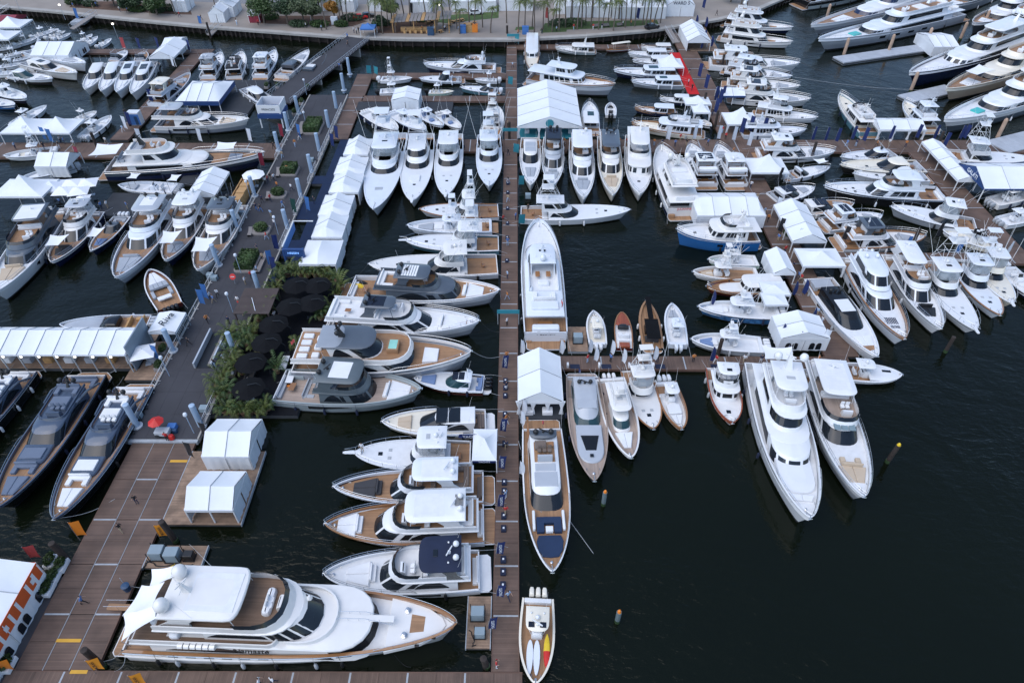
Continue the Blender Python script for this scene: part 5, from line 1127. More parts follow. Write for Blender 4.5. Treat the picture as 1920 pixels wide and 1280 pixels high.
def fleet_topright():
  trawl((997, 131), (998, 76), 'cream-decked picnic boat with bow towards the camera near the seawall', name='picnic_boat', deck='cream_deck', cap='varnish', fly=False, mast=False, rail=.9, B=4.0, hatch=.8, ch=1.4)
  trawl((1041, 88), (1118, 97), 'trawler with grey-green hull under the seawall', hull='sage', fly=False, up=(.3, .5), B=4.2, panes=3)
  b = Boat('electric_launch', (1136, 93), (1186, 90), 'slim wooden canopy launch by the upper finger dock', 'boat', None, 2.0, .9, .4); b.hull('white', bw=.3, cap='varnish', x0=.02, e=.6, second='maroon_gel').decks('teak', 0, .3, 'teak'); b.hardtop(.12, .8, .6, 2.2, 'cream', .5, legs='posts', th=.1)
  D = 'downeast cruisers stern to the red carpet'
  for i, (bw_, st, hl, lb) in enumerate([((1202, 88), (1262, 95), 'white', 'farthest white downeast cruiser beside the red carpet end'), ((1178, 98), (1255, 106), 'white', 'white downeast cruiser with blue canopy, second from the seawall'), ((1186, 112), (1262, 119), 'navy_gel', 'navy-hulled downeast cruiser, third from the seawall'), ((1151, 130), (1274, 142), 'navy_gel', 'long navy-hulled downeast cruiser with railed foredeck'), ((1184, 150), (1283, 160), 'grey_gel', 'pale grey-hulled downeast cruiser with green skylight, nearest on the red carpet'), ((1237, 184), (1296, 192), 'navy_gel', 'small navy downeast boat above the pop-up tents'), ((1190, 201), (1270, 213), 'navy_gel', 'navy downeast cruiser with grey-blue sunpad above the cream trawler')]):
    trawl(bw_, st, lb, name='downeast_cruiser', group=D, hull=hl, fly=False, mast=False, panes=3, shield=3, cab=(.24, .58), roof='glass_teal' if i in (3, 4) else None, rail=.5 if i != 3 else .4, hatch=.75, ch=1.6, boot=hl if hl != 'white' else 'bottom_paint', cap='varnish' if i == 6 else 'white')
  trawl((1184, 228), (1322, 253), 'cream trawler yacht with tan bow and flybridge mast below the navy cruiser', hull='cream', deck='cream_deck', top='white', cab=(.2, .66), up=(.3, .52), tender=True, cap='varnish', B=5.0, mc='teak')
  cc((1334, 236), (1300, 222), 'small black tender with tan bow behind the cream trawler', name='tender', hull='black_gel', ob=1, obm='black', ttop=None, bowseat='cushion_tan', B=2.6)
  trawl((1153, 156), (986, 152), 'large raised-pilothouse yacht with teak cap rail half behind the big white tent', hull='white', second='grey_gel', cab=(.2, .68), up=(.36, .56), upper_encl=True, cap='varnish', mc='teak', B=6.2, zb=3.6, hw=((.4, .45), (.5, .55)))
  trawl((1105, 190), (1108, 255), 'white lobster yacht pointing away right of the big white tent', fly=False, mast=False, roof='glass_teal', B=4.2, cab=(.28, .62), panes=2, hatch=.72, ch=1.6)
  cc((1145, 192), (1145, 221), 'small white tender with black outboards floating free in the basin', name='tender', ob=2, obm='black', ttop=None, B=2.7, pad='cushion_dark', bowseat='cushion_dark')
  # stacked yachts right of the main right dock, bows to the right
  Rg = 'motor yachts stacked along the right dock'
  rows = [((1487, 50), (1352, 44), 'bigy', dict(hull='white', second='navy_gel'), 'white yacht with a blue canopy nearest the seawall in the right stack'),
      ((1486, 77), (1345, 70), 'bigy', dict(hull='white', hw=((.4, .6),)), 'three-deck white yacht with cream flybridge, second in the right stack'),
      ((1500, 117), (1316, 122), 'flyb', dict(cab=(.26, .7)), 'long white yacht with glazed aft deck, third in the right stack'),
      ((1485, 142), (1352, 132), 'flyb', dict(second='black_gel'), 'white yacht with black hull stripe, fourth in the right stack'),
      ((1500, 160), (1352, 158), 'flyb', dict(htp=('solar', .2, .7, .7, 1)), 'white yacht with dark roof hatch, fifth in the right stack'),
      ((1520, 184), (1362, 184), 'flyb', dict(sunroof=True, htp=('solar', .2, .7, .7, 1)), 'white yacht with twin dark skylights and broad foredeck, sixth in the right stack'),
      ((1533, 219), (1410, 212), 'trawl', dict(bimini='white', hw=None), 'white trawler with railed bow and upright windows, seventh in the right stack'),
      ((1512, 241), (1382, 252), 'trawl', dict(tender=True), 'white trawler with dinghy on its boat deck beside the navy banners'),
      ((1566, 282), (1408, 292), 'flyb', dict(htp=('solar', .6, .8, .3, 1)), 'white flybridge yacht lying on the cross dock with dark roof hatch')]
  for bw_, st, ty, kw, lb in rows: dict(bigy=bigy, flyb=flyb, trawl=trawl)[ty](bw_, st, lb, group=Rg, **kw)
  b = expr((1556, 312), (1468, 335), 'small white day boat under a stretched white sail shade', ob=2, pad='cushion_white', cab=(.3, .55), hw=None, sail=True)
  # top right superyachts
  bigy((1521, 46), (1800, -18), 'white superyacht with blue-covered windows, farthest of the big pair by the far float', hull='white', second='grey_gel', glass='navy_gel', B=8.5, zb=4.2, dom=2)
  bigy((1535, 72), (1800, 30), 'silver-hulled superyacht with teal foredeck pool beside the concrete float', hull='silver', second='grey_gel', B=8.5, zb=4.2, bowitem='pool_teal', dom=2, hw=((.3, .34), (.4, .44), (.5, .54), (.6, .64)), deck='nonskid', bowpad=None)
  bigy((1706, 135), (1945, 72), 'navy-hulled white superyacht at the second concrete float', hull='navy_gel', boot='navy_gel', B=8.6, zb=4.6, hard='white', dom=2, deck='nonskid', shield=6)
  bigy((1775, 165), (1990, 100), 'beige superyacht with a tan sail awning over its foredeck', hull='cushion_tan', top='cream', deck='teak', cap='cream', B=8.0, zb=4.2, dom=1, sail=True)
  bigy((1772, 222), (2010, 158), 'white superyacht with dark lower hull and teal foredeck hatch at the right edge', hull='white', second='slate', B=8.2, zb=4.4, bowitem='pool_teal', deck='nonskid', bowpad=(.84, .9), hard='white')
  bigy((1640, -30), (1492, 12), 'black-hulled vessel showing its stern corner at the top edge', hull='black_gel', second='sage', B=8, zb=4)
  bigy((1770, 10), (1880, -24), 'grey superyacht with striped decks far behind the navy-hulled one', hull='grey_gel', B=8, zb=4.2, floor='nonskid')
  bigy((1826, 42), (1935, 12), 'white superyacht with curved glass bridge at the upper right edge', hull='slate', B=8, zb=4.2, hard='white')
  bigy((1845, 62), (1960, 35), 'black superyacht with arched side half hidden behind the navy-hulled one', hull='black_gel', top='white', B=7.4, zb=4.2)
  # trawlers by the open tent
  trawl((1576, 174), (1632, 260), 'trawler with slate teal hull, bow to the upper left, left of the open tent', hull='teal_gel', deck='cream_deck', B=5.2, fly=True, cab=(.26, .6), up=(.3, .5), bimini=None, boot='teal_gel', tender=True)
  trawl((1697, 188), (1747, 252), 'cream trawler with radar mast right of the open tent', hull='cream', deck='cream_deck', B=4.8, cab=(.26, .6), bimini='white')

def fleet_right2():
  # centre-right group, bows left
  cc((1328, 485), (1428, 492), 'white center console with tower and pale seats, top of the left-facing group', ob=0, tower=2.4, sole='nonskid', hull='seafoam_gel', B=3.2, bowseat='cushion_grey', tx=(.45, .68))
  cc((1299, 508), (1432, 518), 'white center console with teak bow well in the left-facing group', ob=0, tower=2.0, sole='teak', B=3.6, tx=(.5, .72), bowseat='cushion_tan', rigs=6)
  b = trawl((1325, 535), (1478, 540), 'picnic boat with varnished teak decks and maroon hull', name='picnic_boat', hull='maroon_gel', deck='teak', cap='varnish', fly=False, mast=False, B=4.3, cab=(.25, .6), roof='nonskid', rail=.95, ch=1.5, panes=3)
  b.slab('trunk_cabin', 'white', .55, .84, .55, b.dz(.7) - .05, .4, nose=.7)
  cc((1309, 573), (1474, 592), 'center console with blue patterned hull and white bow seats', ob=4, hull='bluefish_gel', B=4.0, tx=(.4, .66), tw=.6, sole='nonskid', tower=1.2, rigs=7, zb=1.8)
  cc((1296, 634), (1442, 652), 'white center console with grey-blue bow pads just above the T dock', ob=4, B=3.8, bowseat='cushion_blue', tx=(.42, .66), tower=1.4, hull='silver')
  # right fan, bows down right
  b = expr((1646, 667), (1523, 520), 'white express yacht with black glass superstructure at the head of the right fan', cab=(.28, .76), cw=.72, top='black_gloss', pad='cushion_white', padx=(.78, .88), roof=('white', .42, .56, .42, 1), rake=2.2, shieldt=(.06, .8), domes=2, aftpad='cushion_grey', B=5.4, zb=2.5, hw=((.3, .42),), rail=0, e=.75); b.pad(.88, .95, .32, .12, b.dz(.9) + .03, 'teak', .04, 1, 'bow_deck_panel'); b.box('garage_sunpad', 'cushion_grey', .1, .2, -.6, .6, b.zc + .5, .35, .1)
  b = flyb((1697, 634), (1592, 484), 'white enclosed-bridge yacht with louvred foredeck grilles, second in the right fan', B=5.6, zb=2.8, ht=None, cab=(.2, .72), fl=(.14, .5), fw=.7, pad='', dom=2, floor='nonskid', rake=1.4, hw=((.3, .6),), cap='varnish')
  zr = b.dz(.3) + 1.85; b.cabin(.2, .56, .66, 1.7, zr + .1, 1.1, 0, .1, nose=.8, shield=(3, .3, .9), sides=((.05, .34, .35, .88, 'pane'),), name='sky_lounge'); b.dome(.28, .3, zr + 1.9, .34); b.dome(.28, -.3, zr + 1.9, .34)
  for i in range(7):
    b.box('foredeck_grille', 'navy_gel', .765, .83, -.3 + i * .09, -.26 + i * .09, b.dz(.8) + .05, .06, .01)
    if i < 6: b.box('foredeck_grille', 'navy_gel', .85, .875, -.22 + i * .08, -.18 + i * .08, b.dz(.86) + .05, .06, .01)
  b = flyb((1765, 615), (1668, 478), 'white pilothouse yacht with black foredeck sunpad, third in the right fan', B=5.0, zb=2.5, cab=(.24, .7), fl=(.2, .56), pad='black', padx=(.74, .84), ht='white', htx=(.12, .42), htw=.64, hw=None, dom=0)
  sport((1830, 618), (1729, 490), 'white sportfisher with tall tower and pulpit, fourth in the right fan', tower=4.2, pulpit=.9, rail=.55, B=5.4, rigs=11, zb=2.2)
  sport((1876, 590), (1797, 487), 'white sportfisher with varnished toe rail and tower, fifth in the right fan', tower=3.4, cap='varnish', B=4.9, rigs=10, zb=2.0)
  sport((1898, 568), (1835, 478), 'cream sportfisher with pulpit and enclosed bridge, sixth in the right fan', top='cream', deck='cream', pulpit=.9, rail=.6, B=4.5, zb=1.9, hull='cream', rigs=8)
  cc((1950, 562), (1878, 498), 'navy-sided center console with three white outboards at the right edge', ob=3, hull='navy_gel', B=3.6, ttop=None)
  # middle right
  flyb((1736, 441), (1560, 458), 'white flybridge yacht with blue-grey hardtop moored along the lower cross dock', ht='slate', htp=('solar', .2, .85, .7, 2), pad='cushion_grey', B=5.4, mc='teak', deck='nonskid', cab=(.26, .7), fl=(.12, .5), htx=(.24, .46), hw=((.35, .42), (.5, .53)), dom=0, cap='varnish', second='silver')
  flyb((1654, 402), (1536, 426), 'white yacht with two-pane solar hardtop, above the blue-grey-topped one', htp=('solar', .2, .8, .7, 2), B=4.8, cab=(.26, .7), dom=0)
  expr((1601, 380), (1488, 398), 'white coupe with four dark roof panels right of the narrow white tent', roof=('solar', .3, .52, .5, 3), B=4.5, cab=(.22, .68), deck='teak')
  expr((1527, 350), (1440, 376), 'white coupe with three black sunroof panels at the upper dock corner', roof=('solar', .28, .52, .5, 3), B=4.4, cab=(.22, .68))
  flyb((1546, 347), (1778, 375), 'long black-hulled white motor yacht with a row of foredeck hatches', hull='black_gel', boot='black_gel', ht='white', cab=(.3, .68), fl=(.26, .54), htx=(.3, .5), pad=None, B=5.8, zb=3.0, cap='white', dom=0, hw=None, rake=.9, shield=3, sides=((.05, .34, .35, .84, 'panes3'),), mc='teak').hatch(.76, .25, .5)
  sport((1670, 386), (1830, 424), 'white sportfisher pointing left with railed bow, beside the lower right dock', rail=.5, B=5.0, rigs=9, hull='silver', cap='white', zb=2.2)
  cc((1768, 430), (1873, 467), 'cream open boat with dark canopy and grey stern seats beside the right dock', hull='cream', ttop='canvas_black', ob=2, B=3.8, sole='cream_deck')
  expr((1577, 293), (1682, 291), 'blue and white express boat just below the cross dock', second='blue_gel', domes=1, cab=(.28, .6), hatch=.72, pad=None)
  expr((1576, 308), (1738, 318), 'cream express boat with dark hatches below the blue and white one', hull='black_gel', top='cream', deck='cream_deck', cab=(.3, .6), pad=None, hatch=.7, cap='cream')
  expr((1600, 324), (1745, 336), 'white express boat half hidden above the long black-hulled yacht', cab=(.3, .6), pad=None, hatch=.7)
  sport((1938, 296), (1768, 291), 'white sportfisher with tower and covered foredeck behind the blue-fronted tent', tower=3.5, B=5.2, rigs=9, zb=2.2)
  cc((1950, 355), (1850, 385), 'white center console with grey outboards at the right edge by the narrow dock', ob=3, obm='rubber_grey', B=3.6)
  cc((1955, 398), (1868, 420), 'white center console with teal seats nearest the right edge by the narrow dock', ob=3, obm='rubber_grey', B=3.4, ttop='white')

def fleet_left():
  Sg = 'express cruisers in a row of four'
  for bw_, st, lb, rf in [((160, 167), (197, 122), 'white express cruiser, leftmost in the row of four', None), ((190, 170), (226, 120), 'white express cruiser, second from the left in the row of four', None), ((219, 172), (257, 119), 'white express cruiser with dark sunroof, third in the row of four', ('solar', .3, .44, .4, 1)), ((247, 175), (288, 119), 'white express cruiser with roof rails, rightmost in the row of four', ('solar', .3, .44, .4, 2))]:
    expr(bw_, st, lb, group=Sg, roof=rf, cab=(.24, .66), B=4.2, pad='cushion_white')
  flyb((355, 135), (288, 205), 'white yacht with cream hardtop pointing away left of the navy-edged tent', ht='cream', B=4.8, top='white', deck='teak', dom=0, pad='cushion_grey', seat='cushion_grey')
  flyb((466, 222), (288, 238), 'white yacht with dark side glass in front of the navy-edged tent', ht='silver', legm='slate', B=5.6, zb=2.8, pad='cushion_tan', cab=(.28, .7), fl=(.06, .5), htx=(.16, .36), hw=((.2, .6),), dom=0, seat='cushion_grey', mc='teak', second='grey_gel')
  b = bigy((495, 284), (192, 322), 'long grey-hulled superyacht with two white sail awnings over its bow', hull='slate', second='navy_gel', B=7.4, zb=3.6, cab=(.2, .7), up=(.3, .5), deck='teak', dom=0, mastm='black', hw=((.2, .35), (.45, .6)), sail=True, pad='cushion_grey', h1=1.7); b.sail(.0, .16, .7, .6, 5.5, .4)
  flyb((413, 97), (388, 152), 'white yacht with grey bimini and covered mast, leftmost of the pair by the walkway', ht='cushion_grey', B=4.6, pad=None); flyb((452, 96), (438, 152), 'white yacht with dark open flybridge, right of the grey-bimini one', ht=None, B=4.6, pad=None, seat='cushion_dark', floor='cushion_dark')
  flyb((515, 93), (486, 150), 'white yacht with white hardtop left of two black-roofed yachts', B=4.6, pad=None); expr((578, 93), (524, 152), 'white yacht with black coupe roof next to the gangway', top='slate', B=4.6, cab=(.3, .66)); expr((610, 102), (568, 153), 'white yacht with black and white roof closest to the gangway', top='slate', roof=('white', .32, .44, .5, 1), B=4.2)
  expr((526, 204), (458, 168), 'white cruiser with grey windscreen beside the square display stand', B=4.2, cab=(.28, .62))
  expr((160, 118), (52, 100), 'white yacht with glazed coupe roof in front of the arched-window tent', B=4.8, roof=('solar', .34, .44, .4, 1)); expr((144, 136), (44, 121), 'white yacht with teal windscreen and tan bow seats, middle of three', B=4.6, roof=('solar', .34, .44, .3, 1), pad='cushion_tan'); expr((98, 147), (18, 143), 'white express boat with black waterline, nearest of three', second='black_gel', B=4.0, glass='glass_teal', cab=(.24, .56), ch=1.6)
  cc((48, 184), (-10, 170), 'white open boat with people aboard at the left edge', ob=2, obm='black', hull='navy_gel'); cc((27, 196), (-30, 190), 'white open boat with blue hull touching the left edge', ob=2, hull='blue_gel', ttop=None)
  cc((86, 197), (22, 240), 'white center console with railed bow behind the twin-peak tent', ob=2, B=3.6); cc((207, 216), (156, 262), 'large white center console with outboards right of the twin-peak tent', ob=4, B=3.8); cc((180, 208), (140, 230), 'white center console with white top half behind the twin-peak tent', ob=2, B=3.2)
  cc((6, 291), (108, 284), 'white center console with tower and cream bow pointing left', ob=3, tower=2.0, B=3.6, sole='cream_deck'); cc((40, 333), (150, 312), 'white boat with outriggers half under the peaked white tent', ob=2, ttop='white', rigs=5)
  Gs = 'small center consoles under the seawall'
  for bw_, st, lb in [((108, 54), (60, 72), 'center console with a white top nearest the far left tents'), ((132, 62), (104, 76), 'dark-topped center console, second below the seawall'), ((172, 64), (150, 82), 'center console, third below the seawall'), ((182, 68), (162, 86), 'small open center console beside the third one'), ((208, 72), (184, 90), 'small open boat at the end of the seawall row'), ((70, 70), (28, 86), 'center console with cream seats next to the far left tents'), ((52, 95), (5, 108), 'white boat crowded against the left edge above the cruisers'), ((48, 118), (-5, 128), 'white boat with cream cover crowded at the left edge'), ((40, 82), (-8, 92), 'white boat crowded at the left edge below the peaked tents'), ((62, 106), (20, 116), 'white boat between the crowded left edge boats'), ((122, 58), (88, 74), 'white center console between the first and second below the seawall'), ((44, 134), (-12, 140), 'white open boat lowest of the crowd at the left edge'), ((96, 80), (66, 92), 'white center console left of the arched-window marquee')]:
    cc(bw_, st, lb, group=Gs, ob=2, ttop='white' if 'open' not in lb else None)
  expr((236, 94), (212, 116), 'black and white boat with stern towards the row of four cruisers', top='slate', B=3.6); expr((270, 96), (262, 116), 'small brown-decked boat left of the gabled canopy', top='slate', B=3.4, deck='teak')
  # middle left, bows down left
  b = flyb((-12, 548), (112, 394), 'large white yacht with grey upperworks cut by the left edge', top='slate', ht='slate', htp=('cushion_white', .1, .9, .8, 1), B=6.6, zb=3.2, hw=((.3, .45), (.5, .56), (.62, .66)), dom=0, pad='cushion_tan', cab=(.24, .74), fl=(.16, .58), htx=(.22, .42), legm='slate', cap='white')
  flyb((96, 490), (180, 398), 'white yacht with navy hull and bow sail awning, first right of the cut-off yacht', hull='navy_gel', boot='navy_gel', ht='silver', dom=0, pad='cushion_dark', sail=True, cab=(.26, .64), fl=(.14, .46), htx=(.14, .32), deck='teak')
  expr((170, 470), (236, 405), 'small dark-hulled open boat with bow sail awning and blue beanbag', hull='navy_gel', top='slate', ob=3, B=3.6, sail=True, pad='cushion_blue', cab=(.34, .56), domes=1, ch=1.0, deck='teak')
  flyb((217, 519), (320, 384), 'white yacht with teak bow lounge, largest of the bows-down row', zb=2.8, deck='teak', pad='cushion_grey', padx=(.76, .92), cab=(.26, .68), fl=(.14, .5), htx=(.18, .4), ht='silver', htp=('cushion_white', .2, .7, .5, 1), dom=2, domm='black', hw=((.3, .6),), second='silver')
  flyb((310, 487), (378, 384), 'navy-hulled white yacht with domed hardtop and bow awning', hull='navy_gel', boot='navy_gel', deck='teak', sail=True, dom=2, cab=(.26, .66), fl=(.14, .48), htx=(.14, .38), htw=.8)
  flyb((370, 505), (446, 386), 'white yacht with black hardtop and bow awning alongside the promenade', deck='teak', sail=True, ht='slate', dom=2, domm='black', mastm='black', hw=((.35, .42), (.5, .6)), cab=(.26, .66), fl=(.14, .5), htx=(.2, .4))
  b = Boat('limousine_tender', (280, 504), (322, 582), 'open teak tender with pale canvas bow and black outboards by the promenade', 'boat', None, 4.2, 1.5, .4)
  b.hull('maroon_gel', bw=.5, cap='white', x0=.04, e=.7).decks('teak', 0, .6, 'teak'); b.pad(.62, .9, .62, .2, b.zs(.75) - .1, 'cushion_white', .2, 2, 'bow_canopy'); b.pad(.5, .62, .7, .65, b.zs(.55) - .05, 'cushion_grey', .3, 4, 'folding_canopy'); b.box('sunbed', 'cushion_white', .22, .3, -.5, .5, b.dz(.2) + .5, .25); b.box('side_seat', 'cushion_grey', .34, .5, .5, .75, b.dz(.4), .45); b.box('side_seat', 'cushion_grey', .34, .5, -.75, -.5, b.dz(.4), .45); b.outboards(4, 'black', .5, sp=.6)
  b = Boat('sport_boat', (111, 607), (288, 608), 'open sport boat with orange-brown seats and black windscreen behind the long pavilion', 'boat', None, 3.8, 1.6, .4)
  b.hull('silver', bw=.4, cap='white', x0=.04, e=.7).decks('teak', .5, .6, 'teak'); b.cabin(.36, .6, .7, .9, b.dz(.4), 1.3, 0, .1, nose=.9, m='black_gloss', shield=(1, .1, .9)); b.sofa(.1, .2, .7, .6, 'timber'); b.sofa(.24, .3, .7, .6, 'timber'); b.outboards(3, 'silver', .5); b.slab('foredeck_cover', 'silver', .55, .96, .8, b.zs(.75) - .25, .25, nose=1.5, n=2.0)
  b = cc((222, 346), (345, 358), 'grey open sport boat with square shade sails and five dark outboards', ob=5, obm='rubber_grey', hull='silver', ttop=None, bowseat='cushion_grey', B=4.0, zb=1.6, x0=.12); b.sail(.0, .16, .6, .6, 3.4, .1, dz=0); b.sail(.62, .78, .5, .5, 3.6, .1)
  # lower left dark yachts
  def dark(bow, stern, lb, m, B, cush):
    b = Boat('express_yacht', bow, stern, lb, 'yacht', 'dark express yachts berthed by the wide brown dock', B, 2.6, .4); L = b.L
    b.hull('black_gel', bw=.4, cap=m, x0=.07, e=.68, p=2.3, ws=.93).decks('teak', .22, 1.1, 'teak').platform('teak', .95, round_=1.0)
    z1 = b.dz(.3); b.cabin(.24, .66, .74, 1.45, z1 - .05, 2.0, -.4, .14, nose=.7, m=m, shield=(1, .05, .88), su=(.37, .63), sides=((.04, .35, .2, .85, 'swoosh'),), n=3.0); zr = z1 + 1.45
    b.coaming(.2, .47, .6, zr - .05, .35, .5, 0, m=m, floor='teak', nose=.4); b.helm(.42, zr, .15, 3, 1.7, m, cush, sp=.7); b.sofa(.22, .28, .5, zr, cush); b.box('fly_sunpad', cush, .3, .37, -.4, .4, zr, .4, .08)
    b.mast(.225, zr + .2, 1.5, 'black', .4, -.4, 2, 'black', .34, .9); b.sofa(.09, .16, .6, 1.1, cush)
    for sg in (1, -1):
      mb = MB(); Y = sg * .8 * b.B / 2; mb.tube([(.14 * L, sg * .86 * b.B / 2, b.zs(.1)), (.24 * L, Y, zr - .1), (.34 * L, sg * .7 * b.B / 2, zr + .1)], .16, 6); b.add('arch_wing', m, mb)
    b.slab('coachroof', m, .6, .74, .6, b.dz(.7) - .05, .5, nose=.5, n=3); b.box('sun_lounge', cush, .63, .7, -.45, .45, b.dz(.68) + .4, .2, .06)
    b.sofa(.73, .79, .46, b.dz(.76), cush, 1); b.pad(.81, .92, .44, .24, None, cush, .35, 2); b.rail(.5, h=.4); b.anchor(); b.fenders((.3,), -1)
    return b
  dark((-6, 950), (178, 698), 'black-hulled express yacht with grey-blue cushions, middle of the dark trio', 'steel_blue', 6.0, 'cushion_slate')
  dark((100, 972), (266, 720), 'black-hulled express yacht with white cushions next to the wide brown dock', 'steel_blue', 5.6, 'cushion_white')
  dark((-110, 870), (55, 695), 'dark express yacht with white seats cut off by the left edge', 'steel_blue', 5.0, 'cushion_white')

def namaste():
  b = Boat('superyacht', (857, 1166), (236, 1168), 'large white superyacht named Namasté with white stern awnings and teak bow edge', 'yacht', None, 7.4, 3.9, .7); L = b.L
  b.hull('white', fs=2.3, bw=.75, cap='varnish', x0=.05, e=.64, p=2.3, ws=.95, capw=.24, rake=.05, boot='white').decks('nonskid', .13, 1.9, 'teak').platform('teak', .9, .7)
  # bulwark deck well at the bow
  zb = b.dz(.9); 
  mb = MB(); r = lambda z_, k: [(.8 * L + k, -2.9 + k, z_), (.9 * L, -1.95 + k, z_), (.955 * L, -.75 + k, z_), (.968 * L - k, 0, z_), (.955 * L, .75 - k, z_), (.9 * L, 1.95 - k, z_), (.8 * L + k, 2.9 - k, z_)]
  mb.loft([r(zb - .2, 0), r(zb + .28, 0), r(zb + .33, .06)]); b.add('foredeck_moulding', 'white', mb)
  mb = MB(); r2 = lambda z_: [(.865 * L, -.95, z_), (.905 * L, -.75, z_), (.905 * L, .75, z_), (.865 * L, .95, z_)]
  mb.loft([r2(zb + .3), r2(zb + .345)]); b.add('bow_teak_panel', 'teak', mb)
  for sg in (1, -1):
    mb = MB(); mb.lathe(.852 * L, sg * 1.25, [(.35, zb + .3), (.33, zb + .5), (.2, zb + .56), (.24, zb + .75), (.12, zb + .8)], 10); b.add('windlass', 'steel', mb)
    for xx in (.885, .93): b.box('fairlead', 'black', xx, xx + .012, sg * (.56 - (xx - .885) * 5), sg * (.62 - (xx - .885) * 5), zb + .3, .12, .03)
  z1 = b.dz(.3) - .1
  # main deckhouse, wide body forward
  b.cabin(.14, .79, .9, 2.2, z1, .8, 0, .05, nose=1.1, n=2.3, shield=(1, .30, .97), su=(.375, .625), sides=((.20, .365, .12, .34, 'pane'), (.03, .19, .4, .75, 'swoosh')), back=True)
  z2 = z1 + 2.15
  b.slab('boat_deck', 'white', .09, .76, .92, z2 - .08, .3, nose=1.1, n=2.3, crown=.1)
  b.coaming(.095, .52, .9, z2 + .2, .55, .2, 0, m='white', floor='teak_dark', nose=.3)
  # wheelhouse
  b.cabin(.3, .625, .74, 1.9, z2 + .15, 1.0, 0, .1, nose=1.0, n=2.3, shield=(1, .15, .85), su=(.35, .65), sides=((.02, .33, .25, .75, 'swoosh'),), name='wheelhouse')
  mb = MB(); c = Cab(.44 * L, .665 * L, .80 * b.B / 2, z2 + .1, z2 + .75, .2, 0, .0, .95 * b.B / 2, 2.3); U = [u for u in c.us(15) if .2 <= u <= .8]; mb.grid([[c.pt(u, 0) for u in U], [c.pt(u, 1) for u in U], [c.pt(u, 1, .14) for u in U], [c.pt(u, .02, .14) for u in U]], flip=True); b.add('portuguese_bridge', 'white', mb)
  mb = MB(); mb.poly([c.pt(u, .06, .07) for u in c.us(13)], True); b.add('bridge_walkway', 'teak', mb)
  z3 = z2 + 2.0
  b.slab('sun_deck', 'white', .17, .565, .8, z3 - .05, .25, nose=.9, n=2.3)
  b.coaming(.175, .545, .78, z3 + .17, .8, .6, 0, floor='teak_dark', nose=.9, screen='glass')
  z4 = z3 + 2.1
  b.hardtop(.2, .42, .74, z4, 'white', z3 + .2, nose=.35, th=.3, n=3.4, panel=('nonskid', .3, .93, .72, 1), crown=.08)
  b.dome(.225, .42, z4 + .3, .72, 'white', 'satellite_dome', .3); b.dome(.215, -.5, z4 + .3, .72, 'white', 'satellite_dome', .3)
  b.mast(.26, z4 + .3, 1.6, 'white', .5, -.5); b.whips(.3, z4 + .2, .7, 4.0)
  mb = MB(); mb.rbox(.46 * L, .485 * L, -1.2, 1.6, z3 + .2, z3 + .85, .3); b.add('covered_sofa', 'canvas_white', mb); b.helm(.5, z3 + .2, 0, 2); b.sofa(.2, .27, .55, z3 + .2, 'cushion_white'); b.table(.37, -.35, z3 + .2, 1.0, 1.0, 'white')
  mb = MB(); mb.rbox(.13 * L, .17 * L, -1.6, .4, z2 + .25, z2 + .95, .3); b.add('covered_table', 'canvas_white', mb); mb = MB(); mb.rbox(.2 * L, .23 * L, -2.9, -1.9, z2 + .25, z2 + .95, .3); b.add('covered_chairs', 'canvas_white', mb)
  for i in range(6):   # life raft canisters on the side
    mb = MB(); X = .235 * L + i * .62; y = -.95 * b.B / 2; mb.tube([(X, y, z2 + .45), (X + .5, y, z2 + .45)], .3, 8); b.add('life_raft', 'white', mb)
  b.box('foredeck_gangway', 'white', .66, .82, -.09, .09, z2 + .2, .08, .02)
  for sg in (1, -1):
    mb = MB(); mb.tube([(.66 * L, sg * .35, z2 + .75), (.74 * L, sg * .35, z2 + .8), (.815 * L, sg * .35, z2 - .3)], .025, 4)
    for k in range(6): X = (.66 + k * .03) * L; mb.tube([(X, sg * .35, z2 + .2 - (k > 4) * .5), (X, sg * .35, z2 + .75 - (k > 4) * .6)], .02, 4)
    b.add('gangway_rail', 'steel', mb)
  mb = MB(); X = .58 * L; mb.lathe(X, .9, [(.3, z2 + 2.1), (.25, z2 + 2.3), (.12, z2 + 2.5)], 8); b.add('search_light', 'white', mb)
  # stern awnings: three stretched sails on the upper decks
  def sail(pts, sag):
    A_, B_, C_, D_ = [Vector(p) for p in pts]; n = 9; rows = []
    for i in range(n + 1):
      a = i / n; row = []
      for j in range(n + 1):
        t = j / n; p = (A_ * (1 - a) + B_ * a) * (1 - t) + (D_ * (1 - a) + C_ * a) * t; ctr = (A_ + B_ + C_ + D_) / 4
        k = 1 - .16 * (math.sin(math.pi * a) * (abs(2 * t - 1)) + math.sin(math.pi * t) * abs(2 * a - 1))
        p = ctr + (p - ctr) * k; p.z -= sag * math.sin(math.pi * a) * math.sin(math.pi * t); row.append(p)
      rows.append(row)
    mb = MB(); mb.grid(rows); mb.grid([[p - Vector((0, 0, .025)) for p in r_] for r_ in rows], flip=True); o = b.add('stern_awning', 'canvas_white', mb)
    for p in (A_, D_):
      mb = MB(); mb.tube([(p.x + .3, p.y * .96, z2 - .3), p], .03, 5); b.add('awning_pole', 'steel', mb, o)
  y = b.B / 2
  sail([(.085 * L, y * .95, z2 + 1.7), (.2 * L, y * .75, z4 + .1), (.2 * L, y * .4, z4 + .1), (.1 * L, y * .35, z2 + 1.5)], .3)
  sail([(.075 * L, y * .5, z2 + 1.5), (.165 * L, y * .4, z3 + 1.2), (.165 * L, -y * .4, z3 + 1.2), (.06 * L, -y * .35, z2 + 1.5)], .3)
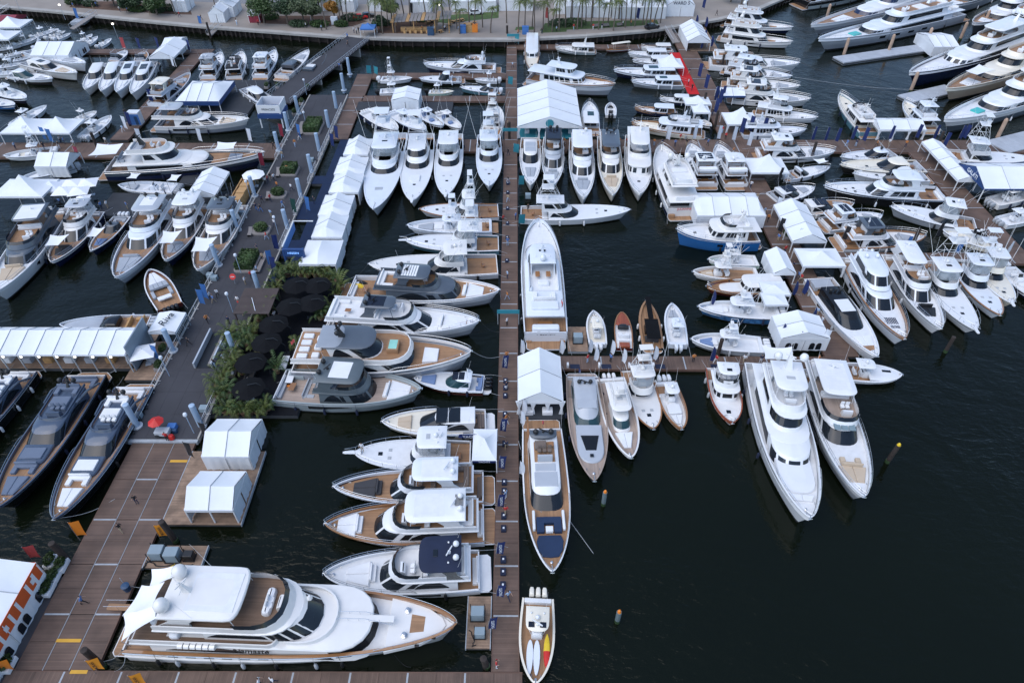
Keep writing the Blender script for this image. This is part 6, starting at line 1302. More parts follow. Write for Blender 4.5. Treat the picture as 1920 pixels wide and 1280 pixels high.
  sail([(.06 * L, -y * .3, z2 + 1.5), (.2 * L, -y * .3, z4 + .1), (.2 * L, -y * .72, z4 + .1), (.085 * L, -y * .98, z2 + 1.2)], .35)
  lettering('Namasté', 'black', b.root, (.43 * L, -y * .93, z1 + 1.75), (1, 0, 0), 1.0, (0, -1, .15))
  mb = MB(); mb.box(-2.4, .06 * L, 1.1, 1.8, 1.15, 1.25); p = b.add('passerelle', 'teak', mb)
  for yy in (1.1, 1.8):
    mb = MB(); mb.tube([(-2.4, yy, 2.0), (.06 * L, yy, 2.3)], .02, 4); [mb.tube([(x, yy, 1.2), (x, yy, 2.05 + x * .03)], .018, 4) for x in (-2.3, -1, .5)]; b.add('passerelle_rail', 'steel', mb, p)
  b.fenders((.1, .27, .46, .66), -1); b.rail(.76, .99, .45, r=.025)
  # belt moulding along the side
  mb = MB()
  mb.tube([b.hpt(q, .55, -1) + Vector((0, -.03, 0)) for q in [0, .1, .2, .3, .4, .5, .6]], .1, 6); b.add('rub_rail', 'white', mb)
  mb = MB(); mb.tube([b.hpt(q, .55, 1) + Vector((0, .03, 0)) for q in [0, .1, .2, .3, .4, .5, .6]], .1, 6); b.add('rub_rail', 'white', mb)
  b.hullwin([(.14 + i * .055, .17 + i * .055) for i in range(6)], .72, .8)
  return b
# ---------------------------------------------------------------- tents
def gable(xl, xr, yn, yf, e=3.0, rz=4.6, ax='y', bays=3, label='', roof='tent_white', walls='', val=None, valh=.4, ridge=.5, hip=0.0, legm='tube_white', name='marquee', wallm='tent_white', base=.6, group=None, windows='', world=None, mid=False, curtains=False):
  """frame tent; walls = letters of closed sides (n near, f far, l left, r right)"""
  if world: x0, x1, y0, y1 = world
  else:
    a = P(xl, yn, e); b = P(xr, yn, e); x0, x1 = a.x, b.x; y0 = a.y; y1 = P(xl, yf, e).y
  cx, cy = (x0 + x1) / 2, (y0 + y1) / 2; W, D = (x1 - x0) / 2, (y1 - y0) / 2
  t = empty(name, (cx, cy, base), 0, label=label, cat='tent', group=group); h, H_ = e - base, rz - base
  sw = (lambda u, v, z: (u, v, z)) if ax == 'y' else (lambda u, v, z: (v, u, z))     # u across the ridge, v along it
  A, Ln = (W, D) if ax == 'y' else (D, W)
  ur = -A + 2 * A * ridge
  for i in range(bays):
    v0, v1 = -Ln + 2 * Ln * i / bays, -Ln + 2 * Ln * (i + 1) / bays
    for us_, ue in ((-A - .08, ur), (ur, A + .08)):
      rows = []
      for k in range(5):
        q = k / 4; u = us_ + (ue - us_) * q; z = (h + (H_ - h) * q) if ue == ur else (H_ + (h - H_) * q)
        row = []
        for j in range(5):
          vv = v0 + (v1 - v0) * j / 4; zz = z
          if hip: zz = min(z, h + (H_ - h) * (Ln - abs(vv)) / (hip * Ln) if abs(vv) > Ln * (1 - hip) else z)
          row.append(Vector(sw(u, vv, zz - .17 * math.sin(math.pi * j / 4) * math.sin(math.pi * (.15 + .7 * q)))))
        rows.append(row)
      mb = MB(); mb.grid(rows); mb.grid([[p - Vector((0, 0, .04)) for p in r] for r in rows], flip=True); mb.build('roof_panel', roof, t)
    if i:
      mb = MB(); mb.tube([sw(-A - .1, v0, h + .03), sw(ur, v0, H_ + .03), sw(A + .1, v0, h + .03)], .05, 5); mb.build('roof_rib', 'joint_white', t)
  legs = [(sx * A, -Ln + 2 * Ln * i / bays) for i in range(bays + 1) for sx in (1, -1)]
  for u, v in legs:
    p = sw(u, v, 0); one('tent_leg', legm, t, 'box', p[0] - .07, p[0] + .07, p[1] - .07, p[1] + .07, 0, h)
  if not hip:
    for s_, w_ in ((-1, 'n' if ax == 'y' else 'l'), (1, 'f' if ax == 'y' else 'r')):
      mb = MB(); v = s_ * Ln; pts = [sw(-A, v, h - .15), sw(ur, v, H_ - .06), sw(A, v, h - .15)]; mb.poly(pts); mb.poly([tuple(Vector(p) + Vector(sw(0, .03, 0))) for p in pts], True); mb.build('gable_end', val if (val and w_ in 'ln') else roof, t)
  vm = val or roof
  for nm, (a0, a1, b0, b1) in dict(n=(-W, W, -D - .1, -D - .06), f=(-W, W, D + .06, D + .1), l=(-W - .1, -W - .06, -D, D), r=(W + .06, W + .1, -D, D)).items():
    one('valance', vm, t, 'box', a0, a1, b0, b1, h - valh, h + .02)
    if nm in walls:
      horiz = nm in 'nf'; k = bays if (horiz == (ax == 'x')) else 2
      for i in range(k):
        if horiz: q0, q1 = -W + 2 * W * i / k + .05, -W + 2 * W * (i + 1) / k - .05
        else: q0, q1 = -D + 2 * D * i / k + .05, -D + 2 * D * (i + 1) / k - .05
        n = 9; rows = [[], []]
        for j in range(n):
          q = q0 + (q1 - q0) * j / (n - 1); wv = .06 * math.sin(j * 2.1 + i)
          for rr, z in ((0, .03), (1, h - .2)):
            rows[rr].append((q, (b0 + b1) / 2 + wv, z) if horiz else ((a0 + a1) / 2 + wv, q, z))
        mb = MB(); mb.grid(rows); w1 = mb.build('side_wall', wallm, t)
        if nm in windows:
          for c0, c1 in (((q0 + q1) / 2 - .9, (q0 + q1) / 2 - .1), ((q0 + q1) / 2 + .1, (q0 + q1) / 2 + .9)):
            mb = MB(); o_ = (b0 - .04 if nm == 'n' else b1 + .04) if horiz else (a0 - .04 if nm == 'l' else a1 + .04)
            m_ = (c0 + c1) / 2; r_ = (c1 - c0) / 2; w2 = h - valh; pr = [(c0, w2 * .15), (c1, w2 * .15)] + [(m_ + r_ * math.cos(a), w2 * .6 + r_ * math.sin(a)) for a in [math.pi * k2 / 6 for k2 in range(7)]]
            mb.poly([(c, o_, z) if horiz else (o_, c, z) for c, z in pr], not horiz); mb.build('arched_window', 'glass', t, smooth=False)
  if curtains:
    for px_ in (-.97, -.33, .33, .97):
      mb = MB(); X = W * px_; mb.loft([[(X - .45, -D, h - .1), (X + .45, -D, h - .1), (X + .45, -D + .15, h - .1), (X - .45, -D + .15, h - .1)][::-1], [(X - .12, -D, h * .45), (X + .12, -D, h * .45), (X + .12, -D + .15, h * .45), (X - .12, -D + .15, h * .45)][::-1], [(X - .3, -D, .05), (X + .3, -D, .05), (X + .3, -D + .15, .05), (X - .3, -D + .15, .05)][::-1]]); mb.build('curtain', 'tent_white', t)
  t['_dims'] = (W, D, h, H_)
  return t
def peak(px, py, w, d, e=2.7, h=4.6, label='', roof='tent_white', n=1, val=None, base=.6, curtains=False, name='canopy_tent', group=None):
  c = P(px, py, e); t = empty(name, (c.x, c.y, base), 0, label=label, cat='tent', group=group); e -= base; h -= base
  for k in range(n):
    x0, x1 = -w / 2 + w * k / n, -w / 2 + w * (k + 1) / n; cx = (x0 + x1) / 2; sx, sy = (x1 - x0) / 2, d / 2
    for s_ in range(4):
      rows = []
      for i in range(6):
        q = i / 5; kk = 1 - q; z = e + (h - e) * q ** 2.0
        a, b = [((-1, -1), (1, -1)), ((1, -1), (1, 1)), ((1, 1), (-1, 1)), ((-1, 1), (-1, -1))][s_]
        rows.append([Vector((cx + (a[0] + (b[0] - a[0]) * j / 4) * sx * kk, (a[1] + (b[1] - a[1]) * j / 4) * sy * kk, z)) for j in range(5)])
      mb = MB(); mb.grid(rows); mb.build('roof_panel', roof, t)
      a, b = rows[0][0], rows[0][-1]; mb = MB(); o = Vector((0, 0, 1)).cross(b - a).normalized() * -.03; mb.poly([a + o, b + o, b + o - Vector((0, 0, .35)), a + o - Vector((0, 0, .35))], True); mb.poly([a, b, b - Vector((0, 0, .35)), a - Vector((0, 0, .35))]); mb.build('valance', val or roof, t)
  for k in range(n + 1):
    for sy in (-1, 1):
      x = -w / 2 + w * k / n; one('tent_leg', 'tube_white', t, 'box', x - .06, x + .06, sy * d / 2 - .06, sy * d / 2 + .06, 0, e)
  if curtains:
    for k in (0, 1):
      mb = MB(); X = (-1 if k == 0 else 1) * w / 2; rows = [[(X + (.5 if k == 0 else -.5) * j / 6 * (1 if z > 1 else .6), -d / 2 + .08 * math.sin(j * 2), z) for j in range(7)] for z in (e - .2, e * .4, .03)]; mb.grid(rows); mb.build('curtain', roof, t)
  return t
def umbrella(px, py, r, z, label, m='canvas_black', n=8, square=False, group=None, base=.7, tilt=True, cat='parasol', mast='black'):
  c = P(px, py, z); t = empty('parasol', (c.x, c.y, base), rnd.uniform(0, .3), label=label, cat=cat, group=group); h = z - base; n = 4 if square else n; off = math.pi / 4 if square else 0
  for i in range(n):
    a0, a1 = off + 2 * math.pi * i / n, off + 2 * math.pi * (i + 1) / n
    p = lambda a, k, zz: Vector((r * k * math.cos(a), r * k * math.sin(a), zz))
    mb = MB(); mb.grid([[p(a0, 1, h), (p(a0, 1, h) + p(a1, 1, h)) / 2 + Vector((0, 0, .04)), p(a1, 1, h)], [p(a0, .5, h + r * .14), (p(a0, .5, h + r * .14) + p(a1, .5, h + r * .14)) / 2, p(a1, .5, h + r * .14)], [p(a0, .02, h + r * .28), p(a0, .01, h + r * .28), p(a1, .02, h + r * .28)]]); mb.build('canopy_panel', m, t)
  mb = MB()
  mb.tube([(r * 1.05, 0, 0), (r * 1.05, 0, h * .7), (r * .5, 0, h + r * .33), (0, 0, h + r * .3)] if tilt else [(0, 0, 0), (0, 0, h + r * .3)], .06, 6); mb.build('parasol_mast', mast, t)
  one('parasol_base', mast, t, 'rbox', (r * 1.05 if tilt else 0) - .4, (r * 1.05 if tilt else 0) + .4, -.4, .4, 0, .15, .05)
  return t
def tents():
  t = gable(971, 1090, 237, 166, 3.4, 5.6, 'y', 4, 'big white marquee with crest on its gable and teal floor beside the centre dock', curtains=True, val=None)
  W, D, h, H_ = t['_dims']; one('marquee_floor', 'flag_teal', t, 'box', -W, W, -D, D, -.05, .03)
  mb = MB(); mb.lathe(0, 0, [(.0, -.02), (.9, -.02), (.9, .02), (.0, .02)], 10); o = mb.build('crest', 'flag_teal', t); o.rotation_euler = (R(90), 0, 0); o.location = (0, -D - .14, h + .75)
  for i in range(6):
    x = -W * .7 + (i % 3) * W * .7; y = -D * .75 + (i // 3) * 2.2; one('display_table', 'white', t, 'rbox', x - .5, x + .5, y - .3, y + .3, .03, .8, .05)
  t = gable(972, 1055, 752, 668, 3.2, 5.0, 'y', 2, 'white gabled marquee with sofas at the end of the T dock', curtains=True, legm='tube_white')
  W, D, h, H_ = t['_dims']; one('marquee_floor', 'carpet_dark', t, 'box', -W, W, -D - .8, D, -.6, .02)
  for x in (-1.6, 1.0): one('sofa', 'cushion_white', t, 'rbox', x - .7, x + .7, -D - .2, -D + .8, .02, .7, .1)
  gable(378, 466, 855, 786, 3.2, 4.8, 'x', 2, 'boxy white tent nearer the promenade, one of two on the wooden finger', walls='nrl', base=.6, ridge=.45)
  gable(346, 436, 955, 884, 3.2, 4.8, 'x', 2, 'boxy white tent nearer the generators with dark open front', walls='rl', base=.6, ridge=.4)
  one_, far = WY(600, 497, 3), WY(600, 262, 3); x0, x1 = WX(560, 497, 3), WX(628, 497, 3)
  names = ['first', 'second', 'third', 'fourth', 'fifth', 'sixth']
  for i in range(6):
    y0 = one_ + (far - one_) * i / 6; y1 = one_ + (far - one_) * (i + 1) / 6
    gable(0, 0, 0, 0, 3.0 + .3 * (i % 2), 4.3 + .5 * (i % 2), 'y', 2 if i else 1, 'white marquee on the blue deck, %s from the near end of the row' % names[i], walls='r' + ('l' if i else '') + ('f' if i == 5 else ''), group='marquees on the blue carpet', world=(x0 + .5 * (i % 2), x1 - .3 * (i % 3), y0 + .3, y1 - .3), ridge=.5, hip=.14)
  # blue framed entrance with lit sign
  g = empty('entrance_portal', P(575, 505, .6), 0, label='navy entrance portal with lit blue sign at the near marquee', cat='portal'); one('portal_post', 'tent_blue', g, 'box', -3.2, -2.9, -.3, .3, 0, 4.2); one('portal_post', 'tent_blue', g, 'box', 0, .3, -.3, .3, 0, 4.2); one('sign_panel', 'tent_blue', g, 'box', -2.9, 0, -.25, .2, 2.8, 4.2); lettering('HEESEN', 'sign_lit', g, (-1.45, -.28, 3.5), (1, 0, 0), .55, (0, -1, 0))
  mb = MB(); mb.tube([(-3.2, .3, 4.4), (-3.2, 8, 4.4), (0.2, 8, 4.4)], .12, 5); mb.build('portal_frame', 'white', g); one('side_banner', 'flag_blue', g, 'box', -3.22, -3.12, .6, 7.8, 2.8, 4.3)
  t = peak(909, 833, 3.0, 5.0, 3.0, 4.2, 'small white peaked tent with navy lettered valance beside the centre dock', val='flag_navy'); lettering('YACHTS', 'flag_white', t, (0, -2.56, 2.22), (1, 0, 0), .38, (0, -1, 0))
  gable(734, 784, 188, 167, 3.4, 4.2, 'y', 2, 'white cube tent on the dark carpeted finger', walls='nlrf')
  t = gable(328, 410, 190, 152, 3.4, 5.2, 'x', 4, 'white hipped tent with navy valance between the left-hand yachts', hip=.45, val='tent_blue', valh=1.0)
  gable(56, 128, 104, 78, 3.0, 4.8, 'x', 3, 'white marquee with arched windows in its right end', walls='nr', windows='r'); gable(279, 325, 108, 80, 3.0, 4.6, 'y', 2, 'white gabled canopy with potted plants at the dock corner'); gable(303, 336, 84, 70, 3.2, 4.0, 'x', 1, 'small white box tent behind the gabled canopy', walls='nrl')
  peak(80, 236, 15, 7, 3.2, 5.4, 'white twin-peak tent with people beneath at far left', n=2); gable(64, 124, 312, 286, 3.0, 4.6, 'x', 2, 'white tent with grey framed end left of the long grey-hulled superyacht', walls='n'); peak(48, 352, 9.5, 6.5, 3.2, 6.0, 'large white peaked tent above the cut-off yacht'); peak(96, 348, 5.5, 4.5, 2.8, 3.8, 'small lilac tent beside the large peaked tent', roof='flag_white')
  gable(350, 402, 366, 322, 3.8, 5.0, 'y', 3, 'white open tent on thick grey legs behind the bows-down yachts', legm='tent_grey')
  t = gable(-70, 234, 664, 614, 4.0, 5.0, 'x', 9, 'long white pavilion roof with ribs and spotlights at the left edge', ridge=.72, legm='galv', valh=.25); W, D, h, H_ = t['_dims']
  one('end_wall', 'tent_grey', t, 'box', W + .15, W + .35, -D * .9, D + 1.0, 0, h + 1.2)
  for i in range(8): one('counter', ['white', 'cushion_grey', 'timber'][i % 3], t, 'rbox', -W + 3 + i * 3, -W + 4.2 + i * 3, -D * .4, D * .1, 0, .9, .08)
  for i in range(9): one('spot_light', 'lamp_lit', t, 'rbox', -W + 2 * W * i / 9 + .3, -W + 2 * W * i / 9 + .6, -D - .15, -D - .02, h - .5, h - .2, .05)
  t = gable(278, 328, 622, 586, 3.4, 3.8, 'y', 1, 'small white canopy with black script lettering on its roof', legm='tent_grey'); lettering('Riva', 'black', t, (0, 0, 3.32), (.25, 1, 0), 1.7, (0, 0, 1))
  umbrella(268, 660, 2.2, 3.0, 'square white parasol over chairs by the long pavilion', 'canvas_white', square=True, tilt=False, mast='galv'); 
  for i, (x, y) in enumerate(((120, 358), (148, 358), (136, 344), (164, 343))): umbrella(x, y, 2.5, 3.3, 'square white parasol, %s of the four close together' % ['near left', 'near right', 'far left', 'far right'][i], 'canvas_white', square=True, tilt=False, group='four square parasols', mast='galv')
  umbrella(155, 372, 1.8, 3.0, 'small white parasol in front of the four square ones', 'canvas_white', square=True, tilt=False, mast='galv'); umbrella(475, 328, 2.2, 3.2, 'white octagonal parasol beside the crimson banner', 'canvas_white', tilt=False, mast='galv')
  # orange stand at the lower left
  xr = WX(40, 1100, 4.4); t = gable(0, 0, 0, 0, 4.4, 5.6, 'y', 4, 'white tent with orange valance and arched windows at the lower left corner', walls='r', windows='r', val='tent_orange', valh=1.8, world=(xr - 9, xr, WY(0, 1290, 4.4) - 1, WY(60, 1055, 4.4)), base=.4)
  W, D, h, H_ = t['_dims']; one('stand_floor', 'promenade', t, 'box', -W, W + 2.2, -D, D + .6, -.3, .06)
  for i in range(3): mb = MB(); mb.box(W + .12, W + .14, D - 1.8 - i * 5, D - 1.3 - i * 5, h - 1.3, h - .6); mb.build('logo_square', 'white', t)
  # right side
  gable(1290, 1333, 78, 48, 3.2, 5.0, 'y', 4, 'white marquee ringed by blue feather flags near the seawall', walls='l')
  peak(1257, 118, 6, 6, 2.8, 5.2, 'white peaked tent beside the red carpet'); peak(1307, 189, 6, 4, 2.7, 4.0, 'wide low white tent at the near end of the red carpet'); peak(1314, 205, 3.8, 3.6, 2.6, 4.4, 'small white pop-up tent above the black tender', curtains=True); gable(1352, 1398, 180, 164, 2.8, 3.8, 'x', 2, 'white tent with navy feather flags behind the right dock', val='tent_blue'); peak(1388, 222, 7, 6, 2.9, 5.6, 'tall white peaked tent right of the main right dock', curtains=True); peak(1437, 310, 7.5, 6, 2.9, 5.4, 'white peaked tent below the cross dock with navy sign')
  gable(1650, 1737, 243, 222, 3.0, 4.0, 'x', 3, 'white open-fronted tent between two trawlers', curtains=True); gable(1797, 1834, 338, 266, 2.9, 3.7, 'y', 4, 'long narrow white walkway tent leading to the blue-fronted tent')
  t = gable(1846, 1990, 354, 306, 3.6, 5.6, 'x', 3, 'large white tent with a blue lettered gable at the right edge', val='tent_blue', valh=.3); W, D, h, H_ = t['_dims']; lettering('GALATI', 'flag_white', t, (-W - .08, 0, h + .45), (0, -1, 0), 1.1, (-1, 0, 0))
  gable(1308, 1436, 404, 362, 3.2, 4.8, 'x', 4, 'wide white marquee above the blue-hulled trawler', walls='nlr', hip=.15); gable(1487, 1550, 452, 384, 3.0, 4.4, 'y', 3, 'narrow white marquee with greenery along the right dock'); peak(1537, 482, 7.0, 5.0, 2.9, 4.2, 'white tent with tied curtains at the dock junction', curtains=True); gable(1452, 1492, 512, 472, 2.8, 3.9, 'y', 1, 'small white tent left of the curtained one', walls='l'); t = gable(1466, 1556, 634, 592, 3.0, 4.2, 'y', 2, 'white marquee with latticed windows near the T dock end', walls='nlr', windows='n')
  peak(1452, 540, 4.2, 3.4, 2.6, 3.2, 'little white canopy above the maroon picnic boat'); peak(1452, 560, 3.6, 3.0, 2.6, 3.1, 'little white canopy beside the blue-patterned boat'); gable(1752, 1800, 88, 62, 3.2, 4.4, 'x', 3, 'white tent on the concrete float between superyachts', walls='nl')
  # on land
  L_ = 'white exhibition tents on the waterfront'
  for xl, xr_, yn, yf, lb in ((1062, 1146, 12, -8, 'long white exhibition tent behind the palms, left part'), (1150, 1250, 14, -8, 'long white exhibition tent behind the palms, right part'), (770, 806, 4, -10, 'white exhibition tent beside the round clock'), (846, 930, 2, -12, 'white exhibition tent at the top edge above the lawn'), (640, 662, 2, -10, 'small white exhibition tent behind the trees'), (596, 632, 0, -12, 'small white exhibition tent with blue sign'), (320, 346, 2, -10, 'small white tent under the upper left trees'), (1042, 1060, 6, -4, 'little white tent left of the long ones'), (690, 730, 1, -12, 'white exhibition tent above the parked cars'), (936, 1000, 0, -12, 'white exhibition tent at the top edge above the centre dock')):
    gable(xl, xr_, yn, yf, 5.4, 7.6, 'x', 3, lb, walls='nlr', base=2.2, group=L_)
  t = gable(1252, 1303, 10, -10, 5.4, 8.0, 'y', 2, 'white gabled exhibition tent marked WARD 5', walls='nlr', base=2.2); W, D, h, H_ = t['_dims']; lettering('WARD 5', 'cl_navy', t, (0, -D - .14, h + .55), (1, 0, 0), 1.3, (0, -1, 0))
  gable(390, 418, 24, 10, 5.0, 6.6, 'y', 1, 'white booth with open counter on the seawall promenade', walls='nlr', base=2.2); gable(398, 436, 14, 0, 5.0, 6.6, 'y', 2, 'white tent right behind the seawall booth', walls='nlr', base=2.2); gable(464, 484, 27, 20, 4.6, 5.4, 'x', 1, 'small red kiosk on the seawall promenade', roof='tent_white', walls='nlr', wallm='crimson', base=2.2)
  peak(690, 50, 4, 4, 4.6, 5.6, 'small blue pop-up tent beside the beach bar', roof='flag_blue', base=2.2); peak(20, 44, 9, 7, 3.4, 5.4, 'white peaked tent beside the crimson roof at the far left'); peak(-2, 66, 9, 7, 3.4, 5.2, 'white peaked tent cut by the left edge near the seawall'); gable(-40, 22, 45, 28, 3.4, 4.6, 'x', 2, 'crimson-roofed tent at the far left', roof='crimson')

# ---------------------------------------------------------------- banners, pilings, street furniture
def banner(px, py, m, label, h=3.4, w=.8, z=.55, kind='flag', text=None, lean=0.15, tm='flag_white', group=None, yaw=None):
  c = P(px, py, z); t = empty('feather_flag' if kind == 'feather' else 'banner_flag', c, rnd.uniform(-.5, .5) if yaw is None else yaw, label=label, cat='flag', group=group)
  mb = MB(); mb.tube([(0, 0, 0), (lean * .3, 0, h * .6), (lean, 0, h)], .03, 5); mb.build('pole', 'steel', t)
  mb = MB(); rows = []
  for i in range(7):
    q = i / 6; z0 = h * (.25 + .75 * q); x = lean * q ** 1.5
    ww = w * (math.sin(math.pi * (.2 + .72 * q)) ** .6 if kind == 'feather' else 1)
    rows.append([Vector((x + ww * j / 3, .08 * math.sin(j * 1.3 + i * .6), z0 - (.25 * j / 3 if kind != 'feather' else .1 * j))) for j in range(4)])
  mb.grid(rows); mb.grid([[p + Vector((0, .012, 0)) for p in r] for r in rows], flip=True); mb.build('cloth', m, t)
  if text: lettering(text, tm, t, (w * .45 + lean * .6, -.15, h * .6), (0, 0, 1), h * .14, (0, -1, 0)); 
  return t
def pile(px, py, h, r, m, label, top=None, z=0.0, group=None, name='mooring_pile', cat='piling', lean=0.0, collar=False):
  c = P(px, py, z); t = empty(name, (c.x, c.y, z), 0, label=label, cat=cat, group=group); mb = MB(); mb.tube([(0, 0, -1.2), (lean * .5, 0, h * .5), (lean, 0, h)], r, 10); mb.build('shaft', m, t)
  mb = MB(); mb.lathe(lean, 0, [(r * .8, h - .02), (r * .8, h + .06), (r * .5, h + .3), (.03, h + .36)] if top else [(r * 1.02, h), (r * 1.02, h + .04), (r * .5, h + .1)], 10); mb.build('cap', top or m, t)
  if z == 0: mb = MB(); mb.lathe(0, 0, [(r * 1.05, -.2), (r * 1.08, .35), (r * 1.02, .5)], 10); mb.build('weed_band', 'leaf_dark', t)
  if collar: mb = MB(); mb.lathe(0, 0, [(r * 1.9, .02), (r * 1.9, .18), (r * 1.1, .22)], 10); mb.build('collar', 'galv', t)
  return t
ORD = 'first second third fourth fifth sixth seventh eighth ninth tenth eleventh twelfth thirteenth fourteenth fifteenth sixteenth seventeenth eighteenth nineteenth twentieth'.split()
ORD += ['twenty-' + o for o in ORD[:9]] + ['thirtieth'] + ['thirty-' + o for o in ORD[:9]]
def dockside():
  gp = 'pale blue steel piles along the promenade'
  for i, (x, y) in enumerate([(258, 799), (325, 658), (410, 498), (446, 432), (478, 368), (523, 283), (541, 245), (560, 214)]): pile(x, y, 4.2, .38, 'piling_blue', 'pale blue pile on the left edge of the promenade, number %s from the near end' % ['one', 'two', 'three', 'four', 'five', 'six', 'seven', 'eight'][i], z=.9, group=gp, collar=True)
  for i, (x, y) in enumerate([(378, 800), (441, 664), (487, 549), (540, 431), (565, 372), (585, 326), (599, 285), (617, 241), (631, 205), (645, 170), (656, 140)]): pile(x, y, 4.2, .38, 'piling_blue', 'pale blue pile on the right edge of the promenade, number %s from the near end' % ['one', 'two', 'three', 'four', 'five', 'six', 'seven', 'eight', 'nine', 'ten', 'eleven'][i], z=.6, group=gp, collar=True)
  pile(1663, 866, 3.4, .3, 'piling_dark', 'dark wooden pile with yellow top in open water at right', 'yellow', lean=.2); pile(1131, 946, 2.6, .27, 'piling_grey', 'grey pile with orange top below the silver express yacht', 'orange'); pile(1157, 1165, 2.2, .27, 'piling_grey', 'grey pile with orange top in open water at the bottom', 'orange'); pile(1772, 660, 3.0, .28, 'piling_dark', 'dark pile below the right fan of boats'); pile(1345, 668, 3.4, .28, 'piling_dark', 'dark brown pile with orange cone standing on the T dock'); pile(1705, 470, 4.5, .3, 'piling_dark', 'dark pile at the bow of the blue-grey-topped yacht')
  for (x, y, lb) in ((132, 1054, 'dark leaning pile left of the wide brown dock'), (330, 1014, 'dark leaning pile beside the orange banner'), (195, 1250, 'dark brown pile at the corner of the bottom dock'), (913, 1250, 'dark pile at the corner of the centre dock')): pile(x, y, 4.0 if x < 900 else 2, .34, 'piling_dark', lb, lean=-.3)
  for i, (x, y) in enumerate([(1581, 106), (1665, 99), (1735, 86), (1707, 172), (1548, 40), (1868, 262), (1842, 52), (1800, 75)]): pile(x, y, 4.6, .42, 'piling_tan', ['tan pile at the tip of the first concrete float', 'tan pile in the middle of the first concrete float', 'tan pile near the tent on the first concrete float', 'tan pile at the tip of the second concrete float', 'tan pile in front of the blue-windowed superyacht', 'tan pile beside the right edge float', 'tan pile behind the navy-hulled superyacht', 'tan pile beside the float tent'][i], 'piling_tan', group='tan piles of the superyacht berths')
  for i, (x, y) in enumerate([(1392, 245), (1352, 132), (1318, 205), (1340, 240), (245, 238), (185, 282), (1520, 300), (951, 76), (395, 70), (1755, 280), (955, 262)]): pile(x, y, 4.0, .3, 'piling_dark', ['dark pile beside the tall peaked tent', 'dark pile at the stern of the third stacked yacht', 'dark pile by the red carpet end', 'dark pile beside the cream trawler stern', 'dark pile near the blue booth', 'dark pile at the cross dock corner', 'dark pile on the cross dock right of the peaked tent', 'dark pile where the centre dock meets the seawall', 'dark pile by the left gangway', 'dark pile at the narrow walkway tent', 'dark pile at the crossing of the centre dock'][i], z=.3)
  # promenade railings
  for side, x, segs, lb in ((0, WL + .05, ((810, 372), (300, 200)), 'white panelled railing along the left edge of the promenade'), (1, WR - .05, ((800, 740), (690, 640), (470, 420), (405, 370), (345, 310), (300, 200)), 'white panelled railing along the right edge of the promenade')):
    t = empty('railing', (x, 0, .95), 0, label=lb, cat='railing')
    for a, b in segs:
      ya, yb = WY(300, a, .9), WY(300, b, .9); n = max(1, round((yb - ya) / 2.2))
      for i in range(n):
        p0, p1 = ya + (yb - ya) * i / n, ya + (yb - ya) * (i + 1) / n - .12; mb = MB(); r = .035
        mb.tube([(0, p0, 0), (0, p0, 1.1), (0, p1, 1.1), (0, p1, 0)], r, 4); mb.tube([(0, p0, .25), (0, p1, .25)], r * .7, 4)
        for k in range(1, 5): q = p0 + (p1 - p0) * k / 5; mb.tube([(0, q, .25), (0, q, 1.1)], r * .5, 4)
        mb.tube([(-.35, p0 + .3, .02), (.35, p0 + .3, .02)], r, 4); mb.build('railing_panel', 'tube_white', t)
  # lamp posts
  for i, (x, y) in enumerate([(364, 812), (318, 705), (437, 585), (522, 440), (470, 372), (575, 240), (452, 512), (575, 178)]):
    c = P(x, y, .9); t = empty('lamp_post', c, 0, label=['slim lamp post beside the red parasol cart', 'slim lamp post by the square parasol', 'slim lamp post left of the brown pergola', 'slim lamp post by the L-shaped bench', 'slim lamp post by the timber display', 'slim lamp post beside the long hedge planter', 'slim lamp post by the red round sign', 'slim lamp post at the gangway foot'][i], cat='lamp post'); mb = MB(); mb.tube([(0, 0, 0), (0, 0, 3.4)], .05, 6); mb.build('post', 'piling_blue', t); mb = MB(); mb.lathe(0, 0, [(.05, 3.35), (.24, 3.5), (.28, 3.7), (.2, 3.9), (.03, 3.95)], 8); mb.build('lamp_head', 'flag_white', t)
  for i, (x, y) in enumerate([(40, 24), (123, 38), (222, 74), (585, 48), (826, 38)]):
    c = P(x, y, 2.2 if i in (0, 1, 3, 4) else .6); t = empty('lamp_post', c, 0, label=['lit lamp on the seawall at far left', 'lit lamp on the seawall by the upper left bed', 'lit lamp over the brown dock behind the cruisers', 'lit lamp among the trees by the gangway', 'lit lamp at the beach bar'][i], cat='lamp post'); mb = MB(); mb.tube([(0, 0, 0), (0, 0, 4)], .06, 5); mb.build('post', 'galv', t); mb = MB(); mb.lathe(0, 0, [(.05, 3.95), (.3, 4.1), (.3, 4.3), (.05, 4.45)], 8); mb.build('lamp_head', 'lamp_lit', t)
  # banners
  Y = 'navy lettered banners on the centre dock'
  for i, (x, y) in enumerate([(941, 697), (937, 815), (934, 884), (932, 957), (930, 1045), (930, 1124), (915, 1186)]): banner(x, y, 'flag_navy', 'navy banner lettered YACHTS on the centre dock edge, %s from the top' % ['first', 'second', 'third', 'fourth', 'fifth', 'sixth', 'seventh'][i], 3.2, .8, text='YACHTS', group=Y, yaw=.25 - .1 * (i % 3), lean=.3)
  t = banner(848, 832, 'flag_navy', 'navy banner lettered YACHTS lying across the convertible beside the small tent', 4.2, .7, z=1.2, text='YACHTS', yaw=0); t.rotation_euler = (0, R(90), 0); t.location.z = 3.2
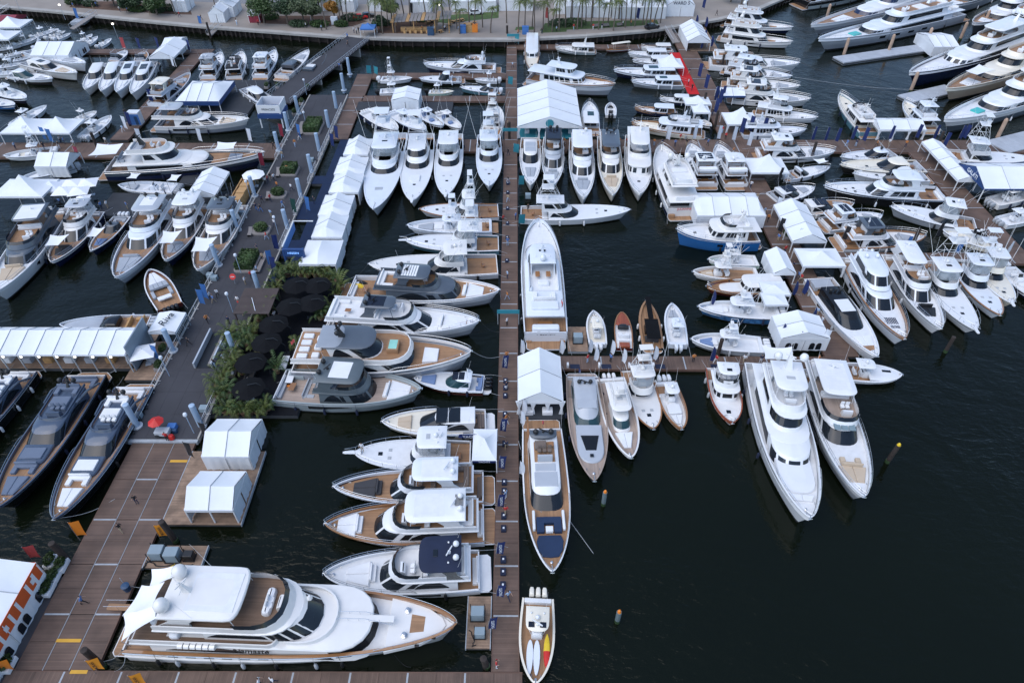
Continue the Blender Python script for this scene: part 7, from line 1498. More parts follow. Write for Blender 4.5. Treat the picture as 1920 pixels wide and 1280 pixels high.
  for (x, y, m, lb, tx, h) in ((302, 1012, 'flag_orange', 'orange banner with black lettering at the generator float', 'MORAN', 3.0), (180, 1262, 'flag_orange', 'orange banner with black lettering at the bottom dock corner', 'MORAN', 3.0), (258, 1290, 'flag_orange', 'orange banner cut by the bottom edge', 'MORAN', 3.0), (150, 1012, 'orange', 'plain orange flag at the stern of the dark yacht', None, 3.6), (62, 1052, 'flag_red', 'pink flag above the orange-valanced tent', None, 3.0), (10, 1262, 'orange', 'orange flag beside the lower left planters', None, 2.6)):
    banner(x, y, m, lb, h, 1.0, text=tx, tm='black', yaw=.3)
  wl_ = 'white banners along the T dock'
  for i, (x, y, d) in enumerate([(1102, 668, 'behind the wooden float'), (1112, 682, 'at the grey yacht stern'), (1143, 668, 'beside the mahogany launch'), (1164, 684, 'over the purple-flanked boat'), (1222, 680, 'by the black tender'), (975, 668, 'at the left corner of the gabled marquee'), (1048, 668, 'at the right corner of the gabled marquee'), (975, 800, 'on the centre dock below the gabled marquee'), (973, 895, 'on the centre dock beside the teak-decked express yacht'), (978, 780, 'at the marquee front by the centre dock')]): banner(x, y, 'flag_white', 'white feather banner %s' % d, 3.4, .7, kind='feather', group=wl_)
  for i, (x, y, d) in enumerate([(1328, 684, 'at the T dock by the dark pile'), (1466, 680, 'at the T dock near the superyacht stern'), (1490, 655, 'in front of the latticed tent'), (1482, 560, 'beside the maroon picnic boat'), (1500, 556, 'across the right dock'), (1516, 610, 'on the right dock above the latticed tent'), (1458, 640, 'beside the grey center console'), (1330, 578, 'on the bow of the blue-patterned boat')]): banner(x, y, 'flag_navy', 'navy feather flag %s' % d, 3.6, .75, kind='feather', group='navy feather flags at right')
  for i, (x, y, d) in enumerate([(1290, 58, 'far left'), (1292, 68, 'second'), (1303, 84, 'third'), (1312, 96, 'fourth'), (1318, 80, 'fifth'), (1330, 92, 'sixth'), (1302, 52, 'back left'), (1320, 55, 'back right')]): banner(x, y, 'flag_navy', 'navy teardrop flag around the seawall marquee, %s' % d, 3.6, .8, kind='feather', group='teardrop flags round the seawall marquee')
  for i, (x, y, d) in enumerate([(1306, 150, 'beside the red carpet middle'), (1318, 172, 'beside the red carpet end'), (1337, 196, 'at the low white tent'), (1344, 200, 'by the right dock sign wall'), (1350, 195, 'in the middle of the sign wall'), (1384, 256, 'left of the tall trawler'), (1400, 252, 'centre of the trawler sterns'), (1425, 256, 'at the trawler with a dinghy'), (1336, 218, 'in front of the small pop-up tent')]): banner(x, y, 'flag_navy', 'tall navy banner %s' % d, 4.4, .9, group='tall navy banners on the right dock')
  for i, (x, y, d) in enumerate([(1247, 268, 'first'), (1297, 268, 'second'), (1342, 268, 'third'), (1370, 270, 'fourth'), (1398, 280, 'fifth')]): banner(x, y, 'flag_white', 'pale banner on the cross dock, %s from the left' % d, 4.0, .9, group='pale banners on the cross dock')
  for i, (x, y, d) in enumerate([(1518, 270, 'leftmost'), (1542, 271, 'second'), (1562, 272, 'third'), (1592, 268, 'left of the teal trawler stern'), (1613, 270, 'right of the teal trawler stern'), (1662, 268, 'under the open tent left'), (1712, 265, 'under the open tent right'), (1745, 267, 'behind the cream trawler'), (1793, 267, 'in front of the white superyacht'), (1763, 280, 'beside the walkway tent'), (1800, 265, 'at the sportfisher tower')]): banner(x, y, 'flag_navy', 'navy banner on the far right cross dock, %s' % d, 4.0, .8, group='navy banners on the right cross dock')
  for i, (x, y, d) in enumerate([(1456, 345, 'above the narrow marquee'), (1450, 400, 'left of the narrow marquee'), (1490, 460, 'at the near end of the narrow marquee'), (1455, 440, 'with a teal foot'), (1575, 455, 'at the flybridge yacht stern'), (1750, 450, 'by the lower cross dock'), (1880, 485, 'at the right end of the lower cross dock'), (1785, 480, 'at the sportfisher stern'), (1690, 475, 'beside the dark pile'), (1535, 650, 'white, at the T dock end')]): banner(x, y, 'flag_white' if i in (1, 2, 6, 9) else 'flag_blue' if i in (7, 8) else 'flag_black', '%s banner on the right docks %s' % ('white' if i in (1, 2, 6, 9) else 'blue' if i in (7, 8) else 'dark', d), 3.6, .8)
  for i, (x, y, m, d) in enumerate([(378, 577, 'flag_blue', 'blue banner by the open teak tender'), (385, 566, 'flag_blue', 'blue panel banner on the promenade edge'), (295, 680, 'flag_blue', 'blue flag beside the square parasol'), (385, 825, 'flag_black', 'dark banner at the near end of the promenade'), (358, 862, 'flag_black', 'dark banner beside the boxy white tent'), (490, 318, 'crimson', 'tall crimson banner beside the white parasol'), (550, 405, 'flag_green', 'dark green banner on the blue jetty'), (576, 400, 'flag_blue', 'blue banner on the second blue jetty'), (516, 475, 'flag_navy', 'navy banner on the blue jetty with chairs'), (505, 505, 'flag_blue', 'blue banner at the near blue jetty'), (512, 515, 'flag_navy', 'navy banner at the near blue jetty'), (630, 265, 'flag_navy', 'navy lettered banner at the top of the blue deck'), (622, 280, 'flag_navy', 'second navy lettered banner at the top of the blue deck'), (560, 262, 'flag_blue', 'blue banner by the long hedge planter'), (527, 262, 'crimson', 'crimson banner under the square display stand'), (325, 130, 'flag_white', 'white banner at the gabled canopy'), (291, 184, 'flag_white', 'white banner beside the row of four cruisers'), (236, 247, 'flag_white', 'white banner at the big center console'), (243, 240, 'flag_navy', 'navy flag by the big center console'), (283, 196, 'flag_navy', 'navy flag by the blue booth'), (262, 272, 'flag_white', 'white banner at the glass-sided yacht stern'), (375, 271, 'flag_white', 'white banner in front of the glass-sided yacht'), (468, 271, 'flag_white', 'white banner at the glass-sided yacht bow'), (97, 272, 'flag_blue', 'blue flag under the twin-peak tent'), (85, 268, 'flag_blue', 'second blue flag under the twin-peak tent'), (148, 305, 'crimson', 'crimson and blue banner right of the white grey-ended tent'), (355, 100, 'flag_navy', 'navy banner at the dock corner'), (262, 97, 'flag_navy', 'striped flag over the brown dock'), (232, 97, 'flag_red', 'red striped flag over the brown dock'), (297, 96, 'flag_navy', 'second navy flag over the brown dock'), (376, 55, 'flag_blue', 'blue banner at the left gangway'), (145, 40, 'flag_blue', 'blue banner on the far left gangway'), (1022, 40, 'flag_red', 'pink feather banner on the waterfront'), (770, 30, 'flag_black', 'dark feather banner by the road'), (1192, 40, 'flag_navy', 'navy feather banner before the exhibition tents'), (1315, 20, 'flag_navy', 'navy feather banner right of the WARD 5 tent')]): banner(x, y, m, d, 3.8, .85, z=2.2 if y < 58 and x > 100 and x not in (376, 145, 355) else .6)
  for i, (x, y, d) in enumerate([(952, 162, 'by the big marquee'), (962, 290, 'at the crossing'), (972, 352, 'at the enclosed-bridge sportfisher'), (972, 425, 'beside Passion'), (688, 142, 'at the pale dock head'), (702, 142, 'beside the first one'), (965, 84, 'at the seawall')]): banner(x, y, 'flag_teal', 'teal flag on the docks %s' % d, 2.6, 1.2, group='teal show flags')
  # teal signs across the centre dock
  for i, (x, y, d) in enumerate(((953, 608, 'below the flybridge yachts'), (956, 264, 'at the crossing'), (962, 84, 'at the seawall'))):
    c = P(x, y, .55); t = empty('overhead_sign', c, 0, label='teal sign panel across the centre dock %s' % d, cat='sign'); one('sign_panel', 'flag_teal', t, 'box', -1.7, 1.7, -.06, .06, 2.2, 2.9)
    for sx in (-1.6, 1.6): one('sign_post', 'galv', t, 'box', sx - .05, sx + .05, -.05, .05, 0, 2.9)
  # navy step boxes along the centre dock edge
  for i, y in enumerate([345, 362, 392, 420, 447, 490, 715, 728, 743, 778, 833, 905, 922, 968, 992, 1050, 1073, 1098]):
    c = P(947 - (y - 345) * .018, y, .56); t = empty('step_box', c, 0, label='small navy boarding step on the centre dock edge, %s from the far end' % ORD[i], cat='step box', group='navy boarding steps along the centre dock'); one('tread', 'canvas_navy', t, 'rbox', .25, .85, -.4, .4, 0, .35, .03); one('logo_plate', 'flag_white', t, 'box', .45, .65, -.12, .12, .35, .36)
  for i, x in enumerate([1078, 1137, 1193, 1238, 1342, 1483, 1557]):
    c = P(x, 687, .56); t = empty('door_mat', c, 0, label='navy mat on the T dock, number %s from the left' % ['one', 'two', 'three', 'four', 'five', 'six', 'seven'][i], cat='mat', group='navy mats on the T dock'); one('mat_pile', 'canvas_navy', t, 'rbox', -.7, .7, -.45, .45, 0, .05, .02)
    if i < 4: one('bench_frame', 'white', t, 'rbox', -.9 - .3, -.9, -.3, .3, 0, .6, .04)
  # power boxes, generators
  def genset(px, py, lb, s=1.0, m='transformer'):
    c = P(px, py, .55); t = empty('power_box', c, 0, label=lb, cat='generator'); one('cabinet', m, t, 'rbox', -.75 * s, .75 * s, -.6 * s, .6 * s, .15, 1.5 * s, .06); one('skid', 'black', t, 'box', -.85 * s, .85 * s, -.7 * s, .7 * s, 0, .14)
    mb = MB(); [mb.tube([(a * s, b * s, .1), (a * s, b * s, 1.62 * s)], .05, 4) for a in (-.82, .82) for b in (-.68, .68)]; mb.build('cage_post', 'black', t)
  genset(300, 1042, 'blue-grey transformer cabinet, left of two on the generator float'); genset(328, 1046, 'blue-grey transformer cabinet, right of two on the generator float'); genset(357, 1046, 'small caged generator at the end of the float', .7, 'black'); genset(896, 1155, 'grey power cabinet, upper one on the centre dock float', .9); genset(900, 1190, 'grey power cabinet, lower one on the centre dock float', .7); genset(1083, 640, 'grey utility cabinet on the wooden float beside Passion', .9)
  for x, y, d in ((396, 522, 'by the pergola'), (404, 527, 'beside the first by the pergola'), (385, 772, 'by the terrace palms'), (262, 785, 'at the near left pile'), (420, 655, 'at the terrace edge'), (455, 405, 'near the timber display'), (585, 305, 'beside the blue jetty'), (990, 372, 'beside the enclosed-bridge sportfisher')): genset(x, y, 'grey utility cabinet %s' % d, .7)
  mb = MB(); rr = random.Random(3)
  def cable(pts, m, lb, r=.05):
    mb = MB(); q = []
    for (a, b) in zip(pts[:-1], pts[1:]):
      for k in range(4): t_ = k / 4; q.append(P(a[0] + (b[0] - a[0]) * t_ + rr.uniform(-2, 2), a[1] + (b[1] - a[1]) * t_ + rr.uniform(-1.5, 1.5), .6))
    mb.tube(q, r, 5); o = mb.build('cable', m); tag(o, lb, 'cable')
  cable([(275, 1050), (300, 1062), (330, 1058), (350, 1060), (365, 1055)], 'black', 'black power cable coiled across the generator float', .06); cable([(265, 1068), (278, 1052), (296, 1048)], 'black', 'black cable bundle at the dock edge by the generators', .09); cable([(318, 1062), (332, 1052), (342, 1060), (325, 1066)], 'yellow', 'yellow cable looped between the two transformers', .05); cable([(880, 1180), (888, 1200), (886, 1212), (896, 1205)], 'black', 'black cable on the centre dock float', .05)
  c = P(240, 1105, .55); t = empty('litter_bin', c, 0, label='blue round litter bin on the wide brown dock', cat='bin'); mb = MB(); mb.lathe(0, 0, [(.32, 0), (.42, .85), (.44, .9), (.2, .98)], 12); mb.build('drum', 'bluebin', t); mb = MB(); mb.tube([(-.5, .5, 0), (-.5, .5, 1.6)], .03, 4); mb.build('sign_stick', 'galv', t)
  # yellow hatch plates on docks
  for x0, x1, y0, y1, lb in ((104, 152, 1203, 1199, 'yellow warning strip on the wide brown dock'), (130, 165, 1262, 1256, 'yellow plate at the bottom dock junction'), (318, 352, 866, 862, 'yellow strip near the far end of the wide dock')):
    a, b = P(x0, y0, .575), P(x1, y1, .575); mb = MB(); mb.box(a.x, b.x, a.y, a.y + .35, .552, .575); o = mb.build('warning_plate', 'joint_yellow'); tag(o, lb, 'plate')
  # parasol cart on the promenade end
  c = P(308, 815, .9); t = empty('vendor_cart', c, 0, label='vendor cart with red parasol and drinks boxes at the promenade end', cat='cart')
  one('cart_body', 'galv', t, 'rbox', -.9, .9, -.5, .5, .3, 1.0, .05); one('cool_box', 'flag_blue', t, 'rbox', .2, 1.3, .6, 1.5, 0, .7, .06); one('cool_box', 'bluebin', t, 'rbox', 1.0, 1.6, .2, .6, 0, .6, .06); one('red_box', 'red', t, 'rbox', .9, 1.6, -.9, -.3, 0, .7, .2)
  for i in range(8):
    a0, a1 = 2 * math.pi * i / 8, 2 * math.pi * (i + 1) / 8; mb = MB(); mb.poly([(-.6 + math.cos(a0), .5 + math.sin(a0), 2.0), (-.6 + math.cos(a1), .5 + math.sin(a1), 2.0), (-.6, .5, 2.5)]); mb.build('parasol_panel', 'red', t)
  mb = MB(); mb.tube([(-.6, .5, 0), (-.6, .5, 2.5)], .04, 5); mb.build('parasol_pole', 'galv', t)
  for sx in (-.6, .6): mb = MB(); mb.tube([(sx, -.55, .3), (sx, -.45, .3)], .3, 10); mb.build('wheel', 'black', t)
  # timber display wall, square stand, blue booth, benches
  c = P(447, 392, .65); t = empty('timber_display', c, 0, label='pale timber slatted display wall at the end of the bows-down row', cat='display')
  for i in range(7): one('timber_plank', 'timber', t, 'box', -.8, .8, .05 + i * 1.25, 1.2 + i * 1.25, 0, 1.9 if i % 2 else 2.0)
  for i in range(4): one('timber_rail', 'timber', t, 'box', -1.5, -1.3, i * 2.2, i * 2.2 + 2.0, 1.4, 1.7)
  c = P(512, 240, .65); t = empty('display_stand', c, 0, label='square display stand with white lettered fascia and navy canopy', cat='stand')
  for a in (-2.4, 2.4):
    for b in (0, 4.6): one('stand_post', 'white', t, 'box', a - .12, a + .12, b - .12, b + .12, 0, 5.2)
  one('navy_canopy', 'tent_blue', t, 'box', -2.7, 2.7, -.3, 4.9, 2.3, 3.3)
  for a in ((-2.5, 2.5, -.1, .05), (-2.5, 2.5, 4.55, 4.7), (-2.6, -2.45, -.1, 4.7), (2.45, 2.6, -.1, 4.7)): one('white_fascia', 'white', t, 'box', *a, 3.5, 5.3)
  lettering('PRINCESS', 'black', t, (0, -.13, 4.3), (1, 0, 0), .7, (0, -1, 0))
  c = P(258, 232, .6); t = empty('booth', c, 0, label='small white and blue ticket booth at the dock corner', cat='booth'); one('booth_body', 'white', t, 'box', -1.3, 1.3, -.9, .9, 0, 2.9); one('blue_panel', 'flag_blue', t, 'box', -1.32, 1.32, -.93, -.9, .1, 2.6); one('booth_door', 'bluebin', t, 'box', .2, .9, -.96, -.92, .1, 2.1)
  for i, (x, y) in enumerate(((548, 713), (536, 688), (470, 712), (440, 700))):
    c = P(x, y, .72); t = empty('lounge_bench' if i > 1 else 'white_counter', c, 0, label=['white topped counter nearer the explorer yacht', 'white topped counter nearer the superyacht', 'dark lounge sofa with white cushions on the terrace', 'dark lounge chair on the terrace'][i], cat='counter' if i < 2 else 'sofa'); one('counter_base', 'black', t, 'box', -.45, .45, -1.3, 1.3, 0, .9 if i < 2 else .35); one('counter_top', 'white' if i < 2 else 'rattan', t, 'rbox', -.5, .5, -1.35, 1.35, .9 if i < 2 else .35, 1.0 if i < 2 else .6, .05)
    if i > 1: one('cushion', 'cushion_white', t, 'rbox', -.3, .2, -.9, -.2, .6, .8, .08); one('sofa_back', 'rattan', t, 'rbox', -.6, -.4, -1.3, 1.3, .3, 1.0, .08)
  # pergola
  c = P(448, 612, .8); t = empty('pergola', c, 0, label='brown slatted pergola roof beside the black terrace', cat='pergola'); a, b = P(452, 612, 3.4), P(498, 562, 3.4); w_, d_ = 3.6, b.y - a.y
  for i in range(22): one('slat', 'pergola_brown', t, 'box', -.2, w_ + 1.6, i * d_ / 22 + .02, (i + 1) * d_ / 22 - .05, 2.5, 2.6)
  for x in (0, w_ + 1.4):
    for y in (.2, d_ - .2): one('pergola_post', 'pergola_brown', t, 'box', x - .1, x + .1, y - .1, y + .1, 0, 2.5)
    one('pergola_beam', 'pergola_brown', t, 'box', x - .08, x + .08, 0, d_, 2.3, 2.49)
  mb = MB(); mb.tube([(1.6, d_ * .6, 2.65), (3.0, d_ * .1, 2.65)], .05, 5); mb.build('light_bar', 'flag_white', t)
  for i, (x, y) in enumerate(((556, 535), (595, 535), (545, 575), (585, 568), (513, 608), (500, 642), (470, 680), (466, 728))): umbrella(x, y, 2.25, 3.2, 'black octagonal parasol on the terrace, %s' % ['far left one', 'far right one', 'left of the middle pair', 'right of the middle pair', 'beside the pergola', 'below the pergola', 'above the lounge sofa', 'nearest the boxy tents'][i], group='black parasols on the terrace')
  # access opening with ramp in the promenade
  c = P(382, 690, .92); t = empty('stair_well', c, 0, label='railed ramp opening with timber handrails in the promenade', cat='ramp'); one('ramp_floor', 'black', t, 'box', -1.1, 1.1, 0, 7.5, .0, .03)
  for sx in (-1.25, 1.25): one('ramp_wall', 'galv', t, 'box', sx - .12, sx + .12, 0, 7.5, 0, .95)
  one('ramp_plank', 'timber' if False else 'bench_grey', t, 'box', .5, 1.05, .3, 7.2, .1, .35)
  # red sign
  c = P(441, 532, .9); t = empty('round_sign', c, 0, label='red round sign at the foot of the hedge planter', cat='sign'); mb = MB(); mb.tube([(0, 0, 0), (0, 0, 1.6)], .04, 5); mb.build('sign_post', 'galv', t); mb = MB(); mb.lathe(0, 0, [(.0, -.03), (.5, -.03), (.5, .03), (.0, .03)], 14); o = mb.build('sign_disc', 'red', t); o.rotation_euler = (R(60), 0, 0); o.location = (0, -.05, 1.5); one('sign_bar', 'white', t, 'box', -.3, .3, -.14, -.1, 1.44, 1.58)

def moorings():
  G = 'mooring lines'
  for i, (a, za, b, zb_, lb) in enumerate([((884, 657), 3.8, (938, 668), .6, 'mooring line from the spa superyacht bow to the centre dock'), ((899, 600), 3, (938, 622), .6, 'mooring line from the solar-topped yacht bow'), ((937, 542), 3, (940, 560), .6, 'mooring line from the grey-roofed yacht bow'), ((691, 494), 2, (640, 530), .5, 'mooring line from the silver-hulled sportfisher bow'), ((1015, 960), 1.5, (972, 826), .6, 'mooring line from the teak express yacht quarter'), ((1182, 392), 2, (1252, 390), 1.2, 'mooring line between the enclosed sportfisher and the named yacht'), ((235, 1222), 1.6, (215, 1258), .6, 'dark stern line of the large superyacht'), ((740, 1228), 1.2, (770, 1250), .6, 'bow line of the large superyacht at the bottom dock'), ((100, 972), 2.4, (215, 935), .6, 'bow line of the dark yacht to the wide dock'), ((1620, 931), 2.5, (1560, 700), .6, 'line along the slatted-top yacht'), ((175, 700), .6, (240, 682), .7, 'white stern line of the middle dark yacht'), ((1500, 117), 3, (1700, 180), .3, 'long slack line across the superyacht basin'), ((1490, 145), 3, (1770, 170), .4, 'second slack line across the superyacht basin'), ((835, 366), 1.8, (935, 352), .6, 'line from the twin-dome sportfisher to the centre dock'), ((1035, 930), 1.2, (1115, 1040), -.05, 'anchor line off the silver express yacht')]):
    A, B = P(*a, za), P(*b, zb_); pts = []
    for k in range(11):
      q = k / 10; p = A + (B - A) * q; p.z = max(p.z - .8 * math.sin(math.pi * q), .05) if zb_ >= 0 else p.z; pts.append(p)
    mb = MB(); mb.tube(pts, .03, 4); o = mb.build('mooring_line', ['rubber_grey', 'black'][i % 2]); tag(o, lb, 'rope', G)
# ---------------------------------------------------------------- people
def body_mesh(pose):
  J = dict(pel=(0, 0, .95), wst=(0, .0, 1.12), chest=(0, .01, 1.36), neck=(0, .0, 1.5), head=(0, .02, 1.62), top=(0, .02, 1.74))
  st = .16 if pose == 'walk' else .0
  for s, k in ((1, 'l'), (-1, 'r')):
    f = st * s
    J['hip' + k] = (.1 * s, 0, .9); J['kn' + k] = (.11 * s, f * 1.3 + .02, .5); J['an' + k] = (.12 * s, f * (2.2 if s > 0 else 2.0) - .03, .09); J['to' + k] = (.13 * s, f * 2.1 + .14, .04)
    J['sh' + k] = (.19 * s, 0, 1.43); e = -f * 1.0
    J['el' + k] = (.27 * s, e * .7 - .03, 1.16); J['ha' + k] = (.25 * s, e * 1.4 + (.14 if pose != 'fold' else .22), .92 if pose != 'fold' else 1.1); J['fi' + k] = (.24 * s, e * 1.5 + (.18 if pose != 'fold' else .3), .82 if pose != 'fold' else 1.12)
    if pose == 'sit':
      J['kn' + k] = (.13 * s, .42, .93); J['an' + k] = (.13 * s, .44, .5); J['to' + k] = (.13 * s, .6, .46)
  N = list(J); I = {n: i for i, n in enumerate(N)}
  E = [('pel', 'wst'), ('wst', 'chest'), ('chest', 'neck'), ('neck', 'head'), ('head', 'top')]
  for k in 'lr': E += [('pel', 'hip' + k), ('hip' + k, 'kn' + k), ('kn' + k, 'an' + k), ('an' + k, 'to' + k), ('chest', 'sh' + k), ('sh' + k, 'el' + k), ('el' + k, 'ha' + k), ('ha' + k, 'fi' + k)]
  Rr = dict(pel=.15, wst=.135, chest=.16, neck=.06, head=.105, top=.07, hip=.1, kn=.065, an=.045, to=.04, sh=.07, el=.048, ha=.035, fi=.03)
  me = bpy.data.meshes.new('person'); me.from_pydata([J[n] for n in N], [(I[a], I[b]) for a, b in E], [])
  o = bpy.data.objects.new('person', me); col.objects.link(o); m = o.modifiers.new('s', 'SKIN'); o.modifiers.new('d', 'SUBSURF').levels = 1
  for i, n in enumerate(N):
    r = Rr.get(n) or Rr[n[:-1]]; me.skin_vertices[0].data[i].radius = (r, r * (.8 if n in ('pel', 'wst', 'chest') else 1)); me.skin_vertices[0].data[i].use_root = n == 'pel'
  dg = bpy.context.evaluated_depsgraph_get(); out = bpy.data.meshes.new_from_object(o.evaluated_get(dg)); out.name = 'person'; bpy.data.objects.remove(o)
  idx = []
  for p in out.polygons:
    z, x, y = p.center.z, abs(p.center.x), p.center.y
    if z > 1.66 or (z > 1.56 and y < -.03): v = 3
    elif z > 1.5: v = 2
    elif x > .2 and z < 1.2 and pose != 'sit': v = 2 if z < 1.15 else 0
    elif z > .98 or (x > .17 and z > 1.0): v = 0
    elif z < .07: v = 3
    else: v = 1
    idx.append(v)
  out.materials.clear()
  for n in ('cl_white', 'cl_navy', 'skin', 'hair'): out.materials.append(M[n])
  out.polygons.foreach_set('material_index', idx); out.polygons.foreach_set('use_smooth', [True] * len(idx))
  return out
BODY = {}
def people():
  C = dict(w='cl_white', b='cl_blue', n='cl_navy', r='cl_red', k='cl_black', h='cl_khaki', p='cl_pale', o='cl_orange')
  W_ = dict(w='white', b='blue', n='navy', r='red', k='black', h='khaki', p='pale blue', o='orange')
  L = [(953, 1122, 'p', 'n', 'walk', .56, 'walking on the centre dock near the power float'), (931, 1250, 'r', 'w', 'fold', .56, 'with white cap at the bottom dock corner'), (490, 1284, 'w', 'k', 'walk', .56, 'on the bottom dock, left of the pair'), (514, 1282, 'w', 'n', 'walk', .56, 'on the bottom dock, right of the pair'),
         (395, 562, 'w', 'n', 'walk', .9, 'walking past the teak tender'), (402, 568, 'b', 'h', 'walk', .9, 'walking beside a companion in white by the teak tender'), (409, 557, 'w', 'k', 'walk', .9, 'with a dark backpack on the promenade'), (448, 570, 'w', 'h', 'fold', .9, 'standing left of the pergola'), (451, 578, 'r', 'k', 'fold', .9, 'standing beside the lamp post left of the pergola'), (390, 605, 'o', 'k', 'walk', .9, 'crossing the promenade toward the pavilion'), (355, 648, 'k', 'k', 'walk', .9, 'walking beside the ramp opening'),
         (494, 340, 'b', 'h', 'walk', .9, 'in the group by the crimson banner, left'), (498, 346, 'w', 'k', 'fold', .9, 'in the group by the crimson banner, front'), (503, 342, 'r', 'n', 'fold', .9, 'in the group by the crimson banner, right'), (508, 338, 'k', 'h', 'walk', .9, 'in the group by the crimson banner, back'), (484, 345, 'o', 'h', 'fold', .9, 'at the white parasol edge'), (492, 380, 'n', 'k', 'walk', .9, 'standing at the promenade railing'), (482, 395, 'n', 'b', 'walk', .9, 'walking past the railing toward the camera'), (490, 397, 'k', 'b', 'walk', .9, 'walking just behind at the railing'), (547, 358, 'w', 'n', 'walk', .9, 'pushing a stroller by the round planter'), (589, 382, 'n', 'n', 'fold', .65, 'on the blue deck beside the marquees'),
         (517, 598, 'w', 'k', 'fold', .72, 'in white standing on the black terrace'), (527, 602, 'k', 'k', 'fold', .72, 'in dark clothes standing on the black terrace'), (591, 582, 'w', 'k', 'fold', .72, 'beside the terrace potted palms'), (478, 760, 'w', 'n', 'fold', .72, 'at the near terrace parasol'), (470, 764, 'p', 'n', 'fold', .72, 'at the near terrace parasol beside another'), (315, 826, 'r', 'k', 'fold', .9, 'in red behind the vendor cart'),
         (240, 392, 'b', 'h', 'fold', .64, 'on the dark platform near the white sofas, in blue'), (192, 392, 'b', 'n', 'fold', .64, 'on the dark platform by the small parasol'), (203, 390, 'w', 'h', 'fold', .64, 'on the dark platform beside a person in blue'), (115, 385, 'b', 'k', 'fold', .64, 'behind the grey-topped yacht at left'), (313, 370, 'n', 'k', 'fold', .64, 'under the edge of the grey-legged tent'),
         (653, 88, 'k', 'k', 'walk', 2.4, 'walking on the gangway, far one'), (652, 74, 'b', 'n', 'walk', 2.5, 'at the top of the gangway'), (637, 130, 'b', 'n', 'walk', 1.8, 'in blue walking in the middle of the gangway'), (664, 62, 'w', 'n', 'fold', 2.25, 'standing at the gangway head, left'), (669, 64, 'w', 'k', 'fold', 2.25, 'standing at the gangway head, middle'), (673, 62, 'k', 'k', 'fold', 2.25, 'standing at the gangway head, right'), (703, 137, 'p', 'n', 'fold', .6, 'on the upper finger dock end'), (514, 280, 'k', 'k', 'walk', .9, 'on the cross dock under the display stand'),
         (953, 292, 'k', 'n', 'walk', .56, 'in dark clothes on the centre dock below the crossing'), (952, 238, 'h', 'k', 'fold', .56, 'on the centre dock above the crossing'), (961, 128, 'p', 'n', 'walk', .56, 'in pale blue at the far end of the centre dock'), (967, 412, 'b', 'n', 'fold', .56, 'in blue beside Passion on the centre dock'), (944, 412, 'r', 'k', 'sit', .3, 'sitting at the centre dock edge by the sportfishers'), (990, 397, 'k', 'k', 'walk', .62, 'in black in the sportfisher cockpit'), (1116, 262, 'n', 'k', 'walk', .56, 'on the cross dock below the lobster yacht'), (1275, 264, 'r', 'h', 'walk', .56, 'on the cross dock behind the trawler row'), (1297, 170, 'k', 'n', 'walk', .62, 'on the red carpet, near end'), (1290, 160, 'w', 'k', 'fold', .62, 'in white on the red carpet'), (1292, 140, 'n', 'h', 'walk', .62, 'in the middle of the red carpet'),
         (1500, 528, 'r', 'h', 'walk', .56, 'in red by the curtained tent'), (1507, 545, 'o', 'n', 'walk', .56, 'in orange on the right dock'), (680, 846, 'w', 'h', 'fold', 2.0, 'sitting back on the bow of the white convertible'), (378, 38, 'k', 'k', 'walk', 2.25, 'in dark clothes on the seawall walkway'), (240, 24, 'b', 'k', 'walk', 2.25, 'in blue near the yellow-topped stall'), (182, 14, 'b', 'n', 'walk', 2.25, 'near the yellow bicycles'), (445, 48, 'w', 'p', 'walk', 2.25, 'at the seawall edge by the left gangway'), (232, 248, 'p', 'w', 'walk', .6, 'on the brown dock by the white banner'), (200, 270, 'w', 'h', 'walk', .6, 'on the cross dock corner at left'), (115, 268, 'w', 'n', 'fold', .6, 'sitting under the twin-peak tent, left'), (122, 270, 'b', 'n', 'fold', .6, 'sitting under the twin-peak tent, right'), (1095, 32, 'k', 'h', 'fold', 2.25, 'on the palm lawn path'), (1343, 30, 'k', 'k', 'walk', 2.25, 'walking on the far right seawall')]
  areas = [('on the promenade', 560, 250, 420, 700, .9, 24, 1), ('on the centre dock', 953, 300, 948, 1000, .56, 12, 0), ('on the right cross dock', 1000, 272, 1330, 274, .56, 14, 0), ('on the left cross dock', 20, 280, 190, 276, .56, 6, 0), ('on the T dock', 1075, 678, 1560, 680, .56, 10, 0), ('on the main right dock', 1330, 205, 1545, 620, .56, 16, 0), ('on the seawall walkway', 100, 12, 640, 60, 2.25, 10, 0), ('on the waterfront by the palms', 960, 66, 1240, 46, 2.25, 9, 0), ('on the beach bar terrace', 760, 62, 900, 55, 2.25, 8, 0), ('on the far right cross dock', 1560, 275, 1740, 276, .56, 6, 0), ('on the wide brown dock', 300, 860, 150, 1150, .56, 3, 0)]
  q = random.Random(21)
  for nm, xa, ya, xb, yb, z, n, sp in areas:
    used = set()
    for i in range(n):
      while True:
        a, b = q.choice('wbnrkhpo'), q.choice('nkhwp')
        if (a, b) not in used and a != b: used.add((a, b)); break
      t = (i + q.uniform(.1, .9)) / n; L.append((xa + (xb - xa) * t + q.uniform(-22, 22) * sp, ya + (yb - ya) * t + q.uniform(-2, 2), a, b, q.choice(('walk', 'fold')), z, 'and %s trousers %s' % (W_[b].split()[-1], nm)))
  for p in ('walk', 'fold', 'sit'): BODY[p] = body_mesh(p)
  R_ = random.Random(5); cache = {}
  for px, py, a, b, pose, z, lb in L:
    k = (a, b, pose)
    if k not in cache:
      me = BODY[pose].copy(); me.materials[0] = M[C[a]]; me.materials[1] = M[C[b]]; cache[k] = me
    o = link('person', cache[k]); c = P(px, py, z); o.location = c; 
    if pose == 'sit': o.location.z = .56 - .8
    o.rotation_euler = (0, 0, R_.uniform(0, 6.28)); tag(o, 'person %s%s' % ('' if ' in ' in ' ' + lb and lb[:3] != 'and' else 'in a %s top ' % W_[a], lb), 'person')
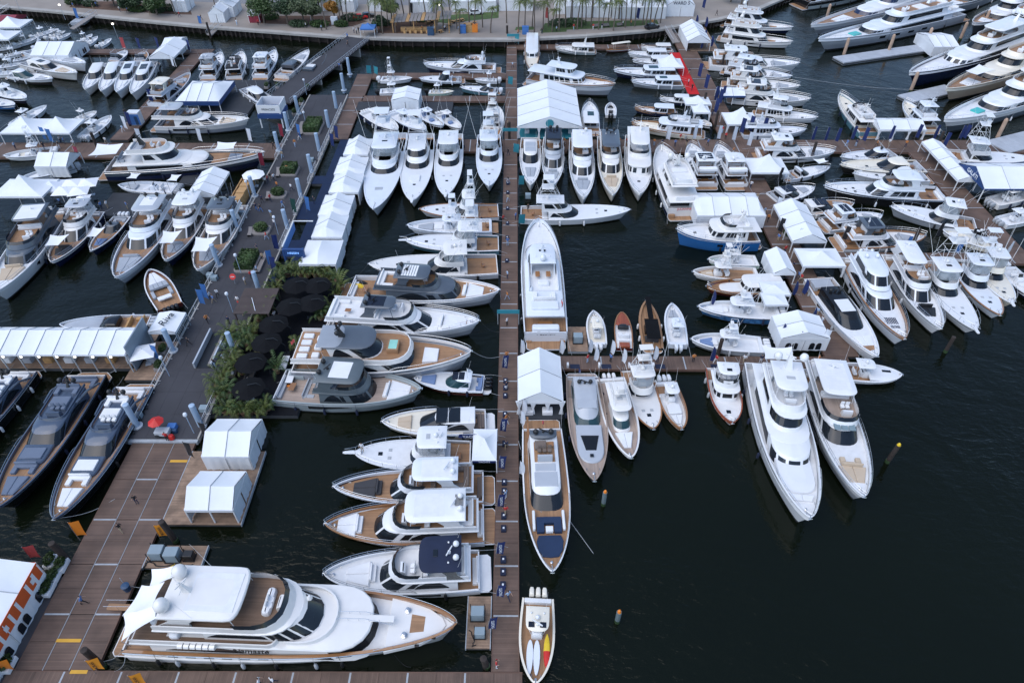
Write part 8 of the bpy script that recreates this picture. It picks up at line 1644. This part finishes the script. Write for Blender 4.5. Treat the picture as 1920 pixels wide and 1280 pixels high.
# ---------------------------------------------------------------- plants
def frond(mb, o, az, l, lift, droop, n=9, w=.45):
  d = Vector((math.cos(az), math.sin(az), 0)); sd_ = Vector((-d.y, d.x, 0)); sp = []
  for i in range(n + 1):
    q = i / n; sp.append(o + d * (l * q * (1 - .18 * q * q)) + Vector((0, 0, lift * math.sin(q * 1.7) * l - droop * l * q * q)))
  for i in range(n):
    a, b = sp[i], sp[i + 1]; t = (b - a); q = (i + .5) / n; ww = w * math.sin(math.pi * (.1 + .85 * q)) ** .7
    for s in (1, -1):
      tip = (a + b) / 2 + sd_ * s * ww + t * .9 - Vector((0, 0, ww * .45)); mb.poly([a, a + t * .75, tip] if s > 0 else [a + t * .75, a, tip])
def palm_tree_mesh(seed, h):
  r = random.Random(seed); tr = MB(); bend = r.uniform(-.8, .8), r.uniform(-.5, .5)
  pts = [Vector((bend[0] * (i / 6) ** 2, bend[1] * (i / 6) ** 2, h * i / 6)) for i in range(7)]; tr.tube(pts, .2, 7, r2=.12)
  cr = MB()
  for i in range(20): frond(cr, pts[-1], i * 2.4 + r.uniform(-.2, .2), r.uniform(2.3, 3.0), r.uniform(.0, .55), r.uniform(.35, .75), 9, .5)
  return tr, cr
def to_mesh(mb, name, m, smooth=False):
  o = mb.build(name, m, None, smooth=smooth); me = o.data; bpy.data.objects.remove(o); return me
def leafy(mb, c, rx, ry, rz, n, s, r, flat=False):
  for _ in range(n):
    while True:
      v = Vector((r.uniform(-1, 1), r.uniform(-1, 1), r.uniform(-.75, 1)))
      if .35 < v.length < 1: break
    k = v.length; v = v * (1 if k > .6 else 1.3)
    p = c + Vector((v.x * rx, v.y * ry, v.z * rz)); a = Vector((r.uniform(-1, 1), r.uniform(-1, 1), r.uniform(-.6, .8))).normalized(); b = a.orthogonal().normalized(); ss = s * r.uniform(.6, 1.3)
    mb.poly([p - a * ss, p + b * ss * .55, p + a * ss, p - b * ss * .55])
def plants():
  # coconut palms on the waterfront
  base = [palm_tree_mesh(i, h) for i, h in enumerate((7.5, 8.5, 6.5, 9.0))]
  T = [to_mesh(a, 'trunk', 'bark', True) for a, b in base]; C = [to_mesh(b, 'crown', 'leaf_palm') for a, b in base]
  r = random.Random(11)
  spots = [(972, 60), (984, 58), (998, 52), (1002, 62), (1018, 56), (1035, 60), (1048, 58), (1060, 52), (1072, 48), (1090, 52), (1108, 50), (1122, 56), (1130, 50), (1150, 58), (1165, 48), (1172, 52), (1190, 50), (1205, 46), (1218, 52), (1238, 44), (1070, 36), (1110, 34), (1160, 36), (1200, 34), (1240, 32), (706, 60), (718, 64), (736, 56), (728, 50), (742, 62), (745, 44), (815, 50), (818, 62), (845, 42), (857, 55), (862, 64), (880, 44), (905, 52), (950, 44), (612, 56), (640, 48), (645, 40), (652, 46), (1400, 14), (1390, 8), (1028, 50), (1042, 46), (1082, 56), (1098, 46), (1140, 44), (1182, 44), (1210, 54), (1226, 48), (770, 50), (800, 46), (832, 58), (890, 60), (920, 62), (694, 40), (758, 34), (330, 28), (408, 28), (430, 26)]
  zn = {}
  for i, (x, y) in enumerate(sorted(spots)):
    z_ = 'at the far left tents' if x < 500 else 'at the gangway head' if x < 680 else 'around the beach bar' if x < 900 else 'right of the long tents' if x > 1300 else 'behind the palm lawn' if y < 38 else 'on the palm lawn'; zn[z_] = zn.get(z_, -1) + 1
    c = P(x, y, 2.2); t = empty('palm_tree', c, r.uniform(0, 6.28), label='slender coconut palm %s, %s from the left' % (z_, ORD[zn[z_]]), cat='palm tree', group='coconut palms along the waterfront'); k = i % 4; link('trunk', T[k], t); link('crown', C[k], t); s = r.uniform(.85, 1.15); t.scale = (s, s, s)
  # broad trees at the upper left
  for i, (x, y, h, rr_, m, lb) in enumerate([(496, 44, 6.2, 4.6, 'leaf', 'round green tree left of the gangway head'), (540, 46, 6.0, 4.2, 'leaf_dark', 'dark green tree second from the gangway'), (570, 46, 6.4, 4.2, 'leaf_olive', 'multi-stemmed olive green tree'), (588, 47, 5.8, 3.4, 'leaf_olive', 'slender olive green tree beside the round sign'), (628, 40, 5.0, 2.2, 'leaf_autumn', 'small tree with orange yellow leaves'), (250, 22, 4.2, 3.4, 'leaf_dark', 'dark tree at upper left near the yellow stall'), (295, 28, 4.6, 3.8, 'leaf', 'broad green tree at upper left over the bed'), (215, 12, 3.8, 3.0, 'leaf_dark', 'dark tree cut by the top edge at upper left'), (714, 58, 3.5, 2.4, 'leaf_dark', 'low dark tree at the beach bar'), (980, 20, 6, 2.5, 'leaf_olive', 'small tree behind the centre dock palms'), (145, 10, 3.8, 3.0, 'leaf_dark', 'dark tree at the far upper left corner'), (272, 14, 4.4, 3.6, 'leaf_dark', 'dark tree behind the upper left bed'), (338, 18, 4.2, 3, 'leaf', 'green tree left of the seawall booth'), (515, 22, 8, 4, 'leaf_dark', 'tall dark tree behind the round tree'), (560, 20, 7.5, 4, 'leaf_dark', 'dark tree behind the olive trees'), (600, 26, 7, 3.4, 'leaf', 'green tree behind the small orange tree'), (735, 40, 5, 2.6, 'leaf_dark', 'dark tree behind the beach bar'), (1370, 4, 5, 3, 'leaf_dark', 'dark tree at the right end of the waterfront')]):
    c = P(x, y, 2.2); t = empty('broadleaf_tree', c, 0, label=lb, cat='tree'); mb = MB(); rr = random.Random(i)
    mb.tube([(0, 0, 0), (.1, 0, h * .45)], .28, 7, r2=.2)
    for k in range(6): a = k * 1.05; mb.tube([(.1, 0, h * .4), (rr_ * .4 * math.cos(a), rr_ * .4 * math.sin(a), h * .62), (rr_ * .75 * math.cos(a), rr_ * .75 * math.sin(a), h * .8)], .11, 5, r2=.03)
    mb.build('trunk', 'bark', t); mb = MB()
    for k in range(16):
      a = rr.uniform(0, 6.28); d = rr.uniform(.1, .85) * rr_; leafy(mb, Vector((d * math.cos(a), d * math.sin(a), h * rr.uniform(.6, .98))), rr_ * .42, rr_ * .42, rr_ * .3, 190, .3, rr)
    mb.build('crown', m, t, smooth=False)
  # shrubs on the waterfront
  for i, (x, y, w_, lb) in enumerate([(140, 8, 3, 'shrub at the left end of the upper bed'), (170, 12, 2.5, 'low shrub in the upper left bed'), (258, 22, 3, 'dark shrub under the upper left trees'), (318, 20, 2.5, 'shrub beside the upper left lawn'), (506, 36, 3, 'shrub under the round tree'), (560, 50, 3, 'long shrub beside the gangway bed'), (600, 50, 3, 'shrub right of the olive trees'), (660, 38, 3.5, 'dense shrub at the gangway head'), (640, 50, 2.2, 'small shrub at the gangway head'), (718, 48, 2.6, 'round bush left of the beach bar'), (792, 40, 3, 'bush behind the beach bar'), (1052, 48, 4, 'hedge clump on the palm lawn, left'), (1075, 47, 4, 'hedge clump on the palm lawn, right'), (295, 24, 2.5, 'small shrub under the broad green tree')]):
    c = P(x, y, 2.2); t = empty('shrub', c, 0, label=lb, cat='shrub'); mb = MB(); rr = random.Random(40 + i); leafy(mb, Vector((0, 0, .8)), w_, w_ * .6, 1.0, 700, .26, rr); mb.build('foliage', 'leaf_dark' if i % 2 else 'leaf', t, smooth=False); mb = MB(); mb.tube([(0, 0, -.02), (0, 0, .7)], .08, 5); mb.build('stem', 'bark', t)
  # potted palms of the terrace
  pm = []
  for s in range(3):
    rr = random.Random(90 + s); mb = MB()
    for k in range(18): frond(mb, Vector((rr.uniform(-.12, .12), rr.uniform(-.12, .12), .55)), k * 2.4 + rr.uniform(-.3, .3), rr.uniform(1.1, 1.9), rr.uniform(.4, 1.2), rr.uniform(.3, .8), 11, .26)
    pm.append(to_mesh(mb, 'foliage', ['leaf_palm', 'leaf', 'leaf_palm'][s]))
  mb = MB(); mb.lathe(0, 0, [(.3, 0), (.42, .5), (.46, .55), (.4, .56), (.38, .5), (.02, .5)], 10); pot = to_mesh(mb, 'pot', 'pot', True)
  zr = [(424, 775), (434, 774), (446, 778), (460, 777), (472, 776), (485, 777), (497, 775), (503, 768), (408, 745), (416, 742), (428, 742), (412, 728), (420, 712), (428, 698), (436, 690), (440, 676), (447, 662), (432, 640), (444, 640), (456, 642), (470, 636), (478, 626), (486, 600), (492, 590), (500, 585), (508, 575), (512, 560), (520, 545), (524, 530), (530, 522), (540, 518), (552, 516), (565, 518), (578, 518), (592, 518), (606, 520), (618, 526), (634, 530), (640, 542), (632, 555), (602, 598), (612, 592), (622, 588), (522, 697), (560, 655), (484, 660), (466, 650), (455, 700)]
  zn = {}
  for i, (x, y) in enumerate(zr):
    z_ = 'along the near edge' if y > 760 else 'along the far edge' if y < 545 and x > 515 else 'by the yacht sterns' if x > 515 and y > 545 else 'along the left edge'; zn[z_] = zn.get(z_, -1) + 1
    c = P(x, y, .71); t = empty('potted_palm', c, r.uniform(0, 6), label='bushy potted palm on the black terrace %s, %s in line' % (z_, ORD[zn[z_]]), cat='potted plant', group='potted palms around the terrace'); link('foliage', pm[i % 3], t); link('pot', pot, t); s = r.uniform(1.0, 1.5); t.scale = (s, s, s)
  # planters with benches on the promenade
  for i, (x, y, w_, l_, h_, lb) in enumerate([(458, 510, 1.5, 4.6, 1.2, 'clipped box hedge planter with long bench by the red sign'), (488, 440, 1.3, 2.2, 1.3, 'round shrub planter with L-shaped bench'), (520, 372, 1.3, 2.0, 1.2, 'round shrub planter with curved bench'), (540, 330, 1.5, 3.2, 1.2, 'oval hedge planter with curved bench'), (583, 252, 1.7, 5.5, 1.3, 'long hedge planter near the cross dock'), (490, 452, .6, .6, .4, 'small shrub beside the L-shaped bench')][:5]):
    c = P(x, y, .9); t = empty('planter', c, 0, label=lb, cat='planter'); one('planter_kerb', 'bench_grey', t, 'rbox', -w_ - .3, w_ + .3, -.3, l_ + .3, 0, .4, .1, .6)
    mb = MB(); rr = random.Random(i)
    if i in (0, 3, 4):
      mb.rbox(-w_ + .25, w_ - .25, .3, l_ - .2, .35, h_ + .1, .3, .5)
      for _ in range(2200):
        f = rr.randrange(5); u, v = rr.uniform(-1, 1), rr.uniform(0, 1); p = [Vector((u * (w_ - .1), v * l_, h_ + .2)), Vector((-w_ + .1, v * l_, .4 + (u + 1) / 2 * h_)), Vector((w_ - .1, v * l_, .4 + (u + 1) / 2 * h_)), Vector((u * (w_ - .1), .1, .4 + v * h_)), Vector((u * (w_ - .1), l_ - .05, .4 + v * h_))][f]
        a = Vector((rr.uniform(-1, 1), rr.uniform(-1, 1), rr.uniform(-1, 1))).normalized(); b = a.orthogonal(); mb.poly([p - a * .13, p + b * .08, p + a * .13, p - b * .08])
    else: leafy(mb, Vector((0, l_ / 2, .95)), w_, l_ * .55, .8, 1500, .16, rr)
    mb.build('hedge', 'leaf', t, smooth=False)
    pts = [(-w_ - .9 + .5 * math.cos(k * .5), -.8 + k * .9) for k in range(int(l_ / .9) + 2)] if i != 0 else [(w_ + .9, -.5 + k * 1.2) for k in range(6)]
    mb = MB(); rows = [[(a - .35, b, .45), (a + .35, b, .45)] for a, b in pts]; mb.grid(rows); mb.grid([[(a - .35, b, .45) for a, b in pts], [(a - .3, b, 0) for a, b in pts]]); mb.grid([[(a + .3, b, 0) for a, b in pts], [(a + .35, b, .45) for a, b in pts]]); mb.build('bench_seat', 'bench_grey', t)
  # planter boxes of the orange stand and other stands
  rr = random.Random(6)
  for i, (x, y, lb) in enumerate([(118, 1062, 'white planter box, far corner of the orange stand'), (103, 1085, 'white planter box, second at the orange stand'), (92, 1107, 'white planter box, third at the orange stand'), (18, 1248, 'planter near the bottom left corner'), (98, 1055, 'planter box turned sideways at the orange stand'), (501, 165, 'long planter on the dark platform, left'), (522, 165, 'long planter on the dark platform, right'), (578, 168, 'planter by the gangway foot'), (566, 195, 'tall planter beside the gangway railing'), (553, 215, 'tall planter at the gangway end'), (308, 660, 'green planter strip beside the square parasol'), (300, 690, 'low planter beside the railing near the pavilion'), (1472, 445, 'planter at the narrow marquee'), (1480, 420, 'green planter along the narrow marquee')]):
    c = P(x, y, .62); t = empty('planter_box', c, 0, label=lb, cat='planter'); one('box', 'white' if i < 5 else 'bench_grey', t, 'rbox', -.5, .5, -.8, .8, 0, .6, .05); mb = MB(); leafy(mb, Vector((0, 0, .95)), .5, .85, .5, 380, .14, rr); mb.build('foliage', 'leaf', t, smooth=False)
def landside():
  # beach bar
  c = P(790, 62, 2.2); t = empty('beach_bar', c, 0, label='timber beach bar with slatted slanting roof on the waterfront', cat='pavilion')
  for a in (-8, -2, 4, 8):
    for b in (0, 6): one('bar_post', 'timber', t, 'box', a - .12, a + .12, b - .12, b + .12, 0, 2.8 + .25 * (a + 8) / 4)
  for i in range(16): one('roof_slat', 'bench_grey' if i % 4 else 'timber', t, 'box', -8.5 + i * 1.08, -7.6 + i * 1.08, -.5, 6.5, 2.9 + i * .07, 3.0 + i * .07)
  one('bar_counter', 'timber', t, 'rbox', -6, 4, 1, 2, 0, 1.1, .05)
  for i in range(6): one('bar_stool', 'timber', t, 'rbox', -5 + i * 1.6, -4.4 + i * 1.6, -.6, 0, 0, .75, .05)
  rr = random.Random(8)
  for i in range(12):
    x, y = 802 + i * 8, rr.uniform(40, 62); c = P(x, y, 2.2); t = empty('picnic_table', c, rr.uniform(0, 3), label='small timber table on the beach bar terrace, %s from the left' % ORD[i], cat='table', group='tables of the beach bar'); one('table_top', 'timber', t, 'box', -.6, .6, -.4, .4, .68, .75); one('table_leg', 'black', t, 'box', -.4, -.3, -.3, .3, 0, .68); one('table_leg', 'black', t, 'box', .3, .4, -.3, .3, 0, .68); one('seat_plank', 'timber', t, 'box', -.6, .6, -.85, -.6, .4, .46); one('seat_plank', 'timber', t, 'box', -.6, .6, .6, .85, .4, .46)
  for i, (x, y, m, lb) in enumerate(((868, 62, 'flag_blue', 'blue display crate beside the timber crates'), (880, 60, 'timber', 'pale timber crate, left of the pair'), (890, 60, 'orange', 'orange timber crate, right of the pair'), (808, 66, 'bluebin', 'dark blue crate below the beach bar'), (985, 64, 'flag_blue', 'blue bin at the head of the centre dock'), (628, 46, 'flag_white', 'pale blue upright booth by the trees'))):
    c = P(x, y, 2.2); t = empty('crate', c, 0, label=lb, cat='crate'); one('crate_body', m, t, 'rbox', -.9, .9, -.6, .6, 0, 2.0, .05); one('crate_lid', m, t, 'box', -.95, .95, -.65, .65, 2.0, 2.08)
  def car(px, py, m, lb, rz):
    c = P(px, py, 2.21); t = empty('parked_car', c, rz, label=lb, cat='car'); mb = MB()
    s = lambda x, w_, z0, z1: [(x, -w_, z0), (x, w_, z0), (x, w_ * .95, z1), (x, -w_ * .95, z1)]
    mb.loft([s(-2.2, .75, .4, .8), s(-2.0, .86, .3, .95), s(-.9, .9, .3, 1.0), s(.9, .9, .3, 1.0), s(1.9, .86, .3, .85), s(2.2, .72, .4, .7)]); mb.build('car_body', m, t)
    mb = MB(); q = lambda z, a, b, w_: [(a, -w_, z), (b, -w_, z), (b, w_, z), (a, w_, z)]; mb.loft([q(.95, -1.7, 1.1, .82), q(1.4, -1.2, .4, .68)]); mb.build('car_glasshouse', 'glass', t); mb = MB(); mb.loft([q(1.39, -1.2, .4, .69), q(1.45, -1.1, .3, .6)]); mb.build('car_roof', m, t)
    for a in (-1.4, 1.4):
      for b in (-.85, .85): mb = MB(); mb.tube([(a, b - .1, .33), (a, b + .1, .33)], .33, 10); mb.build('wheel', 'black', t)
  car(892, 27, 'white', 'white car parked beside the road lawn', .2); car(676, 36, 'red', 'red car parked behind the blue pop-up tent', .3); car(690, 33, 'black_gel', 'black car parked beside the red one', .3); car(1222, 54, 'black_gel', 'dark low vehicle on the seawall right of the palms', .4)
  for i, (x, y) in enumerate(((1118, 52), (1137, 51), (1162, 50))):
    c = P(x, y, 2.22); t = empty('park_bench', c, .3, label=['bench on the palm lawn, left one', 'bench on the palm lawn, middle one', 'bench on the palm lawn, right one'][i], cat='bench')
    for k in range(4): one('slat', 'bench_grey', t, 'box', -.9, .9, -.3 + k * .16, -.18 + k * .16, .42, .46)
    one('backrest', 'bench_grey', t, 'box', -.9, .9, .35, .4, .45, .9)
    for sx in (-.7, .7): one('leg', 'black', t, 'box', sx - .05, sx + .05, -.3, .38, 0, .42)
  # small gangways from the seawall
  for a, b, lb in (((135, 54), (178, 26), 'grey metal gangway at far left'), ((392, 66), (412, 46), 'grey metal gangway in front of the seawall booth'), ((1268, 80), (1252, 54), 'grey metal gangway near the seawall marquee'), ((-5, 28), (16, 16), 'grey metal gangway cut by the left edge')):
    A, B = P(*a, .7), P(*b, 2.4); d = B - A; L_ = Vector((d.x, d.y)).length; t = empty('gangway', (A.x, A.y, 0), math.atan2(d.y, d.x), label=lb, cat='gangway'); mb = MB(); q = lambda x, z: [(x, -1, z - .2), (x, 1, z - .2), (x, 1, z), (x, -1, z)]; mb.loft([q(0, .7), q(L_, 2.4)]); mb.build('gangway_deck', 'bench_grey', t)
    for sg in (1, -1):
      mb = MB(); mb.tube([(0, sg, 1.7), (L_, sg, 3.4)], .05, 4); [mb.tube([(L_ * k / 8, sg, .7 + 1.7 * k / 8), (L_ * k / 8, sg, 1.7 + 1.7 * k / 8)], .035, 4) for k in range(9)]; mb.build('handrail', 'galv', t)
  slab = empty('dock_end_platform', P(160, 40, .6), 0, label='floating pad at the foot of the far left gangway', cat='dock', kind='structure'); one('pad', 'concrete_float', slab, 'box', -3, 1, -3, .5, -.2, .6)
water(); docks(); land()
people(); namaste(); fleet_centre(); fleet_right(); fleet_topright(); fleet_right2(); fleet_left()
tents(); dockside(); moorings(); plants(); landside()
for o in list(bpy.data.objects):
  if '_dims' in o: del o['_dims']
